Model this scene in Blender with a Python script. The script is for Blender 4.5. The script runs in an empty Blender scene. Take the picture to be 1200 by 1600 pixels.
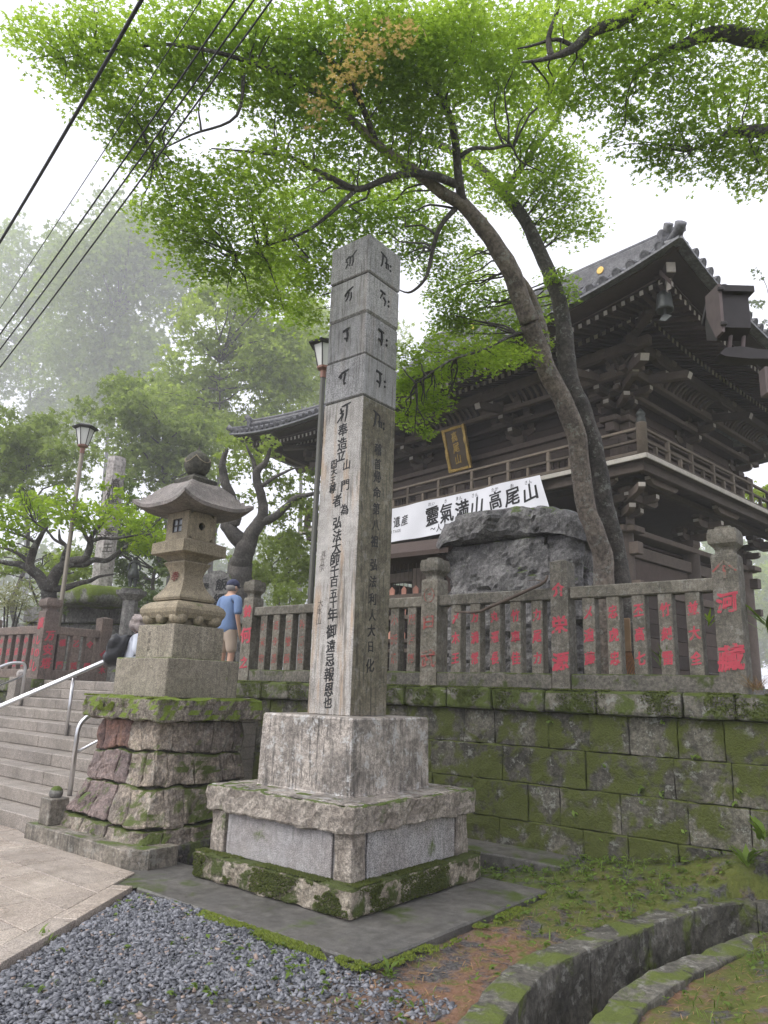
import bpy, bmesh, math, random
import numpy as np
from mathutils import Vector, Matrix, noise
R_ = math.radians
scene = bpy.context.scene
COL = scene.collection

# ------------------------------------------------------------------ camera
CAMROT = np.array([[0.78304, 0.12338, 0.60962], [0.62109, -0.20661, -0.75604], [0.03267, 0.97062, -0.23842]])
CAMPOS = np.array([0.0, 0.0, 1.55])
FPX = 1140.0
cam = bpy.data.cameras.new("camera")
cam.sensor_fit = 'VERTICAL'; cam.sensor_height = 24.0; cam.lens = 24.0 * FPX / 1600.0
cam.clip_start = 0.05; cam.clip_end = 2000
camo = bpy.data.objects.new("camera", cam); COL.objects.link(camo)
camo.matrix_world = Matrix([list(CAMROT[0]) + [0], list(CAMROT[1]) + [0], list(CAMROT[2]) + [1.55], [0, 0, 0, 1]])
scene.camera = camo

# ------------------------------------------------------------------ sky, sun, exposure (overcast, foggy mountain morning)
SUN_EL, SUN_AZ = R_(52), R_(205)      # azimuth measured clockwise from +Y
w = bpy.data.worlds.new("World"); scene.world = w; w.use_nodes = True
nt = w.node_tree; nt.nodes.clear()
sky = nt.nodes.new("ShaderNodeTexSky"); sky.sky_type = 'NISHITA'; sky.sun_disc = False
sky.sun_elevation = SUN_EL; sky.sun_rotation = SUN_AZ; sky.air_density = 1.0; sky.dust_density = 4.0; sky.ozone_density = 1.0
hs = nt.nodes.new("ShaderNodeHueSaturation"); hs.inputs["Saturation"].default_value = 0.25
mixc = nt.nodes.new("ShaderNodeMix"); mixc.data_type = 'RGBA'; mixc.inputs[0].default_value = 0.85
mixc.inputs[7].default_value = (6.0, 6.1, 6.9, 1)         # the even light of the cloud layer
bg = nt.nodes.new("ShaderNodeBackground"); bg.inputs[1].default_value = 0.1
out = nt.nodes.new("ShaderNodeOutputWorld")
nt.links.new(sky.outputs[0], hs.inputs["Color"]); nt.links.new(hs.outputs[0], mixc.inputs[6])
nt.links.new(mixc.outputs[2], bg.inputs[0]); nt.links.new(bg.outputs[0], out.inputs[0])
sun = bpy.data.lights.new("sun", 'SUN'); sun.energy = 1.5; sun.angle = R_(50); sun.color = (1.0, 0.97, 0.92)
suno = bpy.data.objects.new("sun", sun); COL.objects.link(suno)
sd = Vector((math.sin(SUN_AZ) * math.cos(SUN_EL), math.cos(SUN_AZ) * math.cos(SUN_EL), math.sin(SUN_EL)))
suno.rotation_euler = sd.to_track_quat('Z', 'Y').to_euler(); suno.location = sd * 40
vs = scene.view_settings; vs.view_transform = 'Standard'; vs.look = 'None'; vs.exposure = 1.3; vs.gamma = 1.0; vs.use_curve_mapping = False
cy = scene.cycles
cy.max_bounces = 8; cy.diffuse_bounces = 5; cy.glossy_bounces = 2; cy.transmission_bounces = 4; cy.transparent_max_bounces = 8; cy.volume_bounces = 3
cy.use_denoising = True; cy.caustics_reflective = False; cy.caustics_refractive = False
cy.use_adaptive_sampling = True; cy.adaptive_threshold = 0.02
try: cy.denoiser = 'OPENIMAGEDENOISE'
except Exception: pass

# ------------------------------------------------------------------ helpers
def ray(px, py): return CAMROT @ np.array([px - 600.0, 800.0 - py, -FPX])
def at(px, py, d):            # a point seen at that place of the photograph, d metres deep
    return Vector(CAMPOS + ray(px, py) * (d / FPX))
def atY(px, py, y):
    r = ray(px, py); return Vector(CAMPOS + r * (y / r[1]))
def atX(px, py, x):
    r = ray(px, py); return Vector(CAMPOS + r * (x / r[0]))
def atZ(px, py, z):
    r = ray(px, py); return Vector(CAMPOS + r * ((z - 1.55) / r[2]))

def tag(o, label=None, cat=None, group=None, kind=None):
    if label: o["label"] = label
    if cat: o["category"] = cat
    if group: o["group"] = group
    if kind: o["kind"] = kind
    return o

def empty(name, loc, label, cat, group=None, rz=0.0):
    o = bpy.data.objects.new(name, None); o.empty_display_size = 0.2
    o.location = loc; o.rotation_euler = (0, 0, rz); COL.objects.link(o)
    return tag(o, label, cat, group)

class MB:
    """collects shapes, then becomes one mesh"""
    def __init__(s): s.v = []; s.f = []
    def add(s, vs, fs):
        b = len(s.v); s.v.extend([tuple(p) for p in vs]); s.f.extend([tuple(i + b for i in f) for f in fs]); return s
    def box(s, x0, x1, y0, y1, z0, z1):
        v = [(x0,y0,z0),(x1,y0,z0),(x1,y1,z0),(x0,y1,z0),(x0,y0,z1),(x1,y0,z1),(x1,y1,z1),(x0,y1,z1)]
        return s.add(v, [(0,3,2,1),(4,5,6,7),(0,1,5,4),(1,2,6,5),(2,3,7,6),(3,0,4,7)])
    def cbox(s, x0, x1, y0, y1, z0, z1, b=0.01):
        """box with chamfered edges"""
        c = ((x0+x1)/2, (y0+y1)/2, (z0+z1)/2); h = ((x1-x0)/2, (y1-y0)/2, (z1-z0)/2)
        b = min(b, min(h) * 0.9)
        idx = {}; vs = []
        for sx in (-1, 1):
            for sy in (-1, 1):
                for sz in (-1, 1):
                    for a in range(3):
                        sg = (sx, sy, sz)
                        p = [c[k] + sg[k] * (h[k] - (0 if k == a else b)) for k in range(3)]
                        idx[(sg, a)] = len(vs); vs.append(p)
        fs = []
        def put(keys):
            f = [idx[k] for k in keys]
            p = [Vector(vs[i]) for i in f]
            n = (p[1]-p[0]).cross(p[2]-p[1]); m = sum(p, Vector()) / len(p) - Vector(c)
            fs.append(f if n.dot(m) > 0 else f[::-1])
        for a in range(3):
            o1, o2 = [k for k in range(3) if k != a]
            for sg in (-1, 1):
                def mk(s1, s2):
                    t = [0,0,0]; t[a] = sg; t[o1] = s1; t[o2] = s2; return tuple(t)
                put([(mk(-1,-1),a),(mk(1,-1),a),(mk(1,1),a),(mk(-1,1),a)])
        for a in range(3):          # edges parallel to axis a
            o1, o2 = [k for k in range(3) if k != a]
            for s1 in (-1, 1):
                for s2 in (-1, 1):
                    def mk(sa):
                        t = [0,0,0]; t[a] = sa; t[o1] = s1; t[o2] = s2; return tuple(t)
                    put([(mk(-1),o1),(mk(1),o1),(mk(1),o2),(mk(-1),o2)])
        for sx in (-1, 1):
            for sy in (-1, 1):
                for sz in (-1, 1):
                    put([((sx,sy,sz),0),((sx,sy,sz),1),((sx,sy,sz),2)])
        return s.add(vs, fs)
    def frust(s, cx, cy, levels, cap=True):
        """stack of squares: levels = [(half_x, half_y, z)] or (half, z)"""
        vs = []
        for L in levels:
            hx, hy, z = L if len(L) == 3 else (L[0], L[0], L[1])
            vs += [(cx-hx,cy-hy,z),(cx+hx,cy-hy,z),(cx+hx,cy+hy,z),(cx-hx,cy+hy,z)]
        n = len(levels); fs = []
        for i in range(n - 1):
            for k in range(4):
                a, b = i*4 + k, i*4 + (k+1) % 4
                fs.append((a, b, b+4, a+4))
        if cap: fs.append((3,2,1,0)); t = (n-1)*4; fs.append((t,t+1,t+2,t+3))
        return s.add(vs, fs)
    def lathe(s, cx, cy, prof, n=16, squash=1.0):
        vs = []; fs = []
        for r, z in prof:
            for k in range(n):
                a = 2*math.pi*k/n; vs.append((cx + r*math.cos(a), cy + r*squash*math.sin(a), z))
        for i in range(len(prof)-1):
            for k in range(n):
                a, b = i*n+k, i*n+(k+1) % n; fs.append((a, b, b+n, a+n))
        fs.append(tuple(range(n-1,-1,-1))); t = (len(prof)-1)*n; fs.append(tuple(range(t, t+n)))
        return s.add(vs, fs)
    def tube(s, path, rad, n=8, cap=True):
        P = [Vector(p) for p in path]; m = len(P)
        if not hasattr(rad, '__len__'): rad = [rad]*m
        vs = []; fs = []
        t0 = (P[1]-P[0]).normalized()
        up = Vector((0,0,1)) if abs(t0.z) < 0.9 else Vector((1,0,0))
        nx = t0.cross(up).normalized()
        for i in range(m):
            t = ((P[min(i+1,m-1)] - P[max(i-1,0)])).normalized()
            nx = (nx - t*nx.dot(t)).normalized(); ny = t.cross(nx)
            for k in range(n):
                a = 2*math.pi*k/n
                vs.append(P[i] + (nx*math.cos(a) + ny*math.sin(a))*rad[i])
        for i in range(m-1):
            for k in range(n):
                a, b = i*n+k, i*n+(k+1) % n; fs.append((a, b, b+n, a+n))
        if cap: fs.append(tuple(range(n-1,-1,-1))); t = (m-1)*n; fs.append(tuple(range(t, t+n)))
        return s.add(vs, fs)
    def prism(s, poly, axis, a0, a1):
        """2-D polygon swept along axis 0/1/2 from a0 to a1 (poly in the two other axes, in order)"""
        n = len(poly); vs = []
        for a in (a0, a1):
            for p in poly:
                q = [p[0], p[1]]; q.insert(axis, a); vs.append(q)
        fs = [tuple(range(n)), tuple(range(2*n-1, n-1, -1))]
        for k in range(n): fs.append((k, k+n, (k+1) % n + n, (k+1) % n))
        return s.add(vs, fs)
    def mesh(s, name, smooth=False, fix=True):
        me = bpy.data.meshes.new(name); me.from_pydata([tuple(v) for v in s.v], [], s.f); me.update()
        if fix:
            bm = bmesh.new(); bm.from_mesh(me); bmesh.ops.recalc_face_normals(bm, faces=bm.faces); bm.to_mesh(me); bm.free()
        if smooth: me.shade_smooth()
        return me
    def build(s, name, mat, parent=None, smooth=False, local=False, fix=True):
        return link(name, s.mesh(name, smooth, fix), mat, parent, local)

def link(name, me, mat, parent=None, local=False, loc=None, rot=None, scale=None):
    o = bpy.data.objects.new(name, me)
    if mat is not None and not me.materials: me.materials.append(mat)
    COL.objects.link(o)
    if loc is not None: o.location = loc
    if rot is not None: o.rotation_euler = rot
    if scale is not None: o.scale = scale if hasattr(scale, '__len__') else (scale,)*3
    if parent is not None: child(o, parent, local)
    return o

def child(o, parent, local=False):
    o.parent = parent
    if not local:                                   # built in world coordinates
        t = Vector(parent.location) if parent.parent is None else Vector((0,0,0))
        o.matrix_parent_inverse = Matrix.Translation(-t)
    return o

def fbm(p, sc, o=3): return noise.fractal(Vector(p)*sc, 1.0, 2.0, o)

def rough(x0, x1, y0, y1, z0, z1, cell=0.1, r=0.02, amp=0.01, seed=0.0, fn=None, fsc=6.0):
    """hewn block: rounded box of a grid, dented by noise; fn(p) may bend it afterwards"""
    L = [(x0,x1),(y0,y1),(z0,z1)]; cs = []
    for a, b in L:
        rr = min(r, (b-a)*0.3); n = max(1, int(round((b-a-2*rr)/cell)))
        cs.append([a] + [a+rr + (b-a-2*rr)*k/n for k in range(n+1)] + [b])
    idx = {}; vs = []; fs = []
    N = [len(c) for c in cs]
    def vid(i, j, k):
        key = (i, j, k)
        if key not in idx:
            p = Vector((cs[0][i], cs[1][j], cs[2][k])); q = Vector([min(max(p[t], L[t][0]+min(r,(L[t][1]-L[t][0])*0.3)), L[t][1]-min(r,(L[t][1]-L[t][0])*0.3)) for t in range(3)])
            d = p - q
            if d.length > 1e-9: p = q + d.normalized()*max(abs(c) for c in d)
            nv = d.normalized() if d.length > 1e-9 else Vector((0,0,0))
            s_ = Vector((seed*7.3, seed*3.1, seed*5.7))
            p = p + nv * amp * noise.fractal((p + s_)*fsc, 1.0, 2.0, 4)
            if fn: p = Vector(fn(p))
            idx[key] = len(vs); vs.append(p)
        return idx[key]
    for ax in range(3):
        o1, o2 = [k for k in range(3) if k != ax]
        for side in (0, N[ax]-1):
            for a in range(N[o1]-1):
                for b in range(N[o2]-1):
                    def K(u, v_):
                        t = [0,0,0]; t[ax] = side; t[o1] = u; t[o2] = v_; return vid(*t)
                    fs.append((K(a,b),K(a+1,b),K(a+1,b+1),K(a,b+1)))
    m = MB(); m.add(vs, fs); return m

# ------------------------------------------------------------------ materials
def newmat(name):
    m = bpy.data.materials.new(name); m.use_nodes = True; t = m.node_tree
    b = t.nodes["Principled BSDF"]; return m, t, b
def nd(t, typ, **kw):
    n = t.nodes.new(typ)
    for k, v in kw.items():
        if k.startswith('i_'):
            key = k[2:]; key = int(key) if key.isdigit() else key.replace('_', ' ')
            n.inputs[key].default_value = v
        else: setattr(n, k, v)
    return n
def mixrgb(t, fac, a, b, mode='MIX'):
    n = t.nodes.new("ShaderNodeMix"); n.data_type = 'RGBA'; n.blend_type = mode
    for sock, val in ((n.inputs[0], fac), (n.inputs[6], a), (n.inputs[7], b)):
        if hasattr(val, 'links'): t.links.new(val, sock)
        else: sock.default_value = val if not hasattr(val, '__len__') else (tuple(val) + (1,))[:4]
    return n.outputs[2]
def math_(t, op, a, b=None, c=None, clamp=False):
    n = t.nodes.new("ShaderNodeMath"); n.operation = op; n.use_clamp = clamp
    for k, val in enumerate((a, b, c)):
        if val is None: continue
        if hasattr(val, 'links'): t.links.new(val, n.inputs[k])
        else: n.inputs[k].default_value = val
    return n.outputs[0]
def ramp(t, fac, lo, hi):
    n = t.nodes.new("ShaderNodeMapRange"); n.interpolation_type = 'SMOOTHSTEP'
    t.links.new(fac, n.inputs[0]); n.inputs[1].default_value = lo; n.inputs[2].default_value = hi
    return n.outputs[0]
def posn(t): return t.nodes.new("ShaderNodeNewGeometry")
def scaled(t, vec, s):
    n = t.nodes.new("ShaderNodeVectorMath"); n.operation = 'MULTIPLY'; t.links.new(vec, n.inputs[0]); n.inputs[1].default_value = s; return n.outputs[0]
def noise_(t, vec, sc, detail=4, rough_=0.55, dist=0.0):
    n = t.nodes.new("ShaderNodeTexNoise"); n.inputs["Scale"].default_value = sc; n.inputs["Detail"].default_value = detail
    n.inputs["Roughness"].default_value = rough_; n.inputs["Distortion"].default_value = dist
    t.links.new(vec, n.inputs["Vector"]); return n.outputs["Fac"]

def stone(name, c1, c2, sc=3.0, speck=0.0, speck_sc=160, streak=0.0, streakc=(0.03,0.03,0.028), moss=0.0, mossc=(0.07,0.10,0.018),
          mossup=0.6, mosssc=4.0, lichen=0.0, lichenc=(0.42,0.42,0.38), rust=0.0, rough_=0.8, bump=0.3, bump_sc=40, rand=0.12, wet=0.0, mott=0.85):
    m, t, b = newmat(name); L = t.links.new
    g = posn(t); P = g.outputs["Position"]
    oi = t.nodes.new("ShaderNodeObjectInfo")
    big = noise_(t, P, sc, 5, 0.6, 0.4)
    col = mixrgb(t, ramp(t, big, 0.35, 0.65), c1, c2)
    fine = noise_(t, P, sc*7, 4, 0.65)
    col = mixrgb(t, mott, col, mixrgb(t, ramp(t, fine, 0.25, 0.75), (0.42,0.42,0.42), (1.5,1.5,1.5)), 'MULTIPLY')
    if speck:
        sp = noise_(t, P, speck_sc, 2, 0.7)
        col = mixrgb(t, speck, col, mixrgb(t, ramp(t, sp, 0.38, 0.62), (0.25,0.25,0.26), (1.6,1.58,1.55)), 'MULTIPLY')
    if rust:
        rs = noise_(t, scaled(t, P, (5.0,5.0,0.6)), 2.2, 4, 0.6)
        col = mixrgb(t, math_(t, 'MULTIPLY', ramp(t, rs, 0.5, 0.72), rust), col, (0.40,0.23,0.09))
    if streak:
        st = noise_(t, scaled(t, P, (38,38,2.4)), 1.0, 5, 0.65, 0.3)
        st2 = noise_(t, P, 1.7, 3)
        f = math_(t, 'MULTIPLY', ramp(t, st, 0.47, 0.66), math_(t, 'MULTIPLY', ramp(t, st2, 0.3, 0.6), streak))
        col = mixrgb(t, f, col, streakc)
    if rand:
        col = mixrgb(t, 1.0, col, mixrgb(t, oi.outputs["Random"], (1-rand*1.3,1-rand*1.3,1-rand*1.2), (1+rand,1+rand*0.95,1+rand*0.85)), 'MULTIPLY')
    if lichen:
        li = noise_(t, P, 9, 5, 0.7); li2 = noise_(t, P, 45, 3, 0.7)
        f = math_(t, 'MULTIPLY', ramp(t, math_(t, 'ADD', li, math_(t, 'MULTIPLY', li2, 0.35)), 0.72, 0.82), lichen)
        col = mixrgb(t, f, col, lichenc)
    ro = rough_
    hgt = noise_(t, P, bump_sc, 5, 0.65)
    hsum = hgt
    if moss:
        sepn = t.nodes.new("ShaderNodeSeparateXYZ"); L(g.outputs["Normal"], sepn.inputs[0])
        mn = noise_(t, P, mosssc, 6, 0.62, 0.3)
        up = math_(t, 'MULTIPLY', math_(t, 'MAXIMUM', sepn.outputs["Z"], 0.0), mossup)
        mm = math_(t, 'ADD', mn, math_(t, 'ADD', up, moss))
        mf = ramp(t, mm, 0.5, 0.62)
        mcn = noise_(t, P, 60, 3, 0.7)
        mc = mixrgb(t, mcn, tuple(c*0.45 for c in mossc), tuple(c*1.7 for c in mossc))
        col = mixrgb(t, mf, col, mc)
        hsum = math_(t, 'ADD', hgt, math_(t, 'MULTIPLY', math_(t, 'MULTIPLY', mf, math_(t, 'ADD', mcn, 0.3)), 0.8))
    bp = t.nodes.new("ShaderNodeBump"); bp.inputs["Strength"].default_value = bump; bp.inputs["Distance"].default_value = 0.02
    L(hsum, bp.inputs["Height"]); L(bp.outputs[0], b.inputs["Normal"])
    L(col, b.inputs["Base Color"])
    if wet:
        wn = noise_(t, P, 2.3, 3)
        L(math_(t, 'SUBTRACT', ro, math_(t, 'MULTIPLY', ramp(t, wn, 0.4, 0.6), wet), clamp=True), b.inputs["Roughness"])
    else: b.inputs["Roughness"].default_value = ro
    b.inputs["Specular IOR Level"].default_value = 0.35
    return m

def plain(name, c, rough_=0.6, metal=0.0, var=0.15, sc=8.0, bump=0.0, bump_sc=60, rand=0.0, stretch=None, spec=0.4):
    m, t, b = newmat(name); L = t.links.new; g = posn(t)
    vec = g.outputs["Position"]
    if stretch: vec = scaled(t, vec, stretch)
    n = noise_(t, vec, sc, 5, 0.6)
    col = mixrgb(t, n, tuple(x*(1-var*1.6) for x in c), tuple(x*(1+var*1.6) for x in c))
    if rand:
        oi = t.nodes.new("ShaderNodeObjectInfo")
        col = mixrgb(t, 1.0, col, mixrgb(t, oi.outputs["Random"], (1-rand,)*3, (1+rand,)*3), 'MULTIPLY')
    L(col, b.inputs["Base Color"]); b.inputs["Roughness"].default_value = rough_; b.inputs["Metallic"].default_value = metal
    b.inputs["Specular IOR Level"].default_value = spec
    if bump:
        bp = t.nodes.new("ShaderNodeBump"); bp.inputs["Strength"].default_value = bump; bp.inputs["Distance"].default_value = 0.01
        L(noise_(t, vec, bump_sc, 4, 0.6), bp.inputs["Height"]); L(bp.outputs[0], b.inputs["Normal"])
    return m

def leafmat(name, c1, c2, trans=0.5, rough_=0.55):
    """leaf colour varies leaf by leaf; light shines through"""
    m = bpy.data.materials.new(name); m.use_nodes = True; t = m.node_tree; t.nodes.clear(); L = t.links.new
    g = posn(t)
    big = noise_(t, g.outputs["Position"], 0.9, 2)
    f = math_(t, 'ADD', math_(t, 'MULTIPLY', g.outputs["Random Per Island"], 0.7), math_(t, 'MULTIPLY', ramp(t, big, 0.35, 0.65), 0.3))
    col = mixrgb(t, f, c1, c2)
    d = t.nodes.new("ShaderNodeBsdfPrincipled"); L(col, d.inputs["Base Color"]); d.inputs["Roughness"].default_value = rough_; d.inputs["Specular IOR Level"].default_value = 0.25
    tr = t.nodes.new("ShaderNodeBsdfTranslucent"); L(mixrgb(t, 1.0, col, (1.15,1.22,0.75), 'MULTIPLY'), tr.inputs[0])
    mx = t.nodes.new("ShaderNodeMixShader"); mx.inputs[0].default_value = trans
    L(d.outputs[0], mx.inputs[1]); L(tr.outputs[0], mx.inputs[2])
    o = t.nodes.new("ShaderNodeOutputMaterial"); L(mx.outputs[0], o.inputs[0])
    return m

M = {}
M['granite'] = stone('granite', (0.45,0.435,0.415), (0.34,0.325,0.305), 2.0, speck=0.8, streak=0.75, streakc=(0.07,0.062,0.048), rust=0.5, rough_=0.6, bump=0.15, rand=0.1, mott=0.3)
M['granite_algae_shade'] = stone('granite_algae_shade', (0.185,0.167,0.12), (0.115,0.103,0.07), 2.5, speck=0.5, streak=0.75, streakc=(0.03,0.03,0.022), moss=-0.14, mossup=0, mossc=(0.055,0.055,0.02), lichen=0.35, lichenc=(0.30,0.29,0.26), rough_=0.75, bump=0.2, rand=0, mott=0.6)
M['granite_top'] = stone('granite_pale', (0.40,0.395,0.39), (0.30,0.30,0.295), 2.0, speck=0.75, streak=0.6, streakc=(0.06,0.055,0.04), rust=0.12, rough_=0.6, bump=0.12, rand=0.1, mott=0.3)
M['granite_wet'] = stone('granite_stained', (0.40,0.36,0.32), (0.20,0.18,0.16), 3.0, speck=0.6, streak=0.8, rough_=0.45, bump=0.3, lichen=0.7, lichenc=(0.5,0.5,0.49), rand=0.05, wet=0.2)
M['granite_hewn'] = stone('granite_hewn', (0.38,0.34,0.29), (0.22,0.19,0.16), 5.0, speck=0.5, streak=0.3, moss=-0.12, mossup=0.28, rough_=0.7, bump=0.9, bump_sc=28, rand=0.05, wet=0.2)
M['granite_panel'] = stone('granite_panel', (0.36,0.35,0.35), (0.30,0.28,0.27), 3.0, speck=0.75, streak=0.3, moss=-0.1, mossup=0.0, rough_=0.65, bump=0.15, rand=0.0, mott=0.4)
M['granite_mossy'] = stone('granite_mossy', (0.36,0.32,0.26), (0.2,0.17,0.13), 5.0, speck=0.4, moss=0.02, mossup=0.3, mosssc=7, mossc=(0.055,0.07,0.016), rough_=0.8, bump=0.9, bump_sc=28, rand=0.05)
M['wallstone'] = stone('wall_stone', (0.125,0.118,0.095), (0.052,0.05,0.04), 4.5, speck=0.25, speck_sc=90, streak=0.5, moss=0.05, mossup=0.25, mosssc=3.4, mossc=(0.064,0.076,0.016), lichen=0.55, lichenc=(0.30,0.31,0.27), rough_=0.85, bump=0.55, bump_sc=30, rand=0.28)
M['coping'] = stone('coping_stone', (0.17,0.16,0.13), (0.09,0.085,0.07), 3.5, speck=0.25, streak=0.5, moss=0.04, mossup=0.4, mosssc=5, mossc=(0.065,0.085,0.018), lichen=0.5, lichenc=(0.33,0.34,0.31), rough_=0.85, bump=0.5, rand=0.12)
M['fence'] = stone('fence_stone', (0.195,0.178,0.145), (0.125,0.115,0.09), 4.0, speck=0.3, speck_sc=120, streak=0.35, moss=-0.16, mossup=0.06, mossc=(0.10,0.10,0.035), lichen=0.25, rough_=0.8, bump=0.25, rand=0.14, mott=0.6)
M['fence_warm'] = stone('fence_stone_warm', (0.20,0.155,0.13), (0.15,0.118,0.10), 4.0, speck=0.3, speck_sc=120, streak=0.3, moss=-0.2, mossup=0.1, rough_=0.8, bump=0.25, rand=0.14, mott=0.6)
M['sill'] = stone('sill_stone', (0.17,0.155,0.13), (0.10,0.095,0.08), 4.0, speck=0.25, moss=-0.04, mossup=0.3, mosssc=6, mossc=(0.05,0.065,0.016), rough_=0.85, bump=0.35, rand=0.1)
M['lantern'] = stone('lantern_stone', (0.31,0.265,0.185), (0.235,0.20,0.14), 3.5, speck=0.4, speck_sc=110, streak=0.2, moss=-0.25, mossup=0.12, rough_=0.8, bump=0.3, rand=0.06, mott=0.35)
M['lantern_roof'] = stone('lantern_roof_stone', (0.22,0.195,0.18), (0.15,0.135,0.125), 4.0, speck=0.4, speck_sc=110, streak=0.1, lichen=0.2, rough_=0.7, bump=0.3, rand=0.03, mott=0.4)
M['lantern_dark'] = stone('lantern_jewel_stone', (0.10,0.095,0.075), (0.045,0.043,0.035), 5.0, speck=0.3, moss=-0.2, mossup=0.25, rough_=0.8, bump=0.3, rand=0.0)
M['tier'] = stone('lantern_tier_stone', (0.30,0.27,0.215), (0.23,0.205,0.16), 3.0, speck=0.5, speck_sc=110, streak=0.28, moss=-0.17, mossup=0.3, mossc=(0.10,0.14,0.02), rough_=0.8, bump=0.3, rand=0.08, mott=0.45)
M['plinth'] = stone('plinth_stone', (0.30,0.255,0.205), (0.175,0.15,0.125), 4.0, speck=0.35, speck_sc=70, streak=0.55, moss=-0.1, mossup=0.3, mosssc=3.2, mossc=(0.065,0.085,0.016), lichen=0.25, rough_=0.75, bump=0.8, bump_sc=22, rand=0.22)
M['plinth_red'] = stone('plinth_red_stone', (0.20,0.11,0.085), (0.10,0.062,0.055), 4.0, speck=0.35, speck_sc=70, streak=0.4, moss=-0.2, mossup=0.3, rust=0.3, rough_=0.65, bump=0.7, bump_sc=22, rand=0.15)
M['plinth_purple'] = stone('plinth_purple_stone', (0.215,0.165,0.15), (0.125,0.095,0.09), 4.0, speck=0.35, speck_sc=70, streak=0.3, moss=-0.14, mossup=0.3, rough_=0.65, bump=0.7, bump_sc=22, rand=0.15)
M['plinth_cap'] = stone('plinth_cap_stone', (0.25,0.22,0.18), (0.13,0.115,0.095), 5.0, speck=0.35, speck_sc=70, streak=0.4, moss=-0.03, mossup=0.5, mosssc=3.0, mossc=(0.115,0.16,0.018), rough_=0.8, bump=0.9, bump_sc=22, rand=0.0)
M['step'] = stone('step_stone', (0.285,0.255,0.225), (0.215,0.193,0.168), 2.5, speck=0.45, speck_sc=120, streak=0.12, rough_=0.7, bump=0.15, rand=0.07, wet=0.15, mott=0.3)
M['paving'] = stone('paving_stone', (0.40,0.35,0.30), (0.31,0.265,0.225), 1.6, speck=0.55, speck_sc=110, rough_=0.55, bump=0.12, rand=0.09, wet=0.3, mott=0.22)
M['kerb'] = stone('kerb_stone', (0.24,0.215,0.18), (0.115,0.105,0.085), 4.0, speck=0.35, streak=0.8, lichen=0.3, moss=-0.2, mossup=0.2, rough_=0.6, bump=0.25, rand=0.1, wet=0.2)
M['slab'] = stone('concrete_slab', (0.115,0.11,0.10), (0.085,0.082,0.076), 2.0, speck=0.35, streak=0.0, moss=-0.13, mossup=0.1, mosssc=2.2, mossc=(0.055,0.075,0.02), lichen=0.25, lichenc=(.2,.19,.18), rough_=0.7, bump=0.15, rand=0.0, wet=0.25, mott=0.5)
M['drain'] = stone('drain_concrete', (0.12,0.113,0.095), (0.06,0.057,0.048), 3.5, speck=0.2, streak=0.4, moss=-0.05, mossup=0.08, mosssc=3.2, mossc=(0.075,0.095,0.018), lichen=0.3, rough_=0.8, bump=0.6, bump_sc=18, rand=0.1)
M['boulder'] = stone('boulder_stone', (0.185,0.178,0.175), (0.085,0.082,0.083), 2.6, speck=0.3, speck_sc=60, streak=0.55, moss=-0.2, mossup=0.25, lichen=0.3, lichenc=(.27,.27,.25), rough_=0.75, bump=1.0, bump_sc=9, rand=0.0)
M['rock'] = stone('rock', (0.17,0.155,0.125), (0.085,0.08,0.065), 3.0, speck=0.2, moss=0.01, mossup=0.35, mossc=(0.07,0.09,0.018), lichen=0.3, rough_=0.85, bump=0.9, bump_sc=14, rand=0.15)
M['moss_rock'] = stone('mossy_rock', (0.20,0.20,0.17), (0.12,0.12,0.10), 3.0, moss=0.02, mossup=0.40, mosssc=1.8, mossc=(0.11,0.15,0.02), rough_=0.9, bump=0.8, bump_sc=14, rand=0.0)
M['old_stone'] = stone('old_stone', (0.20,0.195,0.18), (0.12,0.115,0.11), 3.0, streak=0.3, lichen=0.2, moss=-0.15, rough_=0.85, bump=0.4, rand=0.1)
M['pale_stone'] = stone('pale_stone', (0.40,0.37,0.35), (0.29,0.265,0.25), 2.0, speck=0.3, streak=0.3, streakc=(0.16,0.13,0.11), lichen=0.5, rough_=0.8, bump=0.3, rand=0.05)
M['black_ink'] = plain('black_ink', (0.012,0.012,0.012), 0.6, var=0.3)
M['faded_ink'] = plain('faded_ink', (0.07,0.06,0.05), 0.7, var=0.3)
def worn_paint(name, c, under, wear):
    m, t, b = newmat(name); P = posn(t).outputs["Position"]
    n = noise_(t, P, 26, 5, .7); n2 = noise_(t, P, 7, 3)
    f = ramp(t, math_(t, 'ADD', n, math_(t, 'MULTIPLY', n2, .4)), wear, wear+.1)
    t.links.new(mixrgb(t, f, mixrgb(t, n2, tuple(x*.7 for x in c), tuple(x*1.25 for x in c)), under), b.inputs["Base Color"]); b.inputs["Roughness"].default_value = .7
    return m
M['red_ink'] = worn_paint('red_paint', (0.44,0.05,0.075), (0.15,0.12,0.10), .755)
M['red_worn'] = worn_paint('worn_red_paint', (0.30,0.065,0.055), (0.15,0.13,0.10), .66)
M['dark_red'] = plain('dark_red_paint', (0.12,0.022,0.018), 0.7, var=0.3, sc=60)
M['steel'] = plain('stainless_steel', (0.62,0.62,0.63), 0.28, 1.0, var=0.05)

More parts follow.
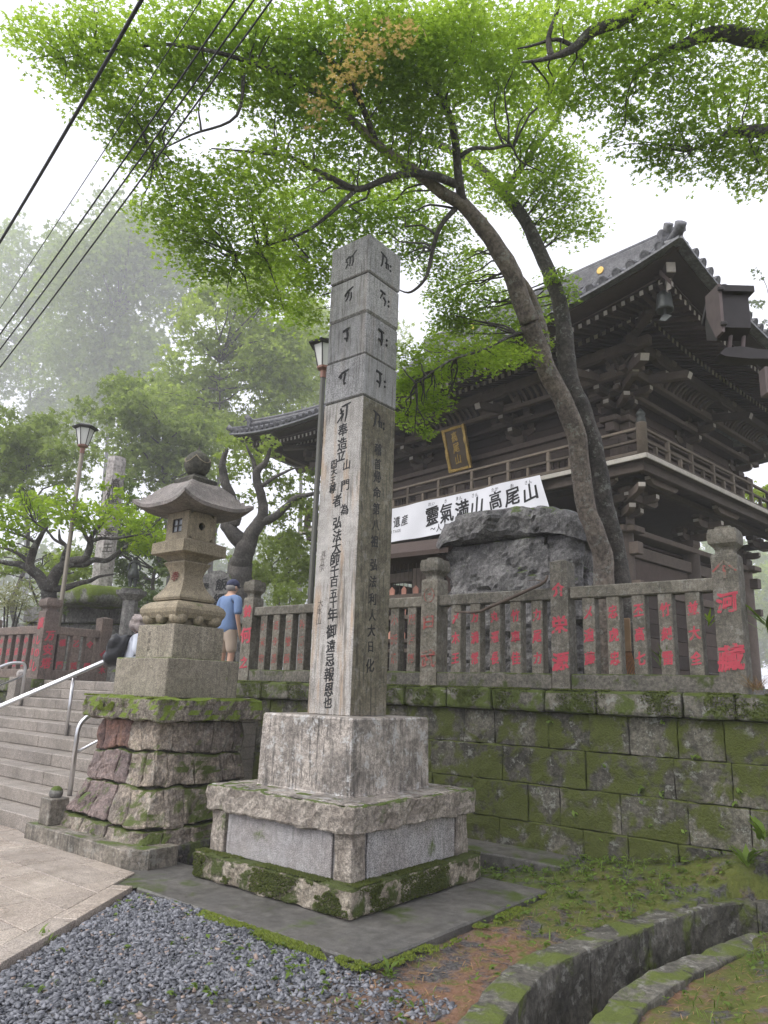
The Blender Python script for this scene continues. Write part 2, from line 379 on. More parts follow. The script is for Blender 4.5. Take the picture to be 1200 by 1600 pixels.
# ------------------------------------------------------------------ the ground
def pl_dist(x, y, pl):
    best = 1e9
    for (ax, ay), (bx, by) in zip(pl[:-1], pl[1:]):
        dx, dy = bx-ax, by-ay; t = max(0, min(1, ((x-ax)*dx+(y-ay)*dy)/(dx*dx+dy*dy)))
        best = min(best, math.hypot(x-ax-t*dx, y-ay-t*dy))
    return best
DR_OUT = [(-1.55,1.6),(-1.85,2.6),(-2.06,3.4),(-2.2,3.95),(-2.26,4.4),(-2.21,5.0),(-2.12,5.6),(-1.97,6.2),(-1.74,6.62),(-1.30,6.95)]
DR_IN = [(-1.0,1.6),(-1.35,2.6),(-1.54,3.3),(-1.64,3.95),(-1.665,4.4),(-1.62,4.9),(-1.545,5.3),(-1.42,5.8),(-1.15,6.3)]
DR_MID = [((a[0]+b[0])/2, (a[1]+b[1])/2) for a, b in zip(DR_OUT, DR_IN + [DR_IN[-1]])]
EDGE_A, EDGE_B = (-3.60, 0.906), (-5.388, 3.706)              # edge of the paved path
def edge_side(x, y):                                          # > 0 on the paved side
    return -((EDGE_B[0]-EDGE_A[0])*(EDGE_A[1]-y) - (EDGE_A[0]-x)*(EDGE_B[1]-EDGE_A[1])) / math.hypot(EDGE_B[0]-EDGE_A[0], EDGE_B[1]-EDGE_A[1]) * -1
if edge_side(-7, 3) < 0:
    _es = edge_side
    edge_side = lambda x, y: -_es(x, y)
def sstep(a, b, x): t = max(0.0, min(1.0, (x-a)/(b-a))); return t*t*(3-2*t)
def ground_z(x, y):
    z = -0.045 + 0.02*fbm((x, y, 0), 1.6) + 0.008*fbm((x, y, 4), 9)
    z += 0.20*sstep(5.4, 7.0, y)*sstep(-3.9, -2.6, x)
    z += 0.14*sstep(-1.6, -0.8, x)*sstep(3, 5, y) + 0.20*sstep(-2.6, -1.6, x)*sstep(6.45, 6.95, y)
    if edge_side(x, y) > -0.05 or y > 6.95: z = min(z, -0.075)
    if x < -5.3 and y > 3.6: z = -0.06
    if -5.38 < x < -2.98 and 3.70 < y < 6.05: z = -0.06
    d = pl_dist(x, y, DR_MID)
    if d < 0.30: z = -0.44 + 0.02*fbm((x, y, 2), 4)
    return z
xs = [-330,-200,-60,-25] + list(np.arange(-14.5, -5.6, 0.5)) + list(np.arange(-5.6, 0.6, 0.07)) + [1, 2, 4, 10, 40, 120, 230]
ys = [-70,-40,-10,-3, 0] + list(np.arange(0.6, 7.2, 0.07)) + [7.6, 9, 12, 20, 40, 80, 200, 330]
m = MB()
for y in ys:
    for x in xs:
        near = -5.7 < x < 0.7 and 0.5 < y < 7.3
        m.v.append((x, y, ground_z(x, y) if near else -0.07))
nx = len(xs)
for j in range(len(ys)-1):
    for i in range(nx-1): m.f.append((j*nx+i, j*nx+i+1, (j+1)*nx+i+1, (j+1)*nx+i))

def ground_material():
    mt, t, b = newmat('earth'); L = t.links.new; g = posn(t); P = g.outputs["Position"]
    big = noise_(t, P, 1.3, 5, 0.6, 0.5); fine = noise_(t, P, 38, 5, 0.7); mid = noise_(t, P, 7, 5, 0.65)
    col = mixrgb(t, ramp(t, fine, 0.35, 0.65), (0.035,0.032,0.032), (0.115,0.108,0.105))
    sx = t.nodes.new("ShaderNodeSeparateXYZ"); L(P, sx.inputs[0])
    # red-brown needle litter between the slab and the drain
    zone = math_(t, 'MULTIPLY', ramp(t, sx.outputs["X"], -3.3, -2.7), ramp(t, sx.outputs["Y"], 2.6, 3.6))
    litter = ramp(t, math_(t, 'ADD', mid, math_(t, 'MULTIPLY', big, 0.6)), 0.66, 0.86)
    col = mixrgb(t, math_(t, 'MULTIPLY', math_(t, 'MULTIPLY', litter, zone), 0.85), col, mixrgb(t, fine, (0.10,0.05,0.03), (0.30,0.165,0.10)))
    # moss and ground cover nearer the wall
    wall = ramp(t, sx.outputs["Y"], 4.3, 5.8)
    right = ramp(t, sx.outputs["X"], -1.7, -1.3)
    mz = math_(t, 'ADD', math_(t, 'MULTIPLY', math_(t, 'MAXIMUM', wall, right), 0.17), mid)
    mf = ramp(t, mz, 0.53, 0.68)
    col = mixrgb(t, math_(t, 'MULTIPLY', mf, 0.85), col, mixrgb(t, fine, (0.03,0.045,0.01), (0.13,0.17,0.03)))
    L(col, b.inputs["Base Color"]); b.inputs["Roughness"].default_value = 0.9; b.inputs["Specular IOR Level"].default_value = 0.2
    bp = t.nodes.new("ShaderNodeBump"); bp.inputs["Strength"].default_value = 0.9; bp.inputs["Distance"].default_value = 0.015
    L(math_(t, 'ADD', fine, mid), bp.inputs["Height"]); L(bp.outputs[0], b.inputs["Normal"])
    return mt
M['earth'] = ground_material()
tag(m.build('ground', M['earth'], smooth=True), kind='structure')

# paving: rows along X, 0.395 m deep, each stone its own piece, cut along the slanting edge
def clip_poly(poly, f):                                        # keep f(p) > 0
    outp = []
    for i in range(len(poly)):
        a, b = poly[i], poly[(i+1) % len(poly)]; fa, fb = f(a), f(b)
        if fa > 0: outp.append(a)
        if (fa > 0) != (fb > 0):
            t = fa/(fa-fb); outp.append((a[0]+(b[0]-a[0])*t, a[1]+(b[1]-a[1])*t))
    return outp
bed = MB(); poly = [(-30,-6),(0.8,-6),EDGE_A,EDGE_B,(-5.36,4.5),(-30,4.5)]
bed.add([(x,y,-0.014) for x,y in poly], [tuple(range(len(poly)))])
path = tag(bed.build('path', M['slab']), kind='structure')
rng = random.Random(4)
rowY = [1.06 + 0.3925*k for k in range(9)]
BW = 0.17
def slab_piece(poly, dz):
    mb = MB(); n = len(poly); cx_ = sum(p[0] for p in poly)/n; cy_ = sum(p[1] for p in poly)/n
    ins = []
    for x, y in poly:
        d = math.hypot(cx_-x, cy_-y); ins.append((x+(cx_-x)/d*0.008, y+(cy_-y)/d*0.008))
    mb.add([(x,y,-0.05) for x,y in poly] + [(x,y,dz-0.005) for x,y in poly] + [(x,y,dz) for x,y in ins],
           [tuple(range(2*n,3*n))] + [(k,(k+1)%n,(k+1)%n+n,k+n) for k in range(n)] + [(k+n,(k+1)%n+n,(k+1)%n+2*n,k+2*n) for k in range(n)])
    return mb
g = 0.0035
for k, y0 in enumerate(rowY):
    y1 = y0 + 0.3925 if k < len(rowY)-1 else 4.125
    x = -3.2 - 0.37*(k % 3); lim = -7.2 - 2.0*k*0.6
    while x > lim - 1.2:
        wd = rng.choice([0.78, 0.92, 1.05, 0.66])
        poly = [(x-wd+g, y0+g), (x-g, y0+g), (x-g, y1-g), (x-wd+g, y1-g)]
        poly = clip_poly(poly, lambda p: edge_side(p[0], p[1]) - BW - g)
        if y1 > 3.97: poly = clip_poly(poly, lambda p: min(1, 4.12-p[1]) if p[0] < -7.7 else 3.965-p[1])
        if len(poly) >= 3 and abs(sum(poly[i][0]*poly[(i+1)%len(poly)][1]-poly[(i+1)%len(poly)][0]*poly[i][1] for i in range(len(poly))))*0.5 > 0.01:
            slab_piece(poly, 0.004*rng.random()).build('paving_stone', M['paving'], path)
        x -= wd
# border stones along the edge
ex, ey = EDGE_B[0]-EDGE_A[0], EDGE_B[1]-EDGE_A[1]; el = math.hypot(ex, ey); ex /= el; ey /= el
nxn, nyn = -ey, ex
if edge_side(EDGE_A[0]+nxn, EDGE_A[1]+nyn) < 0: nxn, nyn = -nxn, -nyn
s0 = 0.0
while s0 < el - 0.02:
    s1 = min(el, s0 + 0.72 + 0.2*rng.random())
    pt = lambda s, d: (EDGE_A[0]+ex*s+nxn*d, EDGE_A[1]+ey*s+nyn*d)
    slab_piece([pt(s0+g,0), pt(s1-g,0), pt(s1-g,BW-g), pt(s0+g,BW-g)], 0.002+0.004*rng.random()).build('border_stone', M['paving'], path)
    s0 = s1

# concrete slab under the monument
mb = MB(); mb.cbox(-5.36,-3.0,3.715,6.03,-0.2,0.0,0.012)
tag(mb.build('concrete_pavement', M['slab']), kind='structure')
# low ledge at the foot of the retaining wall
mb = rough(-8.0,-3.05,6.50,7.05,-0.2,0.10,0.25,0.02,0.012,3.3)
tag(mb.build('wall_footing_path', M['slab']), kind='structure')

# upper terrace
def terr(name, poly, z, zb=-0.2):
    mb = MB(); n = len(poly)
    mb.add([(x,y,zb) for x,y in poly]+[(x,y,z) for x,y in poly], [tuple(range(n,2*n))]+[(k,(k+1)%n,(k+1)%n+n,k+n) for k in range(n)])
    return mb
M['terrace'] = stone('terrace_earth', (0.17,0.15,0.125), (0.11,0.10,0.08), 1.2, moss=-0.12, mossup=0.15, rough_=0.9, bump=0.4, rand=0)
tpoly = [(-7.78,7.30),(-0.72,7.30),(-0.72,9.0),(6,13),(60,60),(60,325),(-325,325),(-325,7.35),(-14.05,7.35),(-14.05,7.16),(-7.78,7.16)]
tag(terr('terrace', tpoly, 1.545).build('terrace', M['terrace']), kind='structure')

# ------------------------------------------------------------------ writing: every character is a thin solid
_gl = {}
def glyph(ch, bold=0.0, thick=0.012):
    key = (ch, bold, thick)
    if key not in _gl:
        c = bpy.data.curves.new('glyph', 'FONT'); c.body = ch; c.extrude = thick; c.resolution_u = 3
        o = bpy.data.objects.new('glyph', c); COL.objects.link(o)
        dg = bpy.context.evaluated_depsgraph_get()
        me = bpy.data.meshes.new_from_object(o.evaluated_get(dg))
        bpy.data.objects.remove(o); bpy.data.curves.remove(c)
        n = len(me.vertices); co = np.zeros(n*3, dtype=np.float32); me.vertices.foreach_get('co', co); co = co.reshape(-1, 3)
        if n:
            co[:,0] -= (co[:,0].min()+co[:,0].max())/2; co[:,1] -= (co[:,1].min()+co[:,1].max())/2
            if ord(ch) > 0x2fff:                            # brush hand: strokes rise to the right and sway a little
                ph = (ord(ch) % 17)*.37; x_, y_ = co[:,0].copy(), co[:,1].copy()
                co[:,1] = y_*(1+.05*np.sin(ph*3)) + .11*x_ + .02*np.sin(x_*7+ph); co[:,0] = x_*(.93+.06*np.sin(ph)) + .025*np.sin(y_*6+ph)
            me.vertices.foreach_set('co', co.ravel())
        me.materials.clear()
        if bold and n:                                  # thicken: the same outline laid down at four small offsets
            f = [tuple(p.vertices) for p in me.polygons]; V = []; Fc = []
            for i, (dx, dy) in enumerate(((-1,-.6),(1,-.6),(-1,.6),(1,.6))):
                b = i*n; V += [(float(c[0])+dx*bold*.7, float(c[1])+dy*bold*.7, float(c[2])*(1+.03*i)+(.0002*i if thick == 0 else 0)) for c in co]; Fc += [tuple(v+b for v in p) for p in f]
            me2 = bpy.data.meshes.new('character'); me2.from_pydata(V, [], Fc); me2.update(); me = me2
        me.name = 'character'; _gl[key] = me
    return _gl[key]
_glm = {}
def char(ch, parent, pos, size, rot, mat, bold=0.02, local=False, sx=1.0, name='character', thick=0.012):
    key = (ch, bold, mat.name, thick)
    if key not in _glm:
        me = glyph(ch, bold, thick).copy(); me.materials.clear(); me.materials.append(mat); _glm[key] = me
    me = _glm[key]
    if not len(me.vertices): return None
    return link(name, me, None, parent, local, pos, rot, (size*sx, size, size))
FRONT = (R_(90), 0, 0)            # face looking to -Y
RIGHT = (R_(90), 0, R_(90))       # face looking to +X

def strokes(ch_name, polys, parent, pos, size, rot, mat):
    """brush marks: polys = [[(x, y, w), ...], ...] in a unit box"""
    mb = MB()
    for pl in polys:
        n = len(pl); L = []; Rr = []
        for i, (x, y, wd) in enumerate(pl):
            a = pl[max(i-1,0)]; b = pl[min(i+1,n-1)]; dx, dy = b[0]-a[0], b[1]-a[1]; l = math.hypot(dx,dy) or 1
            L.append((x-dy/l*wd/2, y+dx/l*wd/2)); Rr.append((x+dy/l*wd/2, y-dx/l*wd/2))
        poly = L + Rr[::-1]; k = len(poly)
        vs = [(x,y,0.02) for x,y in poly] + [(x,y,-0.02) for x,y in poly]
        fs = []
        for i in range(n-1):
            fs.append((i, i+1, k-2-i, k-1-i)); fs.append((i+k, k-1-i+k, k-2-i+k, i+1+k))
        for i in range(k): fs.append((i, i+k, (i+1)%k+k, (i+1)%k))
        mb.add(vs, fs)
    return link('character', mb.mesh('character'), mat, parent, False, pos, rot, size)

# ------------------------------------------------------------------ the inscribed pillar monument
CX, CY = -4.46, 5.10
mon = empty('stone_monument', (CX, CY, 0), 'tall square granite pillar inscribed in black brush characters on a stepped base', 'monument')
def hewn_tier(name, h, z0, z1, mat, amp, r=0.02, cell=0.07, seed=1.0, only=None):
    mb = rough(CX-h, CX+h, CY-h, CY+h, z0, z1, cell, r, amp, seed, fsc=9.0)
    return mb.build(name, mat, mon, smooth=False)
hewn_tier('base_step', 0.872, 0.004, 0.205, M['granite_mossy'], 0.018, 0.02, 0.06, 1.0)
mb = MB(); mb.box(CX-0.75, CX+0.75, CY-0.75, CY+0.75, 0.19, 0.545); mb.build('dado_core', M['granite_panel'], mon)
for sx in (-1, 1):
    for sy in (-1, 1):
        x0, y0 = CX + sx*0.70, CY + sy*0.70
        rough(x0-0.085, x0+0.085, y0-0.085, y0+0.085, 0.2, 0.54, 0.05, 0.012, 0.012, 2+sx+sy*3, fsc=11).build('corner_block', M['granite_hewn'], mon)
for ax, sg in ((1,-1),(0,1),(1,1),(0,-1)):
    mb = MB()
    if ax == 1: mb.cbox(CX-0.585, CX+0.585, CY+sg*0.765-0.01, CY+sg*0.765+0.01, 0.205, 0.538, 0.006)
    else: mb.cbox(CX+sg*0.765-0.01, CX+sg*0.765+0.01, CY-0.585, CY+0.585, 0.205, 0.538, 0.006)
    mb.build('panel', M['granite_panel'], mon)
# cap slab: smooth wet top, hewn sides in two lengths
hewn_tier('cap_slab', 0.828, 0.536, 0.728, M['granite_hewn'], 0.026, 0.012, 0.05, 5.0)
mb = MB(); mb.frust(CX, CY, [(0.80,0.725),(0.80,0.7345),(0.79,0.737)]); mb.build('slab_top', M['granite_wet'], mon)
mb = MB(); mb.frust(CX, CY, [(0.535,0.738),(0.53,0.75),(0.52,1.318),(0.508,1.334)]); mb.build('pedestal_block', M['granite_wet'], mon)
H = 0.25
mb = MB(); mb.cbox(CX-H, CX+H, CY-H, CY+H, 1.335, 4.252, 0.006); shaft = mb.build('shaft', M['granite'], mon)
shaft.data.materials.append(M['granite_algae_shade'])  # whole +X face: algae stain, with its shaded tone also painted into the colour
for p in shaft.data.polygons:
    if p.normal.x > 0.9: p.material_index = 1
cuts = [4.262, 4.69, 5.13, 5.565, 5.985]
tops = []
for i in range(4):
    mb = MB(); e = (0.004, 0.0, 0.006, 0.008)[i]
    mb.cbox(CX-H-e, CX+H+e, CY-H-e, CY+H+e, cuts[i]+0.004, cuts[i+1]-(0.004 if i < 3 else 0), 0.012 if i != 2 else 0.02)
    tops.append(mb.build('pillar_block', M['granite_top'] if i < 2 else M['granite_top'], mon))
    if i < 3:
        mb = MB(); mb.box(CX-H+0.015, CX+H-0.015, CY-H+0.015, CY+H-0.015, cuts[i+1]-0.01, cuts[i+1]+0.01); mb.build('joint', M['lantern_dark'], mon)
mb = MB(); mb.box(CX-H+0.012, CX+H-0.012, CY-H+0.012, CY+H-0.012, 4.24, 4.275); mb.build('joint', M['lantern_dark'], mon)
# brush letters on the blocks (Sanskrit seed syllables), drawn stroke by stroke
S = {
 'v1': [[(.1,.62,.05),(.35,.72,.14),(.6,.7,.1),(.95,1.0,.05)],[(.2,.68,.1),(.15,.45,.12),(.28,.4,.1)],[(.3,.3,.1),(.12,.02,.06)],[(.48,.68,.1),(.46,.3,.1),(.4,.12,.06)],[(.68,.7,.1),(.7,.3,.1),(.62,.05,.05)]],
 'v2': [[(.15,.55,.06),(.4,.78,.14),(.85,.98,.06)],[(.3,.68,.12),(.22,.45,.1)],[(.5,.7,.1),(.42,.35,.08),(.25,.15,.04)],[(.7,.62,.1),(.72,.3,.09),(.6,.08,.05)]],
 'v3': [[(.2,.82,.14),(.5,.9,.12),(.75,.96,.05)],[(.55,.88,.12),(.6,.45,.12),(.55,.05,.05)],[(.35,.35,.1),(.58,.25,.08)]],
 'v4': [[(.1,.62,.06),(.35,.85,.13),(.85,.98,.05)],[(.32,.72,.1),(.25,.5,.08)],[(.6,.8,.12),(.5,.35,.1),(.55,.1,.07),(.68,.2,.05)]],
 'v5': [[(.35,.85,.05),(.6,.9,.1),(.95,.98,.05)],[(.25,.5,.06),(.5,.62,.1)],[(.3,.78,.1),(.42,.4,.1),(.1,.05,.04)],[(.5,.5,.1),(.35,.1,.06)],[(.72,.88,.1),(.7,.4,.1),(.62,.02,.05)]],
 'r1': [[(.05,.95,.06),(.3,.85,.13),(.55,.8,.08)],[(.25,.85,.12),(.2,.3,.12),(.1,.1,.05)],[(.55,.78,.1),(.55,.2,.1)],[(.42,.45,.08),(.72,.5,.1),(.7,.2,.08)],[(.86,.55,.1),(.94,.46,.12)],[(.86,.28,.1),(.94,.18,.12)]],
 'r2': [[(.1,.9,.12),(.55,.85,.1)],[(.35,.85,.1),(.1,.4,.05)],[(.4,.6,.12),(.6,.4,.12),(.5,.1,.06)],[(.84,.6,.1),(.92,.5,.12)],[(.84,.3,.1),(.92,.2,.12)]],
 'r3': [[(.1,.92,.14),(.6,.88,.08)],[(.42,.9,.12),(.48,.45,.12),(.4,.05,.06)],[(.15,.35,.12),(.4,.3,.08)],[(.84,.6,.1),(.92,.5,.12)],[(.84,.3,.1),(.92,.2,.12)]],
}
def onfront(px, py): r = ray(px, py); return CAMPOS + r*((CY-H)/r[1])
fx = lambda px, py: onfront(px, py)
def brush(key, par, px, py, size, face):
    size *= .8
    if face == 'f':
        r = ray(px, py); p = CAMPOS + r*((CY-H-0.009)/r[1]); rot = FRONT; p = Vector((p[0]-size/2, CY-H-(0.009 if par is not shaft else 0.001), p[2]-size/2))
    else:
        r = ray(px, py); p = CAMPOS + r*((CX+H+0.009)/r[0]); rot = RIGHT; p = Vector((CX+H+(0.009 if par is not shaft else 0.001), p[1]-size/2, p[2]-size/2))
    return strokes('c', S[key], par, p, size, rot, M['black_ink'])
for key, bi, px, py, sz in (('v1',3,548,406,.21),('v2',2,545,461,.20),('v3',1,541,524,.20),('v4',0,537,591,.21)):
    brush(key, tops[bi], px, py, sz, 'f')
for key, bi, px, py, sz in (('r1',3,603,411,.24),('r2',2,601,468,.22),('r3',1,598,529,.22),('r3',0,595,594,.22)):
    brush(key, tops[bi], px, py, sz, 'r')
brush('v5', shaft, 536, 645, .24, 'f'); brush('r1', shaft, 593, 658, .24, 'r')
# the inscription: (char, px, py, size)
q6 = lambda x, y: (490 + x*130/743, 620 + y*280/1600)
q4 = lambda x, y: (450 + x/4, 780 + y/4)
front = [('奉',)+q6(262,295)+(.215,), ('造',)+q6(256,420)+(.2,), ('立',)+q6(245,520)+(.19,), ('山',)+q6(296,605)+(.165,), ('門',)+q6(284,790)+(.185,),
  ('四',)+q6(182,600)+(.15,), ('天',)+q6(183,665)+(.14,), ('王',)+q6(172,745)+(.13,), ('尊',)+q6(170,820)+(.16,), ('者',)+q6(210,925)+(.2,), ('為',)+q6(275,1005)+(.18,),
  ('弘',)+q6(212,1125)+(.2,), ('法',)+q6(210,1240)+(.2,), ('大',)+q6(205,1345)+(.2,), ('師',)+q6(192,1445)+(.2,),
  ('千',)+q4(292,447)+(.19,), ('百',)+q4(288,515)+(.17,), ('五',)+q4(285,590)+(.155,), ('十',)+q4(285,645)+(.165,), ('年',)+q4(278,722)+(.2,), ('御',)+q4(270,825)+(.2,),
  ('遠',)+q4(268,918)+(.175,), ('忌',)+q4(262,1005)+(.2,), ('報',)+q4(257,1095)+(.2,), ('恩',)+q4(255,1190)+(.2,), ('也',)+q4(248,1270)+(.17,)]
for ch, px, py, sz in front:
    sz *= .64; p = onfront(px, py); char(ch, shaft, (p[0], CY-H-0.0005, p[2]), sz, FRONT, M['black_ink'], 0.034, thick=0.008)
for k, (ch, y) in enumerate((('真',345),('言',390),('宗',430),('大',650),('本',700),('山',760))):
    p = onfront(*q4(222-k*6, y)); char(ch, shaft, (p[0], CY-H-0.0002, p[2]), 0.075, FRONT, M['faded_ink'], 0.0, thick=0.006)
right = [('稽',)+q6(576,470)+(.2,), ('首',)+q6(570,600)+(.19,), ('帰',)+q6(568,715)+(.2,), ('命',)+q6(565,855)+(.2,), ('第',)+q6(560,1000)+(.2,), ('八',)+q6(555,1145)+(.18,), ('祖',)+q6(545,1290)+(.2,),
  ('弘',)+q4(537,410)+(.2,), ('法',)+q4(530,515)+(.2,), ('利',)+q4(528,625)+(.2,), ('人',)+q4(526,725)+(.19,), ('大',)+q4(522,820)+(.2,), ('日',)+q4(517,922)+(.17,), ('化',)+q4(512,1040)+(.21,)]
for ch, px, py, sz in right:
    sz *= .60; r = ray(px, py); p = CAMPOS + r*((CX+H)/r[0]); char(ch, shaft, (CX+H+0.0005, p[1], p[2]), sz, RIGHT, M['black_ink'], 0.03, thick=0.008)

# ------------------------------------------------------------------ retaining wall under the stone fence
wall = empty('retaining_wall', (-4.7, 7.1, 0), 'long mossy retaining wall of squared stone blocks below the inscribed stone fence', 'wall')
X0W, X1W = -8.20, -0.70
courses = {0: (1.05,1.40,[-.7,-1.1,-1.4,-1.78,-2.18,-2.62,-3.0,-3.44,-4.05,-4.42,-5.2,-5.66,-6.3,-6.9,-7.5,-8.2]),
           1: (0.70,1.05,[-.7,-1.22,-1.74,-2.22,-3.05,-3.95,-4.85,-5.4,-6.0,-6.75,-7.45,-8.2]),
           2: (0.345,0.70,[-.7,-1.1,-1.62,-2.12,-2.72,-3.32,-3.66,-4.3,-4.82,-5.5,-6.1,-6.8,-7.3,-8.2]),
           3: (-0.1,0.345,[-.7,-1.3,-1.86,-2.22,-2.66,-3.08,-3.98,-4.46,-5.2,-6.0,-6.6,-7.4,-8.2])}
back = MB(); back.box(X0W+0.03, X1W-0.02, 7.06, 7.3, -0.2, 1.41); back.build('wall_core', M['sill'], wall)
rw = random.Random(9)
for c, (z0, z1, js) in courses.items():
    for a, b in zip(js[:-1], js[1:]):
        off = rw.uniform(-0.014, 0.014) + c*-0.012
        mb = rough(b+0.002, a-0.002, 7.0+off, 7.12, z0+0.002, z1-0.002, 0.09, 0.009, 0.014, rw.random()*50, None, 9.0)
        mb.build('wall_block', M['wallstone'], wall)
cj = [-.72,-1.30,-1.66,-2.10,-2.90,-3.45,-4.05,-4.62,-5.2,-5.95,-6.6,-7.1,-7.62,-8.22]
for a, b in zip(cj[:-1], cj[1:]):
    rough(b+0.003, a-0.003, 6.925+rw.uniform(-.008,.008), 7.36, 1.402, 1.622+rw.uniform(-.006,.006), 0.11, 0.03, 0.014, rw.random()*50).build('coping_stone', M['coping'], wall)
# left return of that wall along the stairs
for c, (z0, z1, js) in courses.items():
    mb = rough(-8.19, -8.10, 7.03, 7.35, z0, z1, 0.13, 0.016, 0.01, c*3.7); mb.build('wall_block', M['wallstone'], wall)

# ------------------------------------------------------------------ stone fence with red inscriptions
fence = empty('stone_fence', (-4.7, 7.1, 1.62), 'weathered grey stone fence with red carved names on the mossy retaining wall', 'fence')
def fence_post(x, y, w_, z0, ztop, mat, capstyle, par, dpt=None):
    d = dpt or w_; h, e = w_/2, d/2
    mb = MB()
    if capstyle:
        mb.frust(x, y, [(h,e,z0),(h,e,ztop-0.29),(h*0.92,e*0.92,ztop-0.262)]); 
    else: mb.frust(x, y, [(h,e,z0),(h,e,ztop-0.035),(0.01,0.01,ztop)])
    p = mb.build('post', mat, par)
    if capstyle:
        mb = MB(); mb.frust(x, y, [(h*0.70,e*0.70,ztop-0.27),(h*0.68,e*0.68,ztop-0.225),(h*0.80,e*0.80,ztop-0.20),(h*1.10,e*1.10,ztop-0.165),(h*1.14,e*1.14,ztop-0.13),(h*1.14,e*1.14,ztop-0.075),(h*1.04,e*1.04,ztop-0.03),(h*0.62,e*0.62,ztop-0.02),(h*0.6,e*0.6,ztop)])
        mb.build('post_cap', mat, p)
    return p
posts = {}
for x, zt, cap_, w_ in ((-8.08,3.06,True,.20),(-6.50,2.96,False,.19),(-4.913,3.115,True,.225),(-3.282,2.96,False,.19),(-1.672,3.125,True,.222)):
    posts[x] = fence_post(x, 7.0+w_/2-0.012, w_, 1.624, zt, M['fence'], cap_, fence)
xsP = sorted(posts)
balu = []
for a, b in zip(xsP[:-1], xsP[1:]):
    mb = MB(); mb.cbox(a+0.10, b-0.10, 7.015, 7.16, 2.53, 2.655, 0.012); mb.build('top_rail', M['fence'], fence)
    rough(a+0.102, b-0.102, 7.0, 7.19, 1.622, 1.783, 0.2, 0.015, 0.008, a).build('sill_stone', M['sill'], fence)
def cluster(x0, n=5, st=0.2525): return [x0+st*k for k in range(n)]
for x in cluster(-7.77) + [-6.21,-5.96,-5.70,-5.446,-5.188] + cluster(-4.566) + cluster(-2.987):
    mb = MB(); mb.cbox(x-0.065, x+0.065, 7.028, 7.15, 1.778, 2.535, 0.006); balu.append((x, mb.build('baluster', M['fence'], fence)))
texts = {-7.77:'小米宗', -7.5175:'高令湯', -7.265:'三徳園', -7.0125:'谷尾谷', -5.446:'小新荒', -5.188:'堀吉郎', -4.566:'〆木王', -4.3135:'万満常', -4.061:'丸運長', -3.8085:'竹車佳', -3.556:'力尾力',
         -2.987:'メ遠藤', -2.7345:'忠虎忠', -2.482:'丕高七', -2.2295:'竹刻雷', -1.977:'並大全'}
for x, o in balu:
    s_ = min(texts, key=lambda k: abs(k-x))
    if abs(s_-x) > 0.02: continue
    worn = x < -5 or x == -3.8085
    for k, ch in enumerate(texts[s_]):
        z = 2.385 - k*0.225
        char(ch, o, (x, 7.0275, z), 0.135, FRONT, M['red_worn'] if worn else M['red_ink'], 0.018 if worn else 0.045, sx=0.82, thick=0.02)
def post_text(px, items, mat, bold=0.05):
    o = posts[px]; yf = 7.0-0.0125
    for ch, z, s_ in items: char(ch, o, (px, yf, z), s_, FRONT, mat, bold, thick=0.02)
post_text(-4.913, [('白',2.36,.19),('武',1.93,.22)], M['red_worn'], 0.03)
post_text(-3.282, [('介',2.63,.15),('栄',2.27,.18),('源',1.90,.2)], M['red_ink'])
post_text(-1.672, [('河',2.42,.20),('藏',1.935,.235)], M['red_ink'], 0.06)
post_text(-8.08, [('鈴',2.60,.19),('何',2.26,.24),('之',1.88,.17)], M['red_ink'])
def emblem(px, z, s_, mat, kind):
    mb = MB()
    if kind == 'roof':
        pls = [[(-.5,-.1,.08),(0,.38,.1)],[(0,.38,.1),(.5,-.1,.08)],[(0,.16,.14),(0,-.42,.12)],[(0,.05,.08),(.22,.02,.06)]]
    else:
        pls = [[(0.35*math.sin(a), 0.42*math.cos(a)+(0.25 if abs(a) < 0.1 else 0), .05) for a in np.linspace(-3.1,3.1,16)], [(-.1,.05,.07),(.12,.05,.07)], [(-.08,-.12,.06),(.1,-.12,.06)]]
    o = strokes('character', pls, posts[px], (px, 7.0-0.0125, z), s_, FRONT, mat)
emblem(-1.672, 2.72, 0.2, M['red_worn'], 'roof'); emblem(-4.913, 2.66, 0.2, M['red_worn'], 'drop')

# ------------------------------------------------------------------ masonry plinth of the lantern
LX, LY = -6.70, 4.88
pl = empty('masonry_plinth', (LX, LY, 0), 'flared plinth of rough red and grey stones with a mossy capstone', 'plinth')
flare = [(0.02,0.80),(0.25,0.735),(0.45,0.655),(0.60,0.605),(0.90,0.562),(1.20,0.545)]
def fl(z):
    for (a, ha), (b, hb) in zip(flare[:-1], flare[1:]):
        if z <= b: t = max(0,(z-a)/(b-a)); return ha + (hb-ha)*t
    return flare[-1][1]
def bend(p):
    # the block is laid out on a straight 0.55 m prism; push it out with the flare and round the corners
    dx, dy = p.x-LX, p.y-LY; h = max(abs(dx), abs(dy)); s_ = fl(p.z)/0.55
    cr = min(abs(dx), abs(dy))/max(h, 1e-6)
    k = s_*(1 - 0.055*cr**5)
    sl = 0.045*noise.noise(Vector((dx*4, dy*4, p.z*5))) ; zz = p.z + (0.035*noise.noise(Vector((dx*3.2, dy*3.2, 7.7+round(p.z/.3)*3))) if .1 < p.z < 1.1 else 0)
    return (LX+dx*k+(sl if abs(dy) > abs(dx) else 0), LY+dy*k+(sl if abs(dx) > abs(dy) else 0), zz)
rp = random.Random(21)
pc = [(0.90,1.20,[-.55,-.38,-.12,.10,.30,.55],[-.55,-.2,.1,.27,.55]),
      (0.60,0.90,[-.55,-.30,-.02,.16,.38,.55],[-.55,-.1,.22,.55]),
      (0.27,0.60,[-.55,-.40,-.16,.05,.30,.55],[-.55,-.22,.2,.55]),
      (0.0,0.27,[-.55,-.2,.12,.55],[-.55,-.15,.25,.55])]
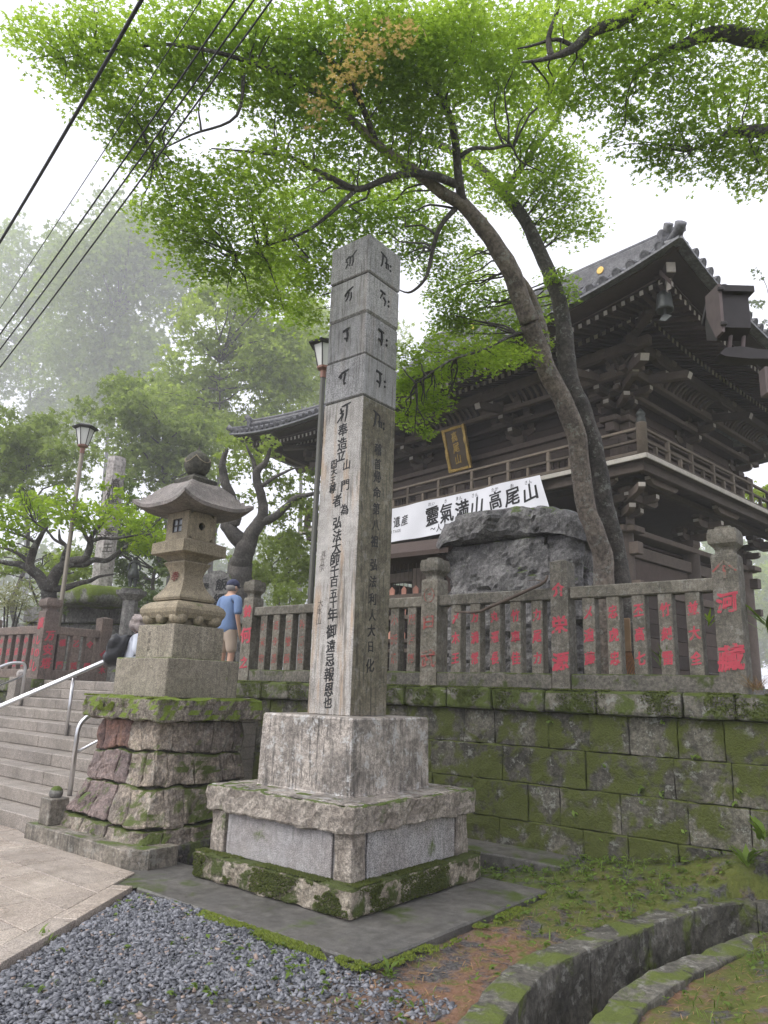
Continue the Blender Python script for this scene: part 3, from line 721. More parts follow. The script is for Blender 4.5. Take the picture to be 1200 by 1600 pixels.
core = MB(); core.frust(LX, LY, [(0.70,0.0),(0.62,0.3),(0.50,0.7),(0.49,1.2)]); core.build('plinth_core', M['lantern_dark'], pl)
for c, (z0, z1, fj, rj) in enumerate(pc):
    for side, js in (('f', fj), ('r', rj), ('l', rj), ('b', rj)):
        for i, (a, b) in enumerate(zip(js[:-1], js[1:])):
            zz0, zz1 = z0+0.006+rp.uniform(0,.012), z1-0.004-rp.uniform(0,.012)
            th = 0.16
            if side == 'f': bx_ = (LX+a+.004, LX+b-.004, LY-.55, LY-.55+th)
            elif side == 'b': bx_ = (LX+a+.004, LX+b-.004, LY+.55-th, LY+.55)
            elif side == 'r': bx_ = (LX+.55-th, LX+.55, LY+max(a,-.55+th)+.004, LY+min(b,.55-th)-.004)
            else: bx_ = (LX-.55, LX-.55+th, LY+max(a,-.55+th)+.004, LY+min(b,.55-th)-.004)
            if bx_[1]-bx_[0] < 0.03 or bx_[3]-bx_[2] < 0.03: continue
            mb = rough(*bx_, zz0, zz1, 0.045, 0.014, 0.024, rp.random()*90, bend, 8.0)
            mat = M['plinth']
            if side in 'fl':
                if c == 0 and (i < 3): mat = M['plinth_red']
                elif c == 0 and i == 3: mat = M['plinth']
                elif c in (1, 2) and i < 3: mat = M['plinth_purple']
            mb.build('plinth_stone', mat, pl, smooth=False)
rough(LX-.655, LX+.665, LY-.655, LY+.66, 1.205, 1.412, 0.04, 0.014, 0.034, 8.8, None, 8.0).build('capstone', M['plinth_cap'], pl, smooth=False)

# ------------------------------------------------------------------ the stone lantern
la = empty('stone_lantern', (LX, LY, 1.41), 'ochre square stone lantern with upswept roof and dark jewel, standing on masonry plinth', 'lantern')
mb = rough(LX-.455, LX+.455, LY-.455, LY+.455, 1.414, 1.806, 0.12, 0.012, 0.006, 1.1); mb.build('lower_tier', M['tier'], la)
mb = rough(LX-.322, LX+.322, LY-.322, LY+.322, 1.808, 2.155, 0.12, 0.010, 0.004, 2.1); t2 = mb.build('upper_tier', M['tier'], la)
# lotus foot with scrolled toes
mb = MB(); mb.frust(LX, LY, [(.22,2.215),(.295,2.23),(.322,2.285),(.325,2.325),(.305,2.365),(.262,2.40),(.225,2.412),(.0,2.412)], cap=False)
mb.frust(LX, LY, [(.225,2.157),(.225,2.29)]); foot = mb.build('scroll_foot', M['lantern'], la, smooth=False)
def ball(x, y, z, r, sx=1, sy=1, sz=1, n=10):
    b = MB(); prof = [(math.sin(math.pi*k/8)*r, math.cos(math.pi*(8-k)/8)*r) for k in range(9)]
    b.lathe(0, 0, [(max(p[0],1e-4), p[1]) for p in prof], n); b.v = [(x+v[0]*sx, y+v[1]*sy, z+v[2]*sz) for v in b.v]; return b
for sx in (-1, 1):
    for sy in (-1, 1):
        ball(LX+sx*.235, LY+sy*.225, 2.222, .10, 1.0, 1.0, .72).build('scroll_toe', M['lantern'], la, smooth=True)
for sx, sy in ((0,-1),(1,0),(0,1),(-1,0)):
    for q in (0,):
        ox, oy = (q*.085, sy*.262) if sx == 0 else (sx*.262, q*.085)
        ball(LX+ox, LY+oy, 2.222, .06, 1.1, 1.1, 1.05).build('scroll_toe', M['lantern'], la, smooth=True)
# waisted stem
prof = []
for k in range(15):
    z = 2.47 + (2.835-2.47)*k/14; t = k/14
    hw = 0.125 + 0.105*max(0,(1-t/0.62))**1.9 + 0.055*max(0,(t-0.62)/0.38)**1.6
    prof.append((hw, z))
mb = MB(); mb.frust(LX, LY, [(.185,2.414),(.228,2.425),(.238,2.45)] + prof + [(.178,2.85)]); stem = mb.build('stem', M['lantern'], la)
char('奉', stem, (LX-0.015, LY-.141, 2.70), 0.15, (R_(90-8), 0, 0), M['dark_red'], 0.008, thick=.006)
mb = MB(); mb.frust(LX, LY, [(.15,2.85),(.165,2.872),(.205,2.905),(.275,2.925),(.288,2.935),(.285,3.055),(.20,3.09),(.195,3.095)]); mb.build('platform', M['lantern'], la)
# fire box with window and round hole
fb = MB(); h = .19
def wall_with_hole(mb, ax, sg, z0, z1, hw, z2, z3):
    d0, d1 = h-0.035, h
    def put(a0,a1,b0,b1):
        if ax == 1: mb.box(LX+a0, LX+a1, LY+(sg*d1 if sg<0 else d0), LY+(-d0 if sg<0 else d1), b0, b1)
        else: mb.box(LX+(-d1 if sg<0 else d0), LX+(-d0 if sg<0 else d1), LY+a0, LY+a1, b0, b1)
    lim = h if ax == 1 else h-0.0352
    put(-lim,-hw,z0,z1); put(hw,lim,z0,z1); put(-hw,hw,z0,z2); put(-hw,hw,z3,z1)
fb2 = MB(); wall_with_hole(fb2, 1, 1, 3.097, 3.40, .085, 3.17, 3.325); fb2.build('fire_box_wall', M['lantern'], la)
wall_with_hole(fb, 1, -1, 3.097, 3.40, .085, 3.17, 3.325)
box = fb.build('fire_box_wall', M['lantern'], la)
for sg in (1, -1):
    n = 20; mb = MB(); x1, x0 = LX+sg*h, LX+sg*(h-.035); zc = 3.25; rr = .042
    vs = []; fs = []
    for xx in (x1, x0):
        for k in range(n):
            a = 2*math.pi*k/n; vs.append((xx, LY+math.cos(a)*rr, zc+math.sin(a)*rr*1.05))
        for k in range(n):
            a = 2*math.pi*k/n; c_, s_ = math.cos(a), math.sin(a); q = max(abs(c_), abs(s_))
            vs.append((xx, LY+c_/q*(h-.0352), 3.2485+s_/q*.1515))
    for b_ in (0, 2*n):
        for k in range(n): fs.append((b_+k, b_+(k+1)%n, b_+n+(k+1)%n, b_+n+k))
    for k in range(n): fs.append((k, (k+1)%n, 2*n+(k+1)%n, 2*n+k))
    mb.add(vs, fs); mb.build('round_opening', M['lantern'], la)
M['wood_dark'] = plain('dark_wood', (0.035,0.028,0.024), 0.6, var=0.3, stretch=(1,1,8))
for sg in (-1, 1):
    mb = MB(); y0 = LY+sg*(h-.012)
    for a in (-.082,.0,.082): mb.box(LX+a-.006, LX+a+.006, y0-.006, y0+.006, 3.17, 3.325)
    for z in (3.176,3.247,3.319): mb.box(LX-.085, LX+.085, y0-.005, y0+.005, z-.006, z+.006)
    mb.build('window_lattice', M['wood_dark'], box)
M['paper'] = plain('window_glass', (0.32,0.34,0.36), 0.25, var=0.1)
for sg in (-1, 1):
    mb = MB(); y0 = LY+sg*(h-.026); mb.box(LX-.084, LX+.084, y0-.003, y0+.003, 3.171, 3.324); mb.build('window_pane', M['paper'], box)
# upswept roof
RT = [(0,3.79),(.2,3.785),(.37,3.755),(.5,3.705),(.65,3.63),(.8,3.545),(.92,3.48),(1.0,3.452)]
def roof_pt(u, v, top):
    q = max(abs(u), abs(v)); k = min(abs(u), abs(v))/max(q, 1e-6); hw = 0.462
    lift = 0.095*k**3*q**3
    if top: z = np.interp(q, [a for a, _ in RT], [b for _, b in RT]) + lift + .012*k**6*(1-q)
    else: z = 3.398 + 0.014*q + lift*1.05
    ext = 1 + 0.03*k**6*q**2
    return (LX+u*hw*ext, LY+v*hw*ext, z)
N = 24; mb = MB(); gi = {}
for t_ in (1, 0):
    for j in range(N+1):
        for i in range(N+1):
            u, v_ = -1+2*i/N, -1+2*j/N; p = roof_pt(u, v_, t_)
            gi[(t_,i,j)] = len(mb.v); mb.v.append(p)
for t_ in (1, 0):
    for j in range(N):
        for i in range(N): mb.f.append((gi[(t_,i,j)],gi[(t_,i+1,j)],gi[(t_,i+1,j+1)],gi[(t_,i,j+1)]))
ring = [(i,0) for i in range(N)]+[(N,j) for j in range(N)]+[(i,N) for i in range(N,0,-1)]+[(0,j) for j in range(N,0,-1)]
for k in range(len(ring)):
    a, b = ring[k], ring[(k+1)%len(ring)]; mb.f.append((gi[(1,)+a],gi[(1,)+b],gi[(0,)+b],gi[(0,)+a]))
ro_ = mb.build('roof', M['lantern_roof'], la, smooth=True); ro_.data.set_sharp_from_angle(angle=R_(24))
mb = MB(); mb.frust(LX, LY, [(.17,3.755),(.17,3.80),(.155,3.815),(.10,3.825),(.085,3.86)]); mb.build('finial_base', M['lantern_dark'], la)
mb = MB(); mb.lathe(LX, LY, [(.05,3.85),(.10,3.875),(.135,3.93),(.148,3.99),(.142,4.04),(.12,4.09),(.085,4.125),(.045,4.15),(.018,4.175),(.008,4.205),(.003,4.225)], 20); jw = mb.build('jewel', M['lantern_dark'], la, smooth=True)
mb = MB()
for k in range(4):
    a0 = R_(45+90*k); pth = []
    for q in range(9):
        s_ = q/8; a = a0 + R_(90)*s_; z = 4.075 - 0.08*abs(2*s_-1)**1.0*0 - 0.075*(1-abs(2*s_-1)**2)
        r_ = .1445 - 0.35*max(0, z-4.05)
        pth.append((LX+r_*math.cos(a), LY+r_*math.sin(a), z))
    mb.tube(pth, 0.006, 5)
mb.build('petal_rim', M['lantern'], jw)
for ch, z in (('高',2.06),('尾',1.985),('山',1.915)): char(ch, t2, (LX-0.09, LY-.3225, z), 0.06, FRONT, M['faded_ink'], 0.0)

# kerb stone with bevelled corner in front of the plinth
mb = MB(); n = 5
kp = [(-7.69,3.965),(-5.98,3.965),(-5.80,4.12),(-5.80,4.42),(-5.98,4.42),(-6.0,4.25),(-7.69,4.25)]
vs = [(x,y,-0.08) for x,y in kp]+[(x,y,0.137) for x,y in kp]+[(x*0.997-0.02,y*0.998+0.013,0.148) for x,y in kp]; k_ = len(kp)
mb.add(vs, [tuple(range(2*k_,3*k_))]+[(i,(i+1)%k_,(i+1)%k_+k_,i+k_) for i in range(k_)]+[(i+k_,(i+1)%k_+k_,(i+1)%k_+2*k_,i+2*k_) for i in range(k_)])
kb = tag(mb.build('kerb_stone', M['kerb']), 'low stone kerb with a cut corner wrapping the foot of the masonry plinth', 'kerb')
# soil wedge between kerb and plinth
rough(-7.66,-5.9,4.2,5.7,-0.1,0.13,0.2,0.05,0.03,4.4).build('soil_bank', M['earth']).__setitem__('kind','structure')

def ball_post(x, y, z0, w_, hgt, r, mat, ballmat, label):
    e = empty('ball_post', (x, y, z0), label, 'bollard')
    mb = MB(); mb.cbox(x-w_/2, x+w_/2, y-w_/2, y+w_/2, z0, z0+hgt, 0.008); mb.build('shaft', mat, e)
    ball(x, y, z0+hgt+r*0.62, r, 1, 1, 1, 16).build('ball', ballmat, e, smooth=True)
ball_post(-7.47, 4.12, 0.148, 0.20, 0.25, 0.068, M['kerb'], M['old_stone'], 'short square stone post with a ball top at the end of the kerb')

# ------------------------------------------------------------------ stone staircase
SX0, SX1 = -13.95, -7.70
st = empty('stone_staircase', (-10.8, 4.13, 0), 'wide flight of pale stone steps climbing to the terrace', 'staircase')
rs = random.Random(3)
for i in range(10):
    y0 = 4.13 + 0.336*i; z1 = 0.155*(i+1)
    x = SX0
    while x < SX1 - 0.01:
        x2 = min(SX1, x + rs.choice([1.3, 1.55, 1.8]))
        if SX1 - x2 < 0.4: x2 = SX1
        mb = MB(); mb.cbox(x+0.0015, x2-0.0015, y0, y0+0.45, z1-0.1545 if i else -0.1, z1+rs.uniform(-.002,.002), 0.01)
        mb.build('step', M['step'], st); x = x2
mb = MB(); mb.box(SX0+.01, SX1-.01, 4.3, 7.2, -0.15, 0.0)
for i in range(1, 10): mb.box(SX0+.01, SX1-.01, 4.25+0.336*i, 7.2, 0.155*(i-1), 0.155*i-0.004)
mb.build('stair_core', M['step'], st)

def bar(mb, pts, r=0.022, n=10): mb.tube(pts, r, n)
def bend_path(pts, rad=0.12, seg=5):
    outp = [Vector(pts[0])]
    for a, b, c in zip(pts[:-2], pts[1:-1], pts[2:]):
        a, b, c = Vector(a), Vector(b), Vector(c); u = (a-b).normalized(); v_ = (c-b).normalized()
        r = min(rad, (a-b).length*.45, (c-b).length*.45)
        p0, p1 = b+u*r, b+v_*r
        for k in range(seg+1):
            t = k/seg; outp.append((1-t)**2*p0 + 2*t*(1-t)*b + t*t*p1)
    outp.append(Vector(pts[-1])); return outp
def stair_z(y): return 0.155*max(0, min(10, math.floor((y-4.13)/0.336)+1))
def handrail(x, y0, y1, label, double, posts_):
    e = empty('handrail', (x, y0, stair_z(y0)), label, 'handrail')
    sl = 0.155/0.336; zt = lambda y: 0.155*((y-4.13)/0.336) + 0.155 + 0.72
    offs = (-0.035, 0.035) if double else (0.0,)
    for o_ in offs:
        mb = MB(); pts = [(x+o_, y0, stair_z(y0)), (x+o_, y0, zt(y0)+0.02), (x+o_, y1-0.25, zt(y1-0.25)), (x+o_, y1, zt(y1-0.25)+0.0), (x+o_, y1, stair_z(y1))]
        if double:
            pts = [(x+o_, y0-0.2, zt(y0-.2)), (x+o_, y1-0.25, zt(y1-0.25)), (x+o_, y1+0.3, zt(y1-0.25))]
        mb.tube(bend_path(pts, 0.14 if not double else 0.02), 0.027, 12); mb.build('rail_tube', M['steel'], e, smooth=True)
    if not double:
        mb = MB(); mb.tube([(x, y0, zt(y0)-0.33), (x, y1, zt(y1)-0.33)], 0.016, 10); mb.build('lower_rail', M['steel'], e, smooth=True)
    for y in posts_:
        mb = MB(); mb.tube([(x, y, stair_z(y)), (x, y, zt(y)-0.02)], 0.024, 10); mb.build('rail_post', M['steel'], e, smooth=True)
        if double:
            mb = MB(); mb.box(x-0.06, x+0.06, y-0.02, y+0.02, zt(y)-0.045, zt(y)-0.025); mb.build('bracket', M['steel'], e)
handrail(-10.42, 4.5, 7.05, 'double stainless steel handrail running up the middle of the steps', True, (4.55, 5.78, 6.95))
handrail(-8.05, 4.60, 6.0, 'stainless steel handrail curving up beside the masonry plinth', False, (5.3,))
handrail(-13.3, 4.60, 6.45, 'stainless steel handrail with a hooked end at the far side of the steps', False, (5.5,))

# ------------------------------------------------------------------ far stone fence on the other side of the steps
ff = empty('stone_fence', (-14.0, 7.1, 1.55), 'brownish stone fence with red carved names, across the steps below the plum tree', 'fence')
fw = empty('retaining_wall', (-16, 7.2, 0), 'low mossy wall under the brownish fence on the far side of the steps', 'wall')
for a in range(6):
    x1 = -13.98 - a*1.1
    rough(x1-1.095, x1, 6.95, 7.4, 1.30, 1.56, 0.25, 0.03, 0.012, a*2.2).build('coping_stone', M['coping'], fw)
    for c in range(4):
        of = 0.3*(c % 2)
        rough(x1-1.095+of, x1+of if a else x1, 7.0, 7.3, c*0.325, c*0.325+0.32, 0.25, 0.02, 0.012, a*3+c).build('wall_block', M['wallstone'], fw)
for k in range(2):
    rough(-14.25, -13.96, 7.41+k*0.9, 7.41+k*0.9+0.895, 1.30, 1.56, 0.25, 0.03, 0.012, k*4.4).build('coping_stone', M['step'], fw)
zt = 3.10
P_B = fence_post(-14.12, 7.16, 0.28, 1.562, 3.12, M['fence_warm'], True, ff)
P_C = fence_post(-14.12, 8.36, 0.24, 1.562, 2.86, M['fence_warm'], False, ff)
P_A = fence_post(-16.5, 7.16, 0.28, 1.562, 2.80, M['fence_warm'], False, ff)
P_D = fence_post(-18.9, 7.16, 0.28, 1.562, 3.12, M['fence_warm'], True, ff)
for a, b in ((-16.36,-14.26),(-18.76,-16.64)):
    mb = MB(); mb.cbox(a, b, 7.08, 7.24, 2.42, 2.58, 0.012); mb.build('top_rail', M['fence_warm'], ff)
    mb = MB(); mb.cbox(a, b, 7.05, 7.27, 1.561, 1.74, 0.012); mb.build('sill_stone', M['fence_warm'], ff)
    for k in range(6):
        x = a + (b-a)*(k+0.5)/6
        mb = MB(); mb.cbox(x-.09, x+.09, 7.10, 7.22, 1.73, 2.43, .008); o = mb.build('baluster', M['fence_warm'], ff)
        for j, ch in enumerate('小田吉' if k % 2 else '中村五'): char(ch, o, (x, 7.0995, 2.3-j*.22), .15, FRONT, M['red_ink'], .04, thick=.02)
mb = MB(); mb.cbox(-14.2, -14.04, 7.30, 8.24, 2.42, 2.58, 0.012); mb.build('top_rail', M['fence_warm'], ff)
mb = MB(); mb.cbox(-14.24, -14.0, 7.30, 8.24, 1.561, 1.74, 0.012); mb.build('sill_stone', M['fence_warm'], ff)
for k, tx in enumerate(('橋 門','乙 荒','令 門')):
    y = 7.47 + 0.29*k
    mb = MB(); mb.cbox(-14.19, -14.05, y-.085, y+.085, 1.73, 2.43, .008); o = mb.build('baluster', M['fence_warm'], ff)
    for j, ch in enumerate(tx):
        if ch != ' ': char(ch, o, (-14.0495, y, 2.27-j*.215), .15, RIGHT, M['red_ink'], .045, thick=.02)
for ch, z, s_ in (('万',2.38,.21),('安',2.12,.21),('塔',1.86,.21)): char(ch, P_B, (-13.9795, 7.16, z), s_, RIGHT, M['red_ink'], .05, thick=.02)
for ch, z, s_ in (('廣',2.62,.24),('し',2.3,.2),('の',2.05,.2),('し',1.8,.22)): char(ch, P_B, (-14.12, 7.0195, z), s_, FRONT, M['red_ink'], .045, thick=.02)
for ch, z, s_ in (('令',2.08,.2),('木',1.78,.15)): char(ch, P_C, (-13.9995, 8.36, z), s_, RIGHT, M['red_ink'], .045, thick=.02)
ball_post(-13.78, 6.62, 1.085, 0.28, 0.50, 0.085, M['step'], M['pale_stone'], 'square stone post with a pale ball top beside the hooked handrail')

# ------------------------------------------------------------------ two-storey temple gate
def wood(name, c, rough_=0.75, rand=0.35, var=0.42, spec=0.2):
    m, t, b = newmat(name); L = t.links.new
    tc = t.nodes.new("ShaderNodeTexCoord"); P = posn(t).outputs["Position"]
    n = noise_(t, scaled(t, P, (3,3,3)), 2.0, 6, 0.7, 0.6); n2 = noise_(t, P, 35, 4, 0.7)
    col = mixrgb(t, n, tuple(x*(1-var) for x in c), tuple(x*(1+var) for x in c))
    col = mixrgb(t, 0.5, col, mixrgb(t, n2, (0.5,)*3, (1.5,)*3), 'MULTIPLY')
    oi = t.nodes.new("ShaderNodeObjectInfo")
    col = mixrgb(t, 1.0, col, mixrgb(t, oi.outputs["Random"], (1-rand,)*3, (1+rand,)*3), 'MULTIPLY')
    L(col, b.inputs["Base Color"]); b.inputs["Roughness"].default_value = rough_; b.inputs["Specular IOR Level"].default_value = spec
    bp = t.nodes.new("ShaderNodeBump"); bp.inputs["Strength"].default_value = 0.25; bp.inputs["Distance"].default_value = 0.01; L(n2, bp.inputs["Height"]); L(bp.outputs[0], b.inputs["Normal"])
    return m
M['gate'] = wood('gate_wood', (0.062,0.045,0.038))
M['gate_lt'] = wood('weathered_gate_wood', (0.105,0.083,0.068))
M['gate_rail'] = wood('railing_wood', (0.15,0.123,0.095))
M['gate_pale'] = wood('pale_wood_edge', (0.42,0.39,0.34), rand=0.1)
M['gate_end'] = wood('rafter_end_paint', (0.36,0.325,0.285), rand=0.3, var=0.25)
M['tile'] = stone('roof_tile', (0.15,0.153,0.16), (0.085,0.088,0.093), 3.0, streak=0.3, lichen=0.15, rough_=0.42, bump=0.15, rand=0.12)
M['tile_dark'] = stone('ridge_tile', (0.11,0.11,0.115), (0.07,0.07,0.075), 3.0, lichen=0.1, rough_=0.5, bump=0.2, rand=0.1)
M['gold'] = plain('gilding', (0.42,0.28,0.085), 0.42, 0.7, var=0.4, sc=25)
M['bronze'] = plain('dark_bronze', (0.06,0.065,0.06), 0.45, 0.6, var=0.3)
th = R_(8.85); GU = Vector((math.cos(th), -math.sin(th), 0)); GV = Vector((math.sin(th), math.cos(th), 0))
GT = at(1064, 378, 12.0)
GO = GT + GU*-7.07 + GV*5.9; GO.z = 1.545
gate = empty('temple_gate', GO, 'dark two-storey wooden temple gate with railed balcony and tiled hip roof', 'gate', rz=-th)
EX, EY = 7.07, 5.9
def G(mb, name, mat, par=None, smooth=False): return mb.build(name, mat, par or gate, smooth=smooth, local=True)
def GC(name, me, mat, loc=(0,0,0), rot=(0,0,0), par=None, scale=None): return link(name, me, mat, par or gate, True, loc, rot, scale)
def gbox(name, mat, *a, b=0.012, par=None): mb = MB(); mb.cbox(*a, b); return G(mb, name, mat, par)
def lift(s, half): return 0.56*(min(1.0, abs(s)/half))**3.2
colx = (-4.17,-1.65,1.65,4.17); coly = (-3.0,0.0,3.0)
# podium and lower storey
mb = rough(-5.0,5.0,-3.8,3.8,0.0,0.34,0.6,0.03,0.01,2.2); G(mb, 'podium', M['old_stone'])
cm = MB(); cm.lathe(0,0,[(.26,.34),(.27,.42),(.215,.46),(.215,3.30),(.20,3.36)],20); cmesh = cm.mesh('column', True)
for x in colx:
    for y in coly: GC('column', cmesh, M['gate_lt'], (x,y,0))
for z0, z1, e in ((2.85,3.10,0.11),(2.15,2.32,0.08),(3.30,3.42,0.22)):
    for y in (-3.0, 3.0): gbox('tie_beam', M['gate_lt'], -4.55,4.55, y-e, y+e, z0, z1)
    for x in (-4.17, 4.17): gbox('tie_beam', M['gate_lt'], x-e+.003, x+e-.003, -3.35, 3.35, z0+.004, z1+.004)
for x in (-4.17, 4.17):
    for (ya, yb) in ((-2.78,-0.22),(0.22,2.78)):
        for k in range(6): gbox('wall_board', M['gate'], x-0.03, x+0.03, ya, yb, 0.36+k*0.30, 0.36+k*0.30+0.293, b=0.006)
        gbox('wall_board', M['gate'], x-0.025, x+0.025, ya, yb, 2.325, 2.845, b=0.006)
for (xa, xb) in ((-3.95,-1.87),(1.87,3.95)):
    for k in range(6): gbox('wall_board', M['gate'], xa, xb, 0.4, 0.46, 0.36+k*0.42, 0.36+k*0.42+0.413, b=0.006)
    for k in range(9): gbox('lattice_bar', M['gate'], xa+0.1+k*0.235, xa+0.14+k*0.235, -3.03, -2.99, 0.36, 2.15, b=0.004)
    gbox('lattice_rail', M['gate_lt'], xa, xb, -3.05, -2.97, 1.0, 1.1)
gbox('ceiling_board', M['gate'], -4.1,4.1,-2.95,2.95,3.2,3.26)
# bracket pieces (shared meshes)
def arm_mesh(L_, h_=0.15, w_=0.12):
    # boat-shaped arm along X, undersides curved up at the ends
    mb = MB(); n = 6; top = h_; pts = []
    prof = [(-L_/2, h_*0.55)] + [(-L_/2 + 0.16*k/n, h_*0.55*(1-math.sin(math.pi/2*k/n))) for k in range(1, n+1)]
    prof += [(-a, b) for a, b in prof[::-1]]
    poly = [(a, b) for a, b in prof] + [(L_/2, top), (-L_/2, top)]
    mb.prism(poly, 1, -w_/2, w_/2)
    me = mb.mesh('bracket_arm'); me.materials.append(M['gate_lt']); me.materials.append(M['gate_end'])
    for p in me.polygons:
        if abs(p.normal.x) > 0.95: p.material_index = 1
    return me
armL, armM, armS = arm_mesh(1.15), arm_mesh(0.85), arm_mesh(0.62)
bb = MB(); bb.frust(0,0,[(.065,0),(.095,.05),(.095,.115)]); blockS = bb.mesh('bearing_block'); blockS.materials.append(M['gate_lt'])
bb = MB(); bb.frust(0,0,[(.13,0),(.18,.09),(.18,.2)]); blockL = bb.mesh('bearing_block'); blockL.materials.append(M['gate_lt'])
def steps_arm(L_, h_=0.15, w_=0.13):
    mb = MB(); n = 6
    poly = [(0.35,0),( -L_+0.14,0)] + [(-L_+0.14-0.14*math.sin(math.pi/2*k/n), h_*0.6*(1-math.cos(math.pi/2*k/n))) for k in range(1,n+1)] + [(-L_,h_),(0.35,h_)]
    mb.prism(poly, 0, -w_/2, w_/2)
    me = mb.mesh('bracket_arm'); me.materials.append(M['gate_lt']); me.materials.append(M['gate_end'])
    for p in me.polygons:
        if p.normal.y < -0.9: p.material_index = 1
    return me
sa = {s_: steps_arm(s_) for s_ in (0.45,0.62,0.80,0.98,1.16,1.30)}
tm = MB(); tm.prism([(0.6,0.36),(0.6,0.22),(-1.45,-0.14),(-1.5,-0.02),(-1.45,0.02)], 0, -.075, .075); tail = tm.mesh('tail_rafter'); tail.materials.append(M['gate_lt']); tail.materials.append(M['gate_end'])
for p in tail.polygons:
    if p.normal.y < -0.7: p.material_index = 1
def bracket_set(loc, rz, steps, z0, corner=False, dz=0.215, dy=0.36):
    s_ = empty('bracket_set', loc, None, None, rz=rz); s_.parent = gate
    GC('bearing_block', blockL, None, (0,0,z0), par=s_)
    z = z0+0.2
    for k in range(steps+1):
        y = -dy*k
        if k < steps: GC('bracket_arm', sa[(0.45,0.80,1.16)[min(k,2)]], None, (0,0,z), par=s_)
        GC('bracket_arm', (armM, armL, armL, armM)[k] if not corner else armM, None, (0,y,z+0.003), par=s_)
        w_ = 0.34 if (k in (0,3) or corner) else 0.48
        for q in (-w_, 0, w_): GC('bearing_block', blockS, None, (q, y, z+0.15), par=s_)
        z += dz
    if steps == 3:
        GC('tail_rafter', tail, None, (0,-0.15,z0+0.62), par=s_)
    if corner:
        for k in range(steps): GC('bracket_arm', sa[(0.62,1.16,1.30)[min(k,2)]], None, (0,0,z0+0.2+k*dz+0.006), (0,0,corner), par=s_, scale=(1,1.22,1))
        if steps == 3: GC('tail_rafter', tail, None, (0,-0.0,z0+0.60), (0,0,corner), par=s_, scale=(1.1,1.35,1))
    return s_
# balcony brackets (two steps) and upper brackets (three steps)
for z0, steps in ((3.42,2),(5.79,3)):
    dz = 0.235 if steps == 2 else 0.215; dy = 0.45 if steps == 2 else 0.36
    for x in colx:
        c_ = R_(45) if x > 4 else (R_(-45) if x < -4 else False)
        bracket_set((x,-3.0,0), 0, steps, z0, c_, dz, dy)
    for y in (-3.0, 0.0, 3.0): bracket_set((4.17,y,0), R_(90), steps, z0, False, dz, dy)
    for y in (-3.0, 0.0): bracket_set((-4.17,y,0), R_(-90), steps, z0, False, dz, dy)
    for x in (-2.9, 0.0, 2.9) if steps == 2 else (0.0,):                 # struts between the brackets
        mb = MB(); mb.frust(x, -3.0, [(.12,.05,z0),(.07,.05,z0+.2),(.05,.05,z0+.32)]); G(mb, 'strut', M['gate_lt'])
# balcony
bx, by = 5.40, 4.23
for i in range(18):
    xa = -bx + 2*bx*i/18; gbox('floor_plank', M['gate_lt'], xa+.002, xa+2*bx/18-.002, -by, -3.0, 4.40, 4.475, b=0.006)
for i in range(12):
    ya = -3.0 + (by+3.0)*i/12
    for s_ in (-1, 1): gbox('floor_plank', M['gate_lt'], min(s_*4.1,s_*bx), max(s_*4.1,s_*bx), ya+.002, ya+(by+3.0)/12-.002, 4.40, 4.475, b=0.006)
for y in (-by,): gbox('balcony_edge', M['gate_pale'], -bx-.02, bx+.02, y-.03, y+.0, 4.39, 4.485, b=0.008)
for s_ in (-1, 1): gbox('balcony_edge', M['gate_pale'], s_*bx-.03 if s_<0 else bx, -bx if s_<0 else bx+.03, -by-.0, by, 4.388, 4.487, b=0.008)
for o_, z0, z1 in ((0.12,4.20,4.398),(0.62,4.16,4.30)):
    gbox('balcony_beam', M['gate_lt'], -bx+o_, bx-o_, -by+o_, -by+o_+.14, z0, z1)
    for s_ in (-1, 1): gbox('balcony_beam', M['gate_lt'], min(s_*(bx-o_),s_*(bx-o_-.14)), max(s_*(bx-o_),s_*(bx-o_-.14)), -by+o_+.002, by-o_, z0+.003, z1-.001)
gbox('balcony_soffit', M['gate'], -bx+.7, bx-.7, -by+.8, 3.4, 4.33, 4.36)
# railing
rx, ry = 5.27, 4.10
pm = MB(); pm.lathe(0,0,[(.10,4.478),(.10,5.12),(.105,5.125),(.105,5.14),(.095,5.145)],14); pmesh = pm.mesh('corner_post', True)
gm = MB(); gm.lathe(0,0,[(.088,5.14),(.095,5.16),(.09,5.20),(.095,5.215),(.085,5.25),(.06,5.265),(.085,5.29),(.09,5.33),(.07,5.375),(.03,5.41),(.008,5.44)],14); gmesh = gm.mesh('post_finial', True)
for x, y in ((rx,-ry),(-rx,-ry),(rx,ry)):
    o = GC('corner_post', pmesh, M['gate_rail'], (x,y,0)); GC('post_finial', gmesh, M['bronze'], (0,0,0), par=o)
for z0, z1, e in ((4.53,4.60,.045),(4.78,4.835,.04),(5.02,5.075,.035)):
    gbox('rail', M['gate_rail'], -rx+.08, rx-.08, -ry-e, -ry+e, z0, z1, b=.01)
    for s_ in (-1, 1): gbox('rail', M['gate_rail'], s_*rx-e, s_*rx+e, -ry+.08, ry-.08, z0+.002, z1+.002, b=.01)
vm = MB(); vm.cbox(-.04,.04,-.038,.038,4.477,5.02,.008); vmesh = vm.mesh('rail_post')
vm = MB(); vm.cbox(-.035,.035,-.032,.032,4.60,4.78,.006); vmesh2 = vm.mesh('rail_strut')
for k in range(1, 10):
    x = -rx + 2*rx*k/10; GC('rail_post', vmesh, M['gate_rail'], (x,-ry,0)); GC('rail_strut', vmesh2, M['gate_rail'], (x-rx/10,-ry,0))
for k in range(1, 8):
    y = -ry + 2*ry*k/8
    for s_ in (-1, 1): GC('rail_post', vmesh, M['gate_rail'], (s_*rx,y,0)); GC('rail_strut', vmesh2, M['gate_rail'], (s_*rx,y-ry/8,0))
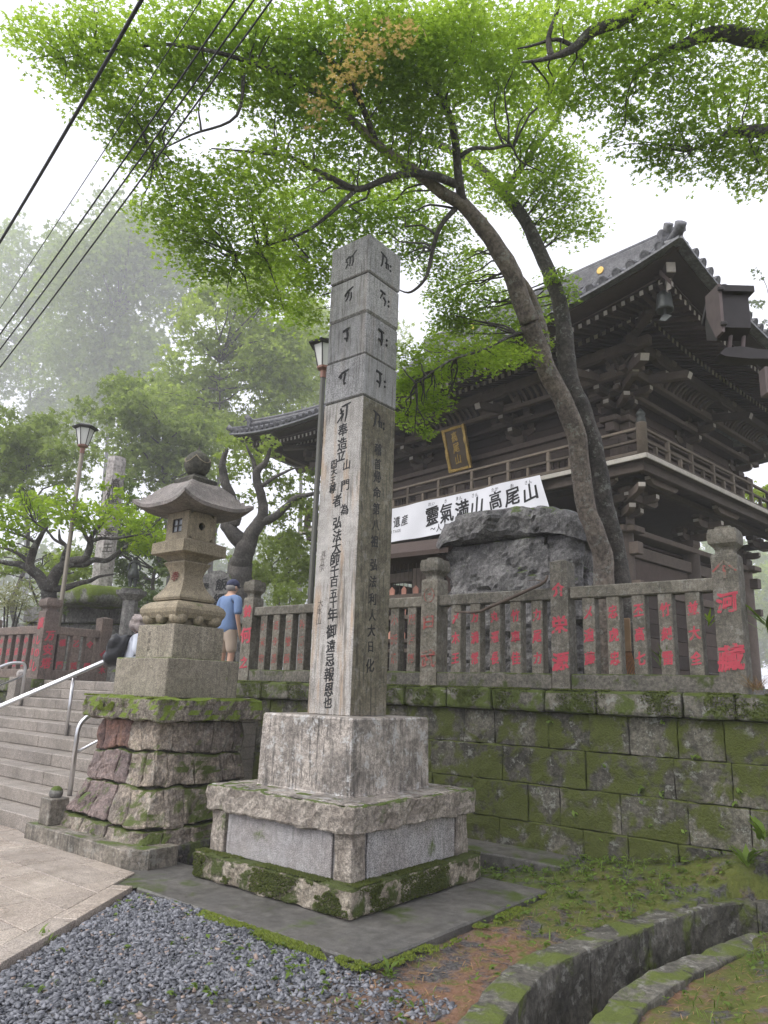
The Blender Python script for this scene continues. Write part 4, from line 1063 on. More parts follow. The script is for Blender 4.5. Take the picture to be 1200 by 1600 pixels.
# upper storey
cm = MB(); cm.lathe(0,0,[(.18,4.478),(.18,5.42),(.165,5.48)],18); cmesh2 = cm.mesh('upper_column', True)
for x in colx:
    for y in coly: GC('upper_column', cmesh2, M['gate_lt'], (x,y,0))
for y in (-3.0, 3.0):
    gbox('head_beam', M['gate_lt'], -4.5,4.5, y-.10, y+.10, 5.46, 5.66); gbox('cap_beam', M['gate_lt'], -4.55,4.55, y-.2, y+.2, 5.66, 5.785)
    gbox('waist_beam', M['gate_lt'], -4.3,4.3, y-.20, y-.12 if y<0 else y-.1, 4.56, 4.70)
    gbox('waist_beam', M['gate_lt'], -4.3,4.3, y-.205, y-.12 if y<0 else y-.1, 5.20, 5.34)
for x in (-4.17, 4.17):
    gbox('head_beam', M['gate_lt'], x-.103, x+.103, -3.35, 3.35, 5.463, 5.663); gbox('cap_beam', M['gate_lt'], x-.203, x+.203, -3.4, 3.4, 5.664, 5.788)
for xa, xb in ((-4.0,-1.83),(1.83,4.0)):
    for k in range(5): gbox('wall_board', M['gate'], xa, xb, -3.03, -2.97, 4.49+k*0.195, 4.49+k*0.195+.19, b=.005)
    for k in range(8): gbox('lattice_bar', M['gate_lt'], xa+.55+k*.15, xa+.59+k*.15, -3.07, -3.03, 4.70, 5.20, b=.003)
for k in range(4):
    xa = -1.47 + k*0.735; gbox('door', M['gate'], xa+.004, xa+.731, -3.05, -2.98, 4.49, 5.46, b=.008)
    gbox('door_panel', M['gate_lt'], xa+.09, xa+.645, -3.068, -3.05, 4.60, 5.3, b=.008)
for x in (-4.17, 4.17):
    for ya, yb in ((-2.82,-.18),(.18,2.82)):
        for k in range(5): gbox('wall_board', M['gate'], x-.03, x+.03, ya, yb, 4.49+k*.195, 4.49+k*.195+.19, b=.005)
# wall behind the brackets, soffit, slanting ribs and purlins
for k in range(5):
    gbox('wall_board', M['gate'], -4.2, 4.2, -3.0-.03, -3.0+.03, 5.80+k*.22, 5.80+k*.22+.214, b=.005)
    for s_ in (-1, 1): gbox('wall_board', M['gate'], s_*4.17-.03, s_*4.17+.03, -2.96, 3.0, 5.80+k*.22, 5.80+k*.22+.214, b=.005)
for o_, z0, z1, nm in ((0.36,6.20,6.30,'bracket_beam'),(0.72,6.40,6.50,'bracket_beam'),(1.08,6.70,6.90,'eave_purlin')):
    gbox(nm, M['gate_lt'], -4.17-o_-.3, 4.17+o_+.3, -3.0-o_-.07, -3.0-o_+.07, z0, z1)
    for s_ in (-1, 1): gbox(nm, M['gate_lt'], s_*(4.17+o_)-.068, s_*(4.17+o_)+.068, -3.0-o_-.3, 3.6, z0+.003, z1+.003)
rib = MB(); rib.prism([(0,0),(-.02,.12),(-.15,.27),(-.36,.36),(-.36,.31),(-.18,.22),(-.06,.09),(-.045,0)], 0, -.035, .035); ribm = rib.mesh('slanting_rib')
x = -4.9
while x < 4.95:
    if min(abs(x-c) for c in colx) > 0.32: GC('slanting_rib', ribm, M['gate_lt'], (x,-3.72,6.50), scale=(1,.95,.8))
    x += 0.165
y = -3.9
while y < 3.2:
    if min(abs(y-c) for c in coly) > 0.32: GC('slanting_rib', ribm, M['gate_lt'], (4.17+.72,y,6.50), (0,0,R_(90)), scale=(1,.95,.8))
    y += 0.165
# rafters
def rafter(name, side, s, a0, a1, z0, z1, w_=.085, h_=.105):
    """side f/r/l; runs from a0 (inner) to a1 (outer) distance from the centre line"""
    half = EX if side == 'f' else EY
    e0, e1 = lift(s, half)*0.55*(a0/a1), lift(s, half)
    mb = MB(); i, o = z0+e0, z1+e1
    pr = [(-a0,i),(-a1,o),(-a1-.01,o+h_*.97),(-a0,i+h_)]
    mb.prism(pr, 0, s-w_/2, s+w_/2)
    if side != 'f': mb.v = [(-v[1], v[0], v[2]) for v in mb.v] if side == 'r' else [(v[1], -v[0], v[2]) for v in mb.v]
    me = mb.mesh(name); me.materials.append(M['gate']); me.materials.append(M['gate_end'])
    for p in me.polygons:
        n = p.normal; q = -n.y if side == 'f' else (n.x if side == 'r' else -n.x)
        if q > 0.9: p.material_index = 1
    return GC(name, me, None)
for side, half, wallh, wd in (('f',EX,4.17,3.0),('r',EY,3.0,4.17),('l',EY,3.0,4.17)):
    k = 0; s = -half+0.35
    while s < half-0.3:
        hip = max(0, abs(s)-wallh)
        out_f, out_b = wd+2.35, wd+1.5
        if side == 'l' and s > 1: s += .18; continue
        if hip < 1.42: rafter('base_rafter', side, s, wd-.1+hip, out_b, 7.42-hip*.4, 6.84)
        rafter('flying_rafter', side, s, max(out_b-.35, wd+hip), out_f, 7.12-max(0,hip-1.15)*.4, 6.66, .075, .095)
        s += 0.18
def strip(name, mat, side, a, z, hgt, dep, lf=1.0, ins=0.0, n=36, slope=0.0):
    half = EX if side == 'f' else EY; ln = half - ins
    mb = MB(); 
    for k in range(n+1):
        s = -ln + 2*ln*k/n; e = lift(s, half)*lf
        for (da, dz) in ((0,0),(dep,slope*dep),(dep,slope*dep+hgt),(0,hgt)):
            p = (s, -(a+da), z+e+dz)
            mb.v.append(p if side == 'f' else ((-p[1], p[0], p[2]) if side == 'r' else (p[1], -p[0], p[2])))
        if k:
            b_ = (k-1)*4
            for q in range(4): mb.f.append((b_+q, b_+(q+1)%4, b_+4+(q+1)%4, b_+4+q))
    mb.f.append((0,1,2,3)); t_ = n*4; mb.f.append((t_+3,t_+2,t_+1,t_))
    return G(mb, name, mat)
for side, a_b, a_f in (('f',4.5,5.35),('r',5.67,6.52),('l',5.67,6.52)):
    strip('eave_batten', M['gate'], side, a_b-.16, 6.96, .10, .14, .93, 1.38)
    strip('eave_fascia', M['gate_lt'], side, a_f-.18, 6.765, .10, .16, .97, .55)
    strip('eave_fascia', M['gate'], side, a_f-.04, 6.84, .07, .42, 1.0, .10, slope=.02)
    strip('rafter_soffit', M['gate'], side, a_f-.9, 7.06, .02, .95, .95, .5, slope=-.32)
    strip('rafter_soffit', M['gate'], side, a_b-1.6, 7.56, .02, 1.6, .75, 1.3, slope=-.36)
for s_ in (-1, 1):
    mb = MB()
    for o_, z_ in ((0,7.30),(1.18,7.02),(1.2,7.02)): pass
    pts = [(4.0,7.30),(5.45,6.97),(5.62,7.0)]
    def diag(mb, a, b, za, zb, w_, h_):
        d = Vector((s_,-1,0)).normalized(); n_ = Vector((-d.y,d.x,0))*w_/2
        A = Vector((s_*a, -(a-1.17), za)); B = Vector((s_*b, -(b-1.17), zb))
        vs = []
        for P_ in (A, B):
            for q, hh in ((-1,0),(1,0),(1,h_),(-1,h_)): vs.append(P_+n_*q+Vector((0,0,hh)))
        mb.add(vs, [(3,2,1,0),(4,5,6,7)]+[(k,(k+1)%4,(k+1)%4+4,k+4) for k in range(4)])
    mb = MB(); diag(mb, 4.0, 5.88, 7.18, 6.96, .19, .24); G(mb, 'hip_rafter', M['gate_lt'])
    mb = MB(); diag(mb, 5.2, 6.70, 7.12, 7.09, .16, .2); hr = G(mb, 'hip_rafter', M['gate_lt'])
    mb = MB(); diag(mb, 6.702, 6.72, 7.10, 7.10, .15, .185); G(mb, 'hip_rafter_end', M['gate_end'])
# roof surface
def zr(t):  return 6.93 + 4.35*(0.62*t + 0.38*t*t)
NT = 14
def roof_face(side):
    mb = MB(); half = EX if side in 'fb' else EY; run = EY if side in 'fb' else EX-4.2
    rows = []
    for j in range(NT+1):
        t = j/NT
        dist = run*t                                  # inwards from the eave
        hw = max(half-dist, 4.2) if side in 'fb' else half-dist
        row = []
        for i in range(41):
            u = -1+2*i/40; s = u*hw
            z = zr(dist/EY) + lift(u*half, half)*max(0,1-dist/3.2)**1.6
            p = (s, -(( EY if side in 'fb' else EX)-dist), z)
            if side == 'b': p = (-p[0], -p[1], p[2])
            elif side == 'r': p = (-p[1], p[0], p[2])
            elif side == 'l': p = (p[1], -p[0], p[2])
            row.append(len(mb.v)); mb.v.append(p)
        rows.append(row)
    for j in range(NT):
        for i in range(40): mb.f.append((rows[j][i],rows[j][i+1],rows[j+1][i+1],rows[j+1][i]))
    return G(mb, 'roof_slope', M['tile'], smooth=True)
for sd_ in 'fbrl': roof_face(sd_)
# round cover tiles: first tile of each row is a part with its end disc, rest of each row joined
et = MB()
n = 12
vs = []; 
for yy, r_ in ((0,.088),(.05,.088),(.05,.078),(.62,.078)):
    for k in range(n): a = 2*math.pi*k/n; vs.append((math.cos(a)*r_, yy, math.sin(a)*r_))
fs = [(i*n+k, i*n+(k+1)%n, (i+1)*n+(k+1)%n, (i+1)*n+k) for i in range(3) for k in range(n)] + [tuple(range(n))]
et.add(vs, fs); et.lathe(0,0,[(.001,0)],3) if False else None
rv = []
for k in range(16):
    a = 2*math.pi*k/16
    for r_, yy in ((.070,-.006),(.060,-.010),(.052,-.004)): rv.append((math.cos(a)*r_, yy, math.sin(a)*r_))
et.add(rv, [(k*3, ((k+1)%16)*3, ((k+1)%16)*3+1, k*3+1) for k in range(16)] + [(k*3+1, ((k+1)%16)*3+1, ((k+1)%16)*3+2, k*3+2) for k in range(16)])
etm = et.mesh('eave_tile', False)
rowmb = MB()
def rows(side, half, dep, sp=.268):
    nk = int((half-0.25)/sp)
    for k in range(-nk, nk+1):
        s = k*sp
        if side == 'l' and s > 3: continue
        pts = []
        lim = (EY-0.1 if abs(s) < 4.2 else half-abs(s)) if side == 'f' else min(half-abs(s), EX-4.3)
        for q in range(13):
            dist = lim*q/12; u = s/max(half-dist, 0.01)
            z = zr(dist/EY) + lift(s/max(1e-3,(half-min(dist,half*.6))/half), half)*max(0,1-dist/3.2)**1.6 + .035
            p = (s, -(dep-dist), z); pts.append(p if side == 'f' else ((-p[1], p[0], p[2]) if side == 'r' else (p[1], -p[0], p[2])))
        e = lift(s, half)
        z0 = zr(0)+e+.03; sl = math.atan2((zr(.6/EY)-zr(0)) - (e-lift(s,half)*max(0,1-.6/3.2)**1.6), .6)
        if lim > .3:
            if side == 'f': GC('eave_tile', etm, M['tile_dark'], (s,-dep-.02,z0), (sl,0,0))
            elif side == 'r': GC('eave_tile', etm, M['tile_dark'], (dep+.02,s,z0), (sl,0,R_(90)))
            else: GC('eave_tile', etm, M['tile_dark'], (-dep-.02,-s if False else s,z0), (sl,0,R_(-90)))
            if lim > .7: rowmb.tube(pts[1:], .078, 7)
for sd_, hf, dp in (('f',EX,EY),('r',EY,EX),('l',EY,EX)): rows(sd_, hf, dp)
o = G(rowmb, 'cover_tiles', M['tile'], smooth=True); o['kind'] = 'stuff'
for side in 'frl': strip('eave_tile_edge', M['tile'], side, (EY if side == 'f' else EX)-.34, 6.90, .045, .36, 1.0, .02, slope=-.1)
# ridges
gbox('main_ridge', M['tile_dark'], -4.5,4.5,-.2,.2,11.15,11.75, b=.05)
mb = MB(); mb.tube([(-4.6,0,11.8),(4.6,0,11.8)], .12, 10); G(mb, 'ridge_cap', M['tile_dark'], smooth=True)
for x in (-2.3, 2.3):
    mb = MB(); mb.lathe(0,0,[(.11,0),(.11,.015),(.09,.022)],20); mb.v = [(v[0], -v[2], v[1]) for v in mb.v]
    GC('gold_crest', mb.mesh('gold_crest'), M['gold'], (x,-.2,11.47))
for s_ in (-1, 1):
    mb = MB(); mb.prism([(-3.0,zr(.49)),(3.0,zr(.49)),(0.25,11.2),(-.25,11.2)], 0, s_*4.1-.03, s_*4.1+.03); G(mb, 'gable_wall', M['gate'])
    pts = [(s_*4.0, -EY+d, zr(d/EY)+.14) for d in np.linspace(2.3,5.8,9)]
    mb = MB(); mb.tube(pts, .15, 8); G(mb, 'descending_ridge', M['tile_dark'], smooth=True)
    pts = []
    for d in np.linspace(0.42,2.9,10):
        z = zr(d/EY) + lift(EX,EX)*max(0,1-d/3.2)**1.6; pts.append((s_*(EX-d), -(EY-d), z+.14))
    mb = MB(); mb.tube(pts, [.12]*10, 8); G(mb, 'corner_ridge', M['tile_dark'], smooth=True)
    mb = MB(); mb.tube([(p[0],p[1],p[2]+.13) for p in pts], [.075]*10, 8); G(mb, 'corner_ridge_cap', M['tile_dark'], smooth=True)
    p = pts[0]
    mb = MB(); d = Vector((s_,-1,0)).normalized()
    mb.tube([Vector(p)+Vector((0,0,.1))-d*.3, Vector(p)+Vector((0,0,.16))-d*.05, Vector(p)+Vector((0,0,.30))+d*.12], [.07,.075,.085], 10); G(mb, 'ridge_end_tile', M['tile_dark'], smooth=True)
    mb = rough(-.14,.14,-.06,.06,-.1,.24,.06,.03,.02,s_*2.2); mb.v = [(p[0]+v[0]*.7+d.x*v[1], p[1]+v[0]*.7*s_+d.y*v[1], p[2]+v[2]) for v in mb.v]; G(mb, 'demon_tile', M['tile_dark'])
    e = lift(EX,EX)
    mb = MB(); mb.tube([(s_*(EX-.5),-(EY-.5),zr(.08)+e*.8+.05),(s_*(EX-.05),-(EY-.05),zr(0)+e+.09),(s_*(EX+.04),-(EY+.04),zr(0)+e+.17)],[.09,.09,.10],10); G(mb, 'corner_tile', M['tile_dark'], smooth=True)
# rear edges keep the roof closed underneath
gbox('attic_floor', M['gate'], -4.4,4.4,-2.9,2.9,7.35,7.4)

# wind bells under the roof corners
def wind_bell(s_, label):
    loc = Vector((s_*6.42, -5.25, 7.06)); L2 = GO + GU*loc.x + GV*loc.y + Vector((0,0,loc.z))
    e = empty('wind_bell', L2, label, 'bell', rz=-th)
    mb = MB(); mb.lathe(0,0,[(.03,-.08),(.07,-.09),(.115,-.13),(.13,-.22),(.135,-.33),(.145,-.40),(.15,-.46),(.13,-.46),(.1,-.40)],14); mb.build('bell_body', M['bronze'], e, smooth=True, local=True)
    mb = MB(); mb.tube([(0,0,.06),(0,0,-.1)], .012, 6); mb.build('hanger', M['bronze'], e, local=True)
    mb = MB(); mb.prism([(-.02,-.42),(.02,-.42),(.02,-.52),(.12,-.60),(.0,-.66),(-.12,-.60),(-.02,-.52)], 1, -.008, .008); mb.build('clapper_plate', M['bronze'], e, local=True)
wind_bell(1, 'dark bronze wind bell under the near roof corner of the gate')
wind_bell(-1, 'small dark wind bell under the far roof corner of the gate, above the curved tree')

# gilded name plaque
pq = empty('name_plaque', GO + GU*.22 + GV*-3.55 + Vector((0,0,5.38)), 'gold framed dark name plaque with gilded characters hanging under the gate eaves', 'plaque', rz=-th)
tilt = R_(16)
def pz(mb): 
    mb.v = [(v[0]*1.12, v[1], v[2]*1.08-.04) for v in mb.v]
    mb.v = [(v[0], v[1]*math.cos(tilt) - v[2]*math.sin(tilt), v[1]*math.sin(tilt) + v[2]*math.cos(tilt)) for v in mb.v]; return mb
M['plaque_ground'] = plain('plaque_lacquer', (0.09,0.06,0.03), 0.4, var=0.3)
mb = MB(); mb.cbox(-.25,.25,-.03,.03,.05,.97,.01); board = pz(mb).build('board', M['plaque_ground'], pq, local=True)
for a in ((-.33,-.25,-.06,.03,0,1.02),(.25,.33,-.06,.03,0,1.02),(-.25,.25,-.06,.03,.0,.07),(-.25,.25,-.06,.03,.95,1.02)):
    mb = rough(*a, .06,.015,.02,a[0]*9+a[4]); pz(mb).build('frame', M['gold'], pq, local=True)
for ch, z in (('高',.82),('尾',.54),('山',.26)):
    o = char(ch, pq, (0, -.036*math.cos(tilt)-z*math.sin(tilt), z*math.cos(tilt)-.036*math.sin(tilt)), .25, (R_(90)+tilt,0,0), M['gold'], .03, local=True, sx=.9, thick=.03)

# white cloth banner tied below the balcony
M['banner'] = plain('white_cloth', (0.78,0.78,0.82), 0.85, var=0.03, sc=3, bump=0.15, bump_sc=6)
M['banner_ink'] = plain('banner_ink', (0.02,0.02,0.022), 0.8, var=0.2)
bn = empty('banner', GO + GV*-4.36 + Vector((0,0,3.6)), 'long white cloth banner with black brush characters tied below the gate balcony', 'banner', rz=-th)
bl, br, zt_, zb_ = -4.1, 3.12, 4.47, 3.62
def cloth(x, t):   # t 0 top .. 1 bottom
    xx = x + 0.16*t*sstep(2.2,3.12,x)
    y = 0.025*math.sin(x*2.1+t*1.3) + 0.018*math.sin(x*5.3+t*4) + 0.05*t
    z = zt_-3.6 + (zb_-zt_)*t - 0.02*math.sin((x-bl)/(br-bl)*math.pi*6)*(1-t)*0.4 + .1*t*sstep(2.6,3.12,x)
    return (xx, y, z)
mb = MB(); nx_, nz_ = 90, 10
for j in range(nz_+1):
    for i in range(nx_+1): mb.v.append(cloth(bl+(br-bl)*i/nx_, j/nz_))
for j in range(nz_):
    for i in range(nx_): mb.f.append((j*(nx_+1)+i, (j+1)*(nx_+1)+i, (j+1)*(nx_+1)+i+1, j*(nx_+1)+i+1))
mb.build('cloth', M['banner'], bn, smooth=True, local=True)
def btext(s_, x, t, size, bold=.02, st=1.0):
    for k, ch in enumerate(s_):
        xx = x + k*size*st
        p = cloth(xx, t); me = glyph(ch, bold, 0.0).copy()
        if not len(me.vertices): continue
        n_ = len(me.vertices); co = np.zeros(n_*3, np.float32); me.vertices.foreach_get('co', co); co = co.reshape(-1,3)
        o2 = np.zeros_like(co)
        H_ = zt_-zb_
        for i in range(n_):
            q = cloth(xx+co[i,0]*size, t - co[i,1]*size/H_); o2[i] = (q[0], q[1]-.006, q[2])
        me.vertices.foreach_set('co', o2.ravel()); me.update(); me.materials.clear(); me.materials.append(M['banner_ink'])
        link('character', me, None, bn, True)
btext('靈氣満山', 0.0, .45, .46, .03, 1.02); btext('高尾山', 2.02, .42, .44, .03, 1.12) if False else None
btext('高尾山', 1.95, .40, .40, .03, 1.08)
for s_, x in (('れい',-.05),('き',.44),('まん',.82),('さん',1.28),('たか',1.9),('お',2.4),('さん',2.75)): btext(s_, x, .12, .1, 0.0, 1.05)
btext('遺産', -1.18, .42, .29, .012, 1.0); btext('HERITAGE', -1.62, .70, .105, .004, .78); btext('日本', -1.80, .42, .29, .012, 1.0)
btext('～人々の祈りが紡ぐ～', 0.02, .82, .2, .015, 1.0)

# ------------------------------------------------------------------ scattering helper (numpy, one mesh)
def inst_mesh(name, tv, tf, pos, rot, scl):
    """copies of a template (tv n x 3, tf list of faces) at pos (N,3) with rot (N,3,3), scl (N,) or (N,3)"""
    tv = np.asarray(tv, float); N_ = len(pos); n = len(tv)
    scl = np.asarray(scl, float)
    if scl.ndim == 1: scl = np.repeat(scl[:,None], 3, 1)
    V = np.einsum('nij,nkj->nki', rot, tv[None]*scl[:,None,:] if tv.ndim == 2 else tv*scl[:,None,:]) + np.asarray(pos)[:,None,:]
    V = V.reshape(-1, 3)
    lens = [len(f) for f in tf]; flat = np.concatenate([np.array(f) for f in tf])
    loops = (flat[None,:] + (np.arange(N_)*n)[:,None]).ravel()
    tot = np.tile(np.array(lens), N_); start = np.concatenate([[0], np.cumsum(tot)[:-1]])
    me = bpy.data.meshes.new(name)
    me.vertices.add(len(V)); me.vertices.foreach_set('co', V.astype(np.float32).ravel())
    me.loops.add(len(loops)); me.loops.foreach_set('vertex_index', loops.astype(np.int32))
    me.polygons.add(len(tot)); me.polygons.foreach_set('loop_start', start.astype(np.int32)); me.polygons.foreach_set('loop_total', tot.astype(np.int32))
    me.update(calc_edges=True); return me
def rot_to(nrm, yaw):
    """rotation matrices taking +Z to nrm with a twist"""
    z = nrm/np.linalg.norm(nrm, axis=1, keepdims=True)
    a = np.where(np.abs(z[:,[2]]) < 0.95, np.array([[0,0,1.0]]), np.array([[1.0,0,0]]))
    x = np.cross(a, z); x /= np.linalg.norm(x, axis=1, keepdims=True); y = np.cross(z, x)
    c, s = np.cos(yaw)[:,None], np.sin(yaw)[:,None]
    return np.stack([x*c+y*s, -x*s+y*c, z], axis=2)
RNG = np.random.default_rng(7)
def rand_rot(N_):
    n = RNG.normal(size=(N_,3)); return rot_to(n, RNG.random(N_)*6.28)

# ------------------------------------------------------------------ gravel
def in_gravel(x, y):
    if edge_side(x, y) > -0.015 or y > 3.70: return 0.0
    d = 1.0
    # thins out to bare earth towards the drain
    t = (x + 5.39)*0.55 + (3.7 - y)*0.30
    d = 1 - sstep(0.75, 1.6, t + 0.25*fbm((x, y, 1), 1.3))
    return max(0.10 if x < -2.35 else 0.0, d)
tv = np.array([(-1,-1,-1),(1,-1,-1),(1,1,-1),(-1,1,-1),(-1,-1,1),(1,-1,1),(1,1,1),(-1,1,1)])*0.5
tf = [(0,3,2,1),(4,5,6,7),(0,1,5,4),(1,2,6,5),(2,3,7,6),(3,0,4,7)]
pts = []
rg = random.Random(11)
while len(pts) < 26000:
    x = rg.uniform(-5.45,-2.2); y = rg.uniform(1.3,3.72)
    if rg.random() < in_gravel(x, y): pts.append((x, y, ground_z(x, y) + rg.uniform(0.0, 0.03)*in_gravel(x, y)))
pts = np.array(pts); N_ = len(pts)
tvr = tv[None] * RNG.uniform(0.45, 1.15, (N_,8,1)) + RNG.normal(0, .08, (N_,8,3))
sz = RNG.uniform(0.012, 0.037, N_)[:,None]*np.stack([np.ones(N_), RNG.uniform(.6,1,N_), RNG.uniform(.3,.6,N_)], 1)
n0 = np.stack([RNG.normal(0,.45,N_), RNG.normal(0,.45,N_), np.ones(N_)], 1)
V = np.einsum('nij,nkj->nki', rot_to(n0, RNG.random(N_)*6.28), tvr*sz[:,None,:]) + pts[:,None,:]
me = inst_mesh('gravel', tv, tf, pts, rot_to(n0, RNG.random(N_)*6.28), sz)
me.vertices.foreach_set('co', V.astype(np.float32).ravel()); me.update()
def gravel_mat():
    m, t, b = newmat('gravel_stone'); L = t.links.new; g = posn(t)
    r = g.outputs["Random Per Island"]; n = noise_(t, g.outputs["Position"], 120, 3, .6)
    col = mixrgb(t, r, (0.038,0.042,0.052), (0.235,0.24,0.265)); col = mixrgb(t, .5, col, mixrgb(t, n, (.5,.5,.5), (1.4,1.4,1.4)), 'MULTIPLY')
    w2 = math_(t, 'GREATER_THAN', r, 0.965); col = mixrgb(t, math_(t, 'MULTIPLY', w2, .7), col, (0.30,0.20,0.14))
    L(col, b.inputs["Base Color"]); b.inputs["Roughness"].default_value = 0.6; return m
M['gravel'] = gravel_mat()
tag(link('gravel', me, M['gravel']), 'loose blue-grey crushed gravel in front of the monument slab', 'gravel', kind='stuff')

# ------------------------------------------------------------------ the curved drain: two kerbs of concrete blocks
def curve_len(pl):
    L = [0]
    for a, b in zip(pl[:-1], pl[1:]): L.append(L[-1]+math.hypot(b[0]-a[0], b[1]-a[1]))
    return L
def on_curve(pl, L, s):
    s = max(0, min(L[-1]-1e-6, s))
    for i in range(len(L)-1):
        if s <= L[i+1]: break
    def tan(j):
        a = pl[max(j-1,0)]; b = pl[min(j+1,len(pl)-1)]; d = Vector((b[0]-a[0], b[1]-a[1])); return d.normalized()
    t = (s-L[i])/(L[i+1]-L[i]); p0, p1 = Vector(pl[i]), Vector(pl[i+1]); l = L[i+1]-L[i]
    m0, m1 = tan(i)*l, tan(i+1)*l
    h = (2*t**3-3*t*t+1)*p0 + (t**3-2*t*t+t)*m0 + (-2*t**3+3*t*t)*p1 + (t**3-t*t)*m1
    d = ((6*t*t-6*t)*p0 + (3*t*t-4*t+1)*m0 + (-6*t*t+6*t)*p1 + (3*t*t-2*t)*m1).normalized()
    return h, d
def drain_kerb(pl, label, hw, ztop, lens, seed, inner):
    e = empty('drain_kerb', (pl[3][0], pl[3][1], 0), label, 'kerb'); L = curve_len(pl); s = 0.0; k = 0; rr = random.Random(seed)
    while s < L[-1]-0.05:
        s1 = min(L[-1], s + lens*rr.uniform(.8,1.25)); top = ztop + rr.uniform(-.008,.008)
        def fn(p):
            h, d = on_curve(pl, L, p.x); nrm = Vector((-d.y, d.x)); 
            w_ = p.y*(1 + .12*noise.noise(Vector((p.x*3, p.z*5, seed))))
            jag = 0.03*noise.noise(Vector((p.x*9, seed, 0))) if inner*p.y > 0 and p.z > top-.04 else 0
            slope = 0.05*sstep(5.6, 6.9, h.y)
            return (h.x+nrm.x*(w_-inner*abs(jag)), h.y+nrm.y*(w_-inner*abs(jag)), p.z+slope)
        rough(s+.003, s1-.003, -hw, hw, -.5, top, .09, .014, .018, seed+k*1.7, fn, 7.0).build('kerb_block', M['drain'], e); s = s1; k += 1
drain_kerb(DR_OUT, 'mossy outer kerb of the curved drain, nearer the stone monument', .105, .015, .62, 5, -1)
drain_kerb(DR_IN, 'mossy inner kerb of the curved drain in the picture corner', .095, .0, .7, 8, 1)

# ------------------------------------------------------------------ big rough rock behind the fence
bo = empty('boulder', (-4.6, 9.2, 1.545), 'huge grey block of rough rock with an overhanging cap behind the stone fence', 'rock')
def rocky(sx, amp):
    def fn(p):
        c = Vector((-4.6,9.3,p.z)); o_ = (p-c); o_.z *= .4; o_.normalize()
        q = p*1.1+Vector((sx,sx*.7,0))
        big = noise.fractal(q,1,2,4)*amp
        d, pp = noise.voronoi(p*1.7+Vector((sx*3,1,0)))               # broken facets
        fac = (d[1]-d[0]); crk = -0.05*max(0, 1-fac/.10)
        det = noise.ridged_multi_fractal(p*3.3+Vector((0,sx,2)),.9,2.1,6,1.0,2.0)*.035
        facet = .07*math.sin(pp[0].x*12.9+pp[0].y*78.2+pp[0].z*37.7)
        return p + o_*(big+det+facet+crk)
    return fn
rough(-5.78,-3.78,8.62,9.75,1.5,3.62,.045,.10,.02,3.0,rocky(1.0,.09),6).build('rock_body', M['boulder'], bo, smooth=False)
def capfn(p):
    q = rocky(4.0,.10)(p); t = (p.x+5.9)/2.6
    q.z += -0.26*max(0,(abs(p.x+4.75)/1.2))**2.2*(1 if p.z > 3.7 else .25) - (0.10*t if p.z > 3.7 else 0.0) + .05*noise.fractal(p*3,1,2,4); return q
rough(-5.90,-3.72,8.52,9.8,3.63,4.10,.045,.12,.02,6.0,capfn,6).build('rock_cap', M['boulder'], bo, smooth=False)

# dead branch resting on the fence
mb = MB(); pth = [atY(x,y,6.93 if x > 720 else 6.96) for x,y in ((711,956),(735,957),(752,955),(764,949),(795,936),(825,922),(843,914),(852,908),(856,899))]
mb.tube(pth, [.010,.014,.016,.017,.018,.018,.018,.016,.01], 7)
br = mb.build('dead_branch', plain('dead_twig', (0.10,0.075,0.06), .8, var=.3, bump=.5), smooth=True); tag(br, 'bare dead branch lying across the top rail of the stone fence', 'branch')
mb = MB(); mb.tube([atY(826,907,7.0), atY(838,906,6.97), atY(851,909,6.93)], [.004,.006,.008], 5); mb.build('twig', br.data.materials[0], br)

# ------------------------------------------------------------------ street lamps
M['lamp_black'] = plain('lamp_black_metal', (0.035,0.032,0.03), .5, .3, var=.2)
M['lamp_pole'] = plain('lamp_pole_bronze', (0.15,0.13,0.10), .5, .2, var=.2)
M['lamp_glass'] = plain('frosted_glass', (0.62,0.62,0.58), .3, var=.06)
M['lamp_brown'] = plain('lamp_collar_brown', (0.20,0.10,0.07), .5, .2, var=.2)
def lamp(base, htop, s_, label, pmat):
    e = empty('street_lamp', base, label, 'lamp'); x, y, z = base; zt = z+htop
    mb = MB(); mb.lathe(x,y,[(.075*s_,z),(.075*s_,z+.3),(.055*s_,z+.34),(.05*s_,zt-.72*s_)],12); mb.build('pole', pmat, e, smooth=True)
    mb = MB(); mb.lathe(x,y,[(.06*s_,zt-.74*s_),(.06*s_,zt-.60*s_),(.13*s_,zt-.56*s_),(.13*s_,zt-.52*s_)],6); mb.build('collar', M['lamp_brown'], e)
    mb = MB(); mb.lathe(x,y,[(.115*s_,zt-.52*s_),(.215*s_,zt-.10*s_)],6); mb.build('lantern_glass', M['lamp_glass'], e)
    for k in range(6):
        a = 2*math.pi*k/6; c_, sn = math.cos(a), math.sin(a)
        mb = MB(); mb.tube([(x+c_*.118*s_,y+sn*.118*s_,zt-.53*s_),(x+c_*.22*s_,y+sn*.22*s_,zt-.09*s_)], .012*s_, 6); mb.build('glazing_bar', M['lamp_black'], e)
    mb = MB(); mb.lathe(x,y,[(.23*s_,zt-.11*s_),(.31*s_,zt-.09*s_),(.32*s_,zt-.06*s_),(.20*s_,zt-.005*s_),(.03*s_,zt)],6); mb.build('lamp_roof', M['lamp_black'], e)
p = at(134,665,15.5); lamp((p.x,p.y,1.545), p.z-1.545, .84, 'street lamp with six-sided glass head rising through the plum tree', M['lamp_pole'])
p = at(508,534,11.6); lamp((p.x-.0,p.y,1.545), p.z-1.545, .84, 'street lamp with dark roof standing close behind the inscribed pillar', plain('lamp_pole_dark', (0.045,0.045,0.036), .5, .2, var=.25))

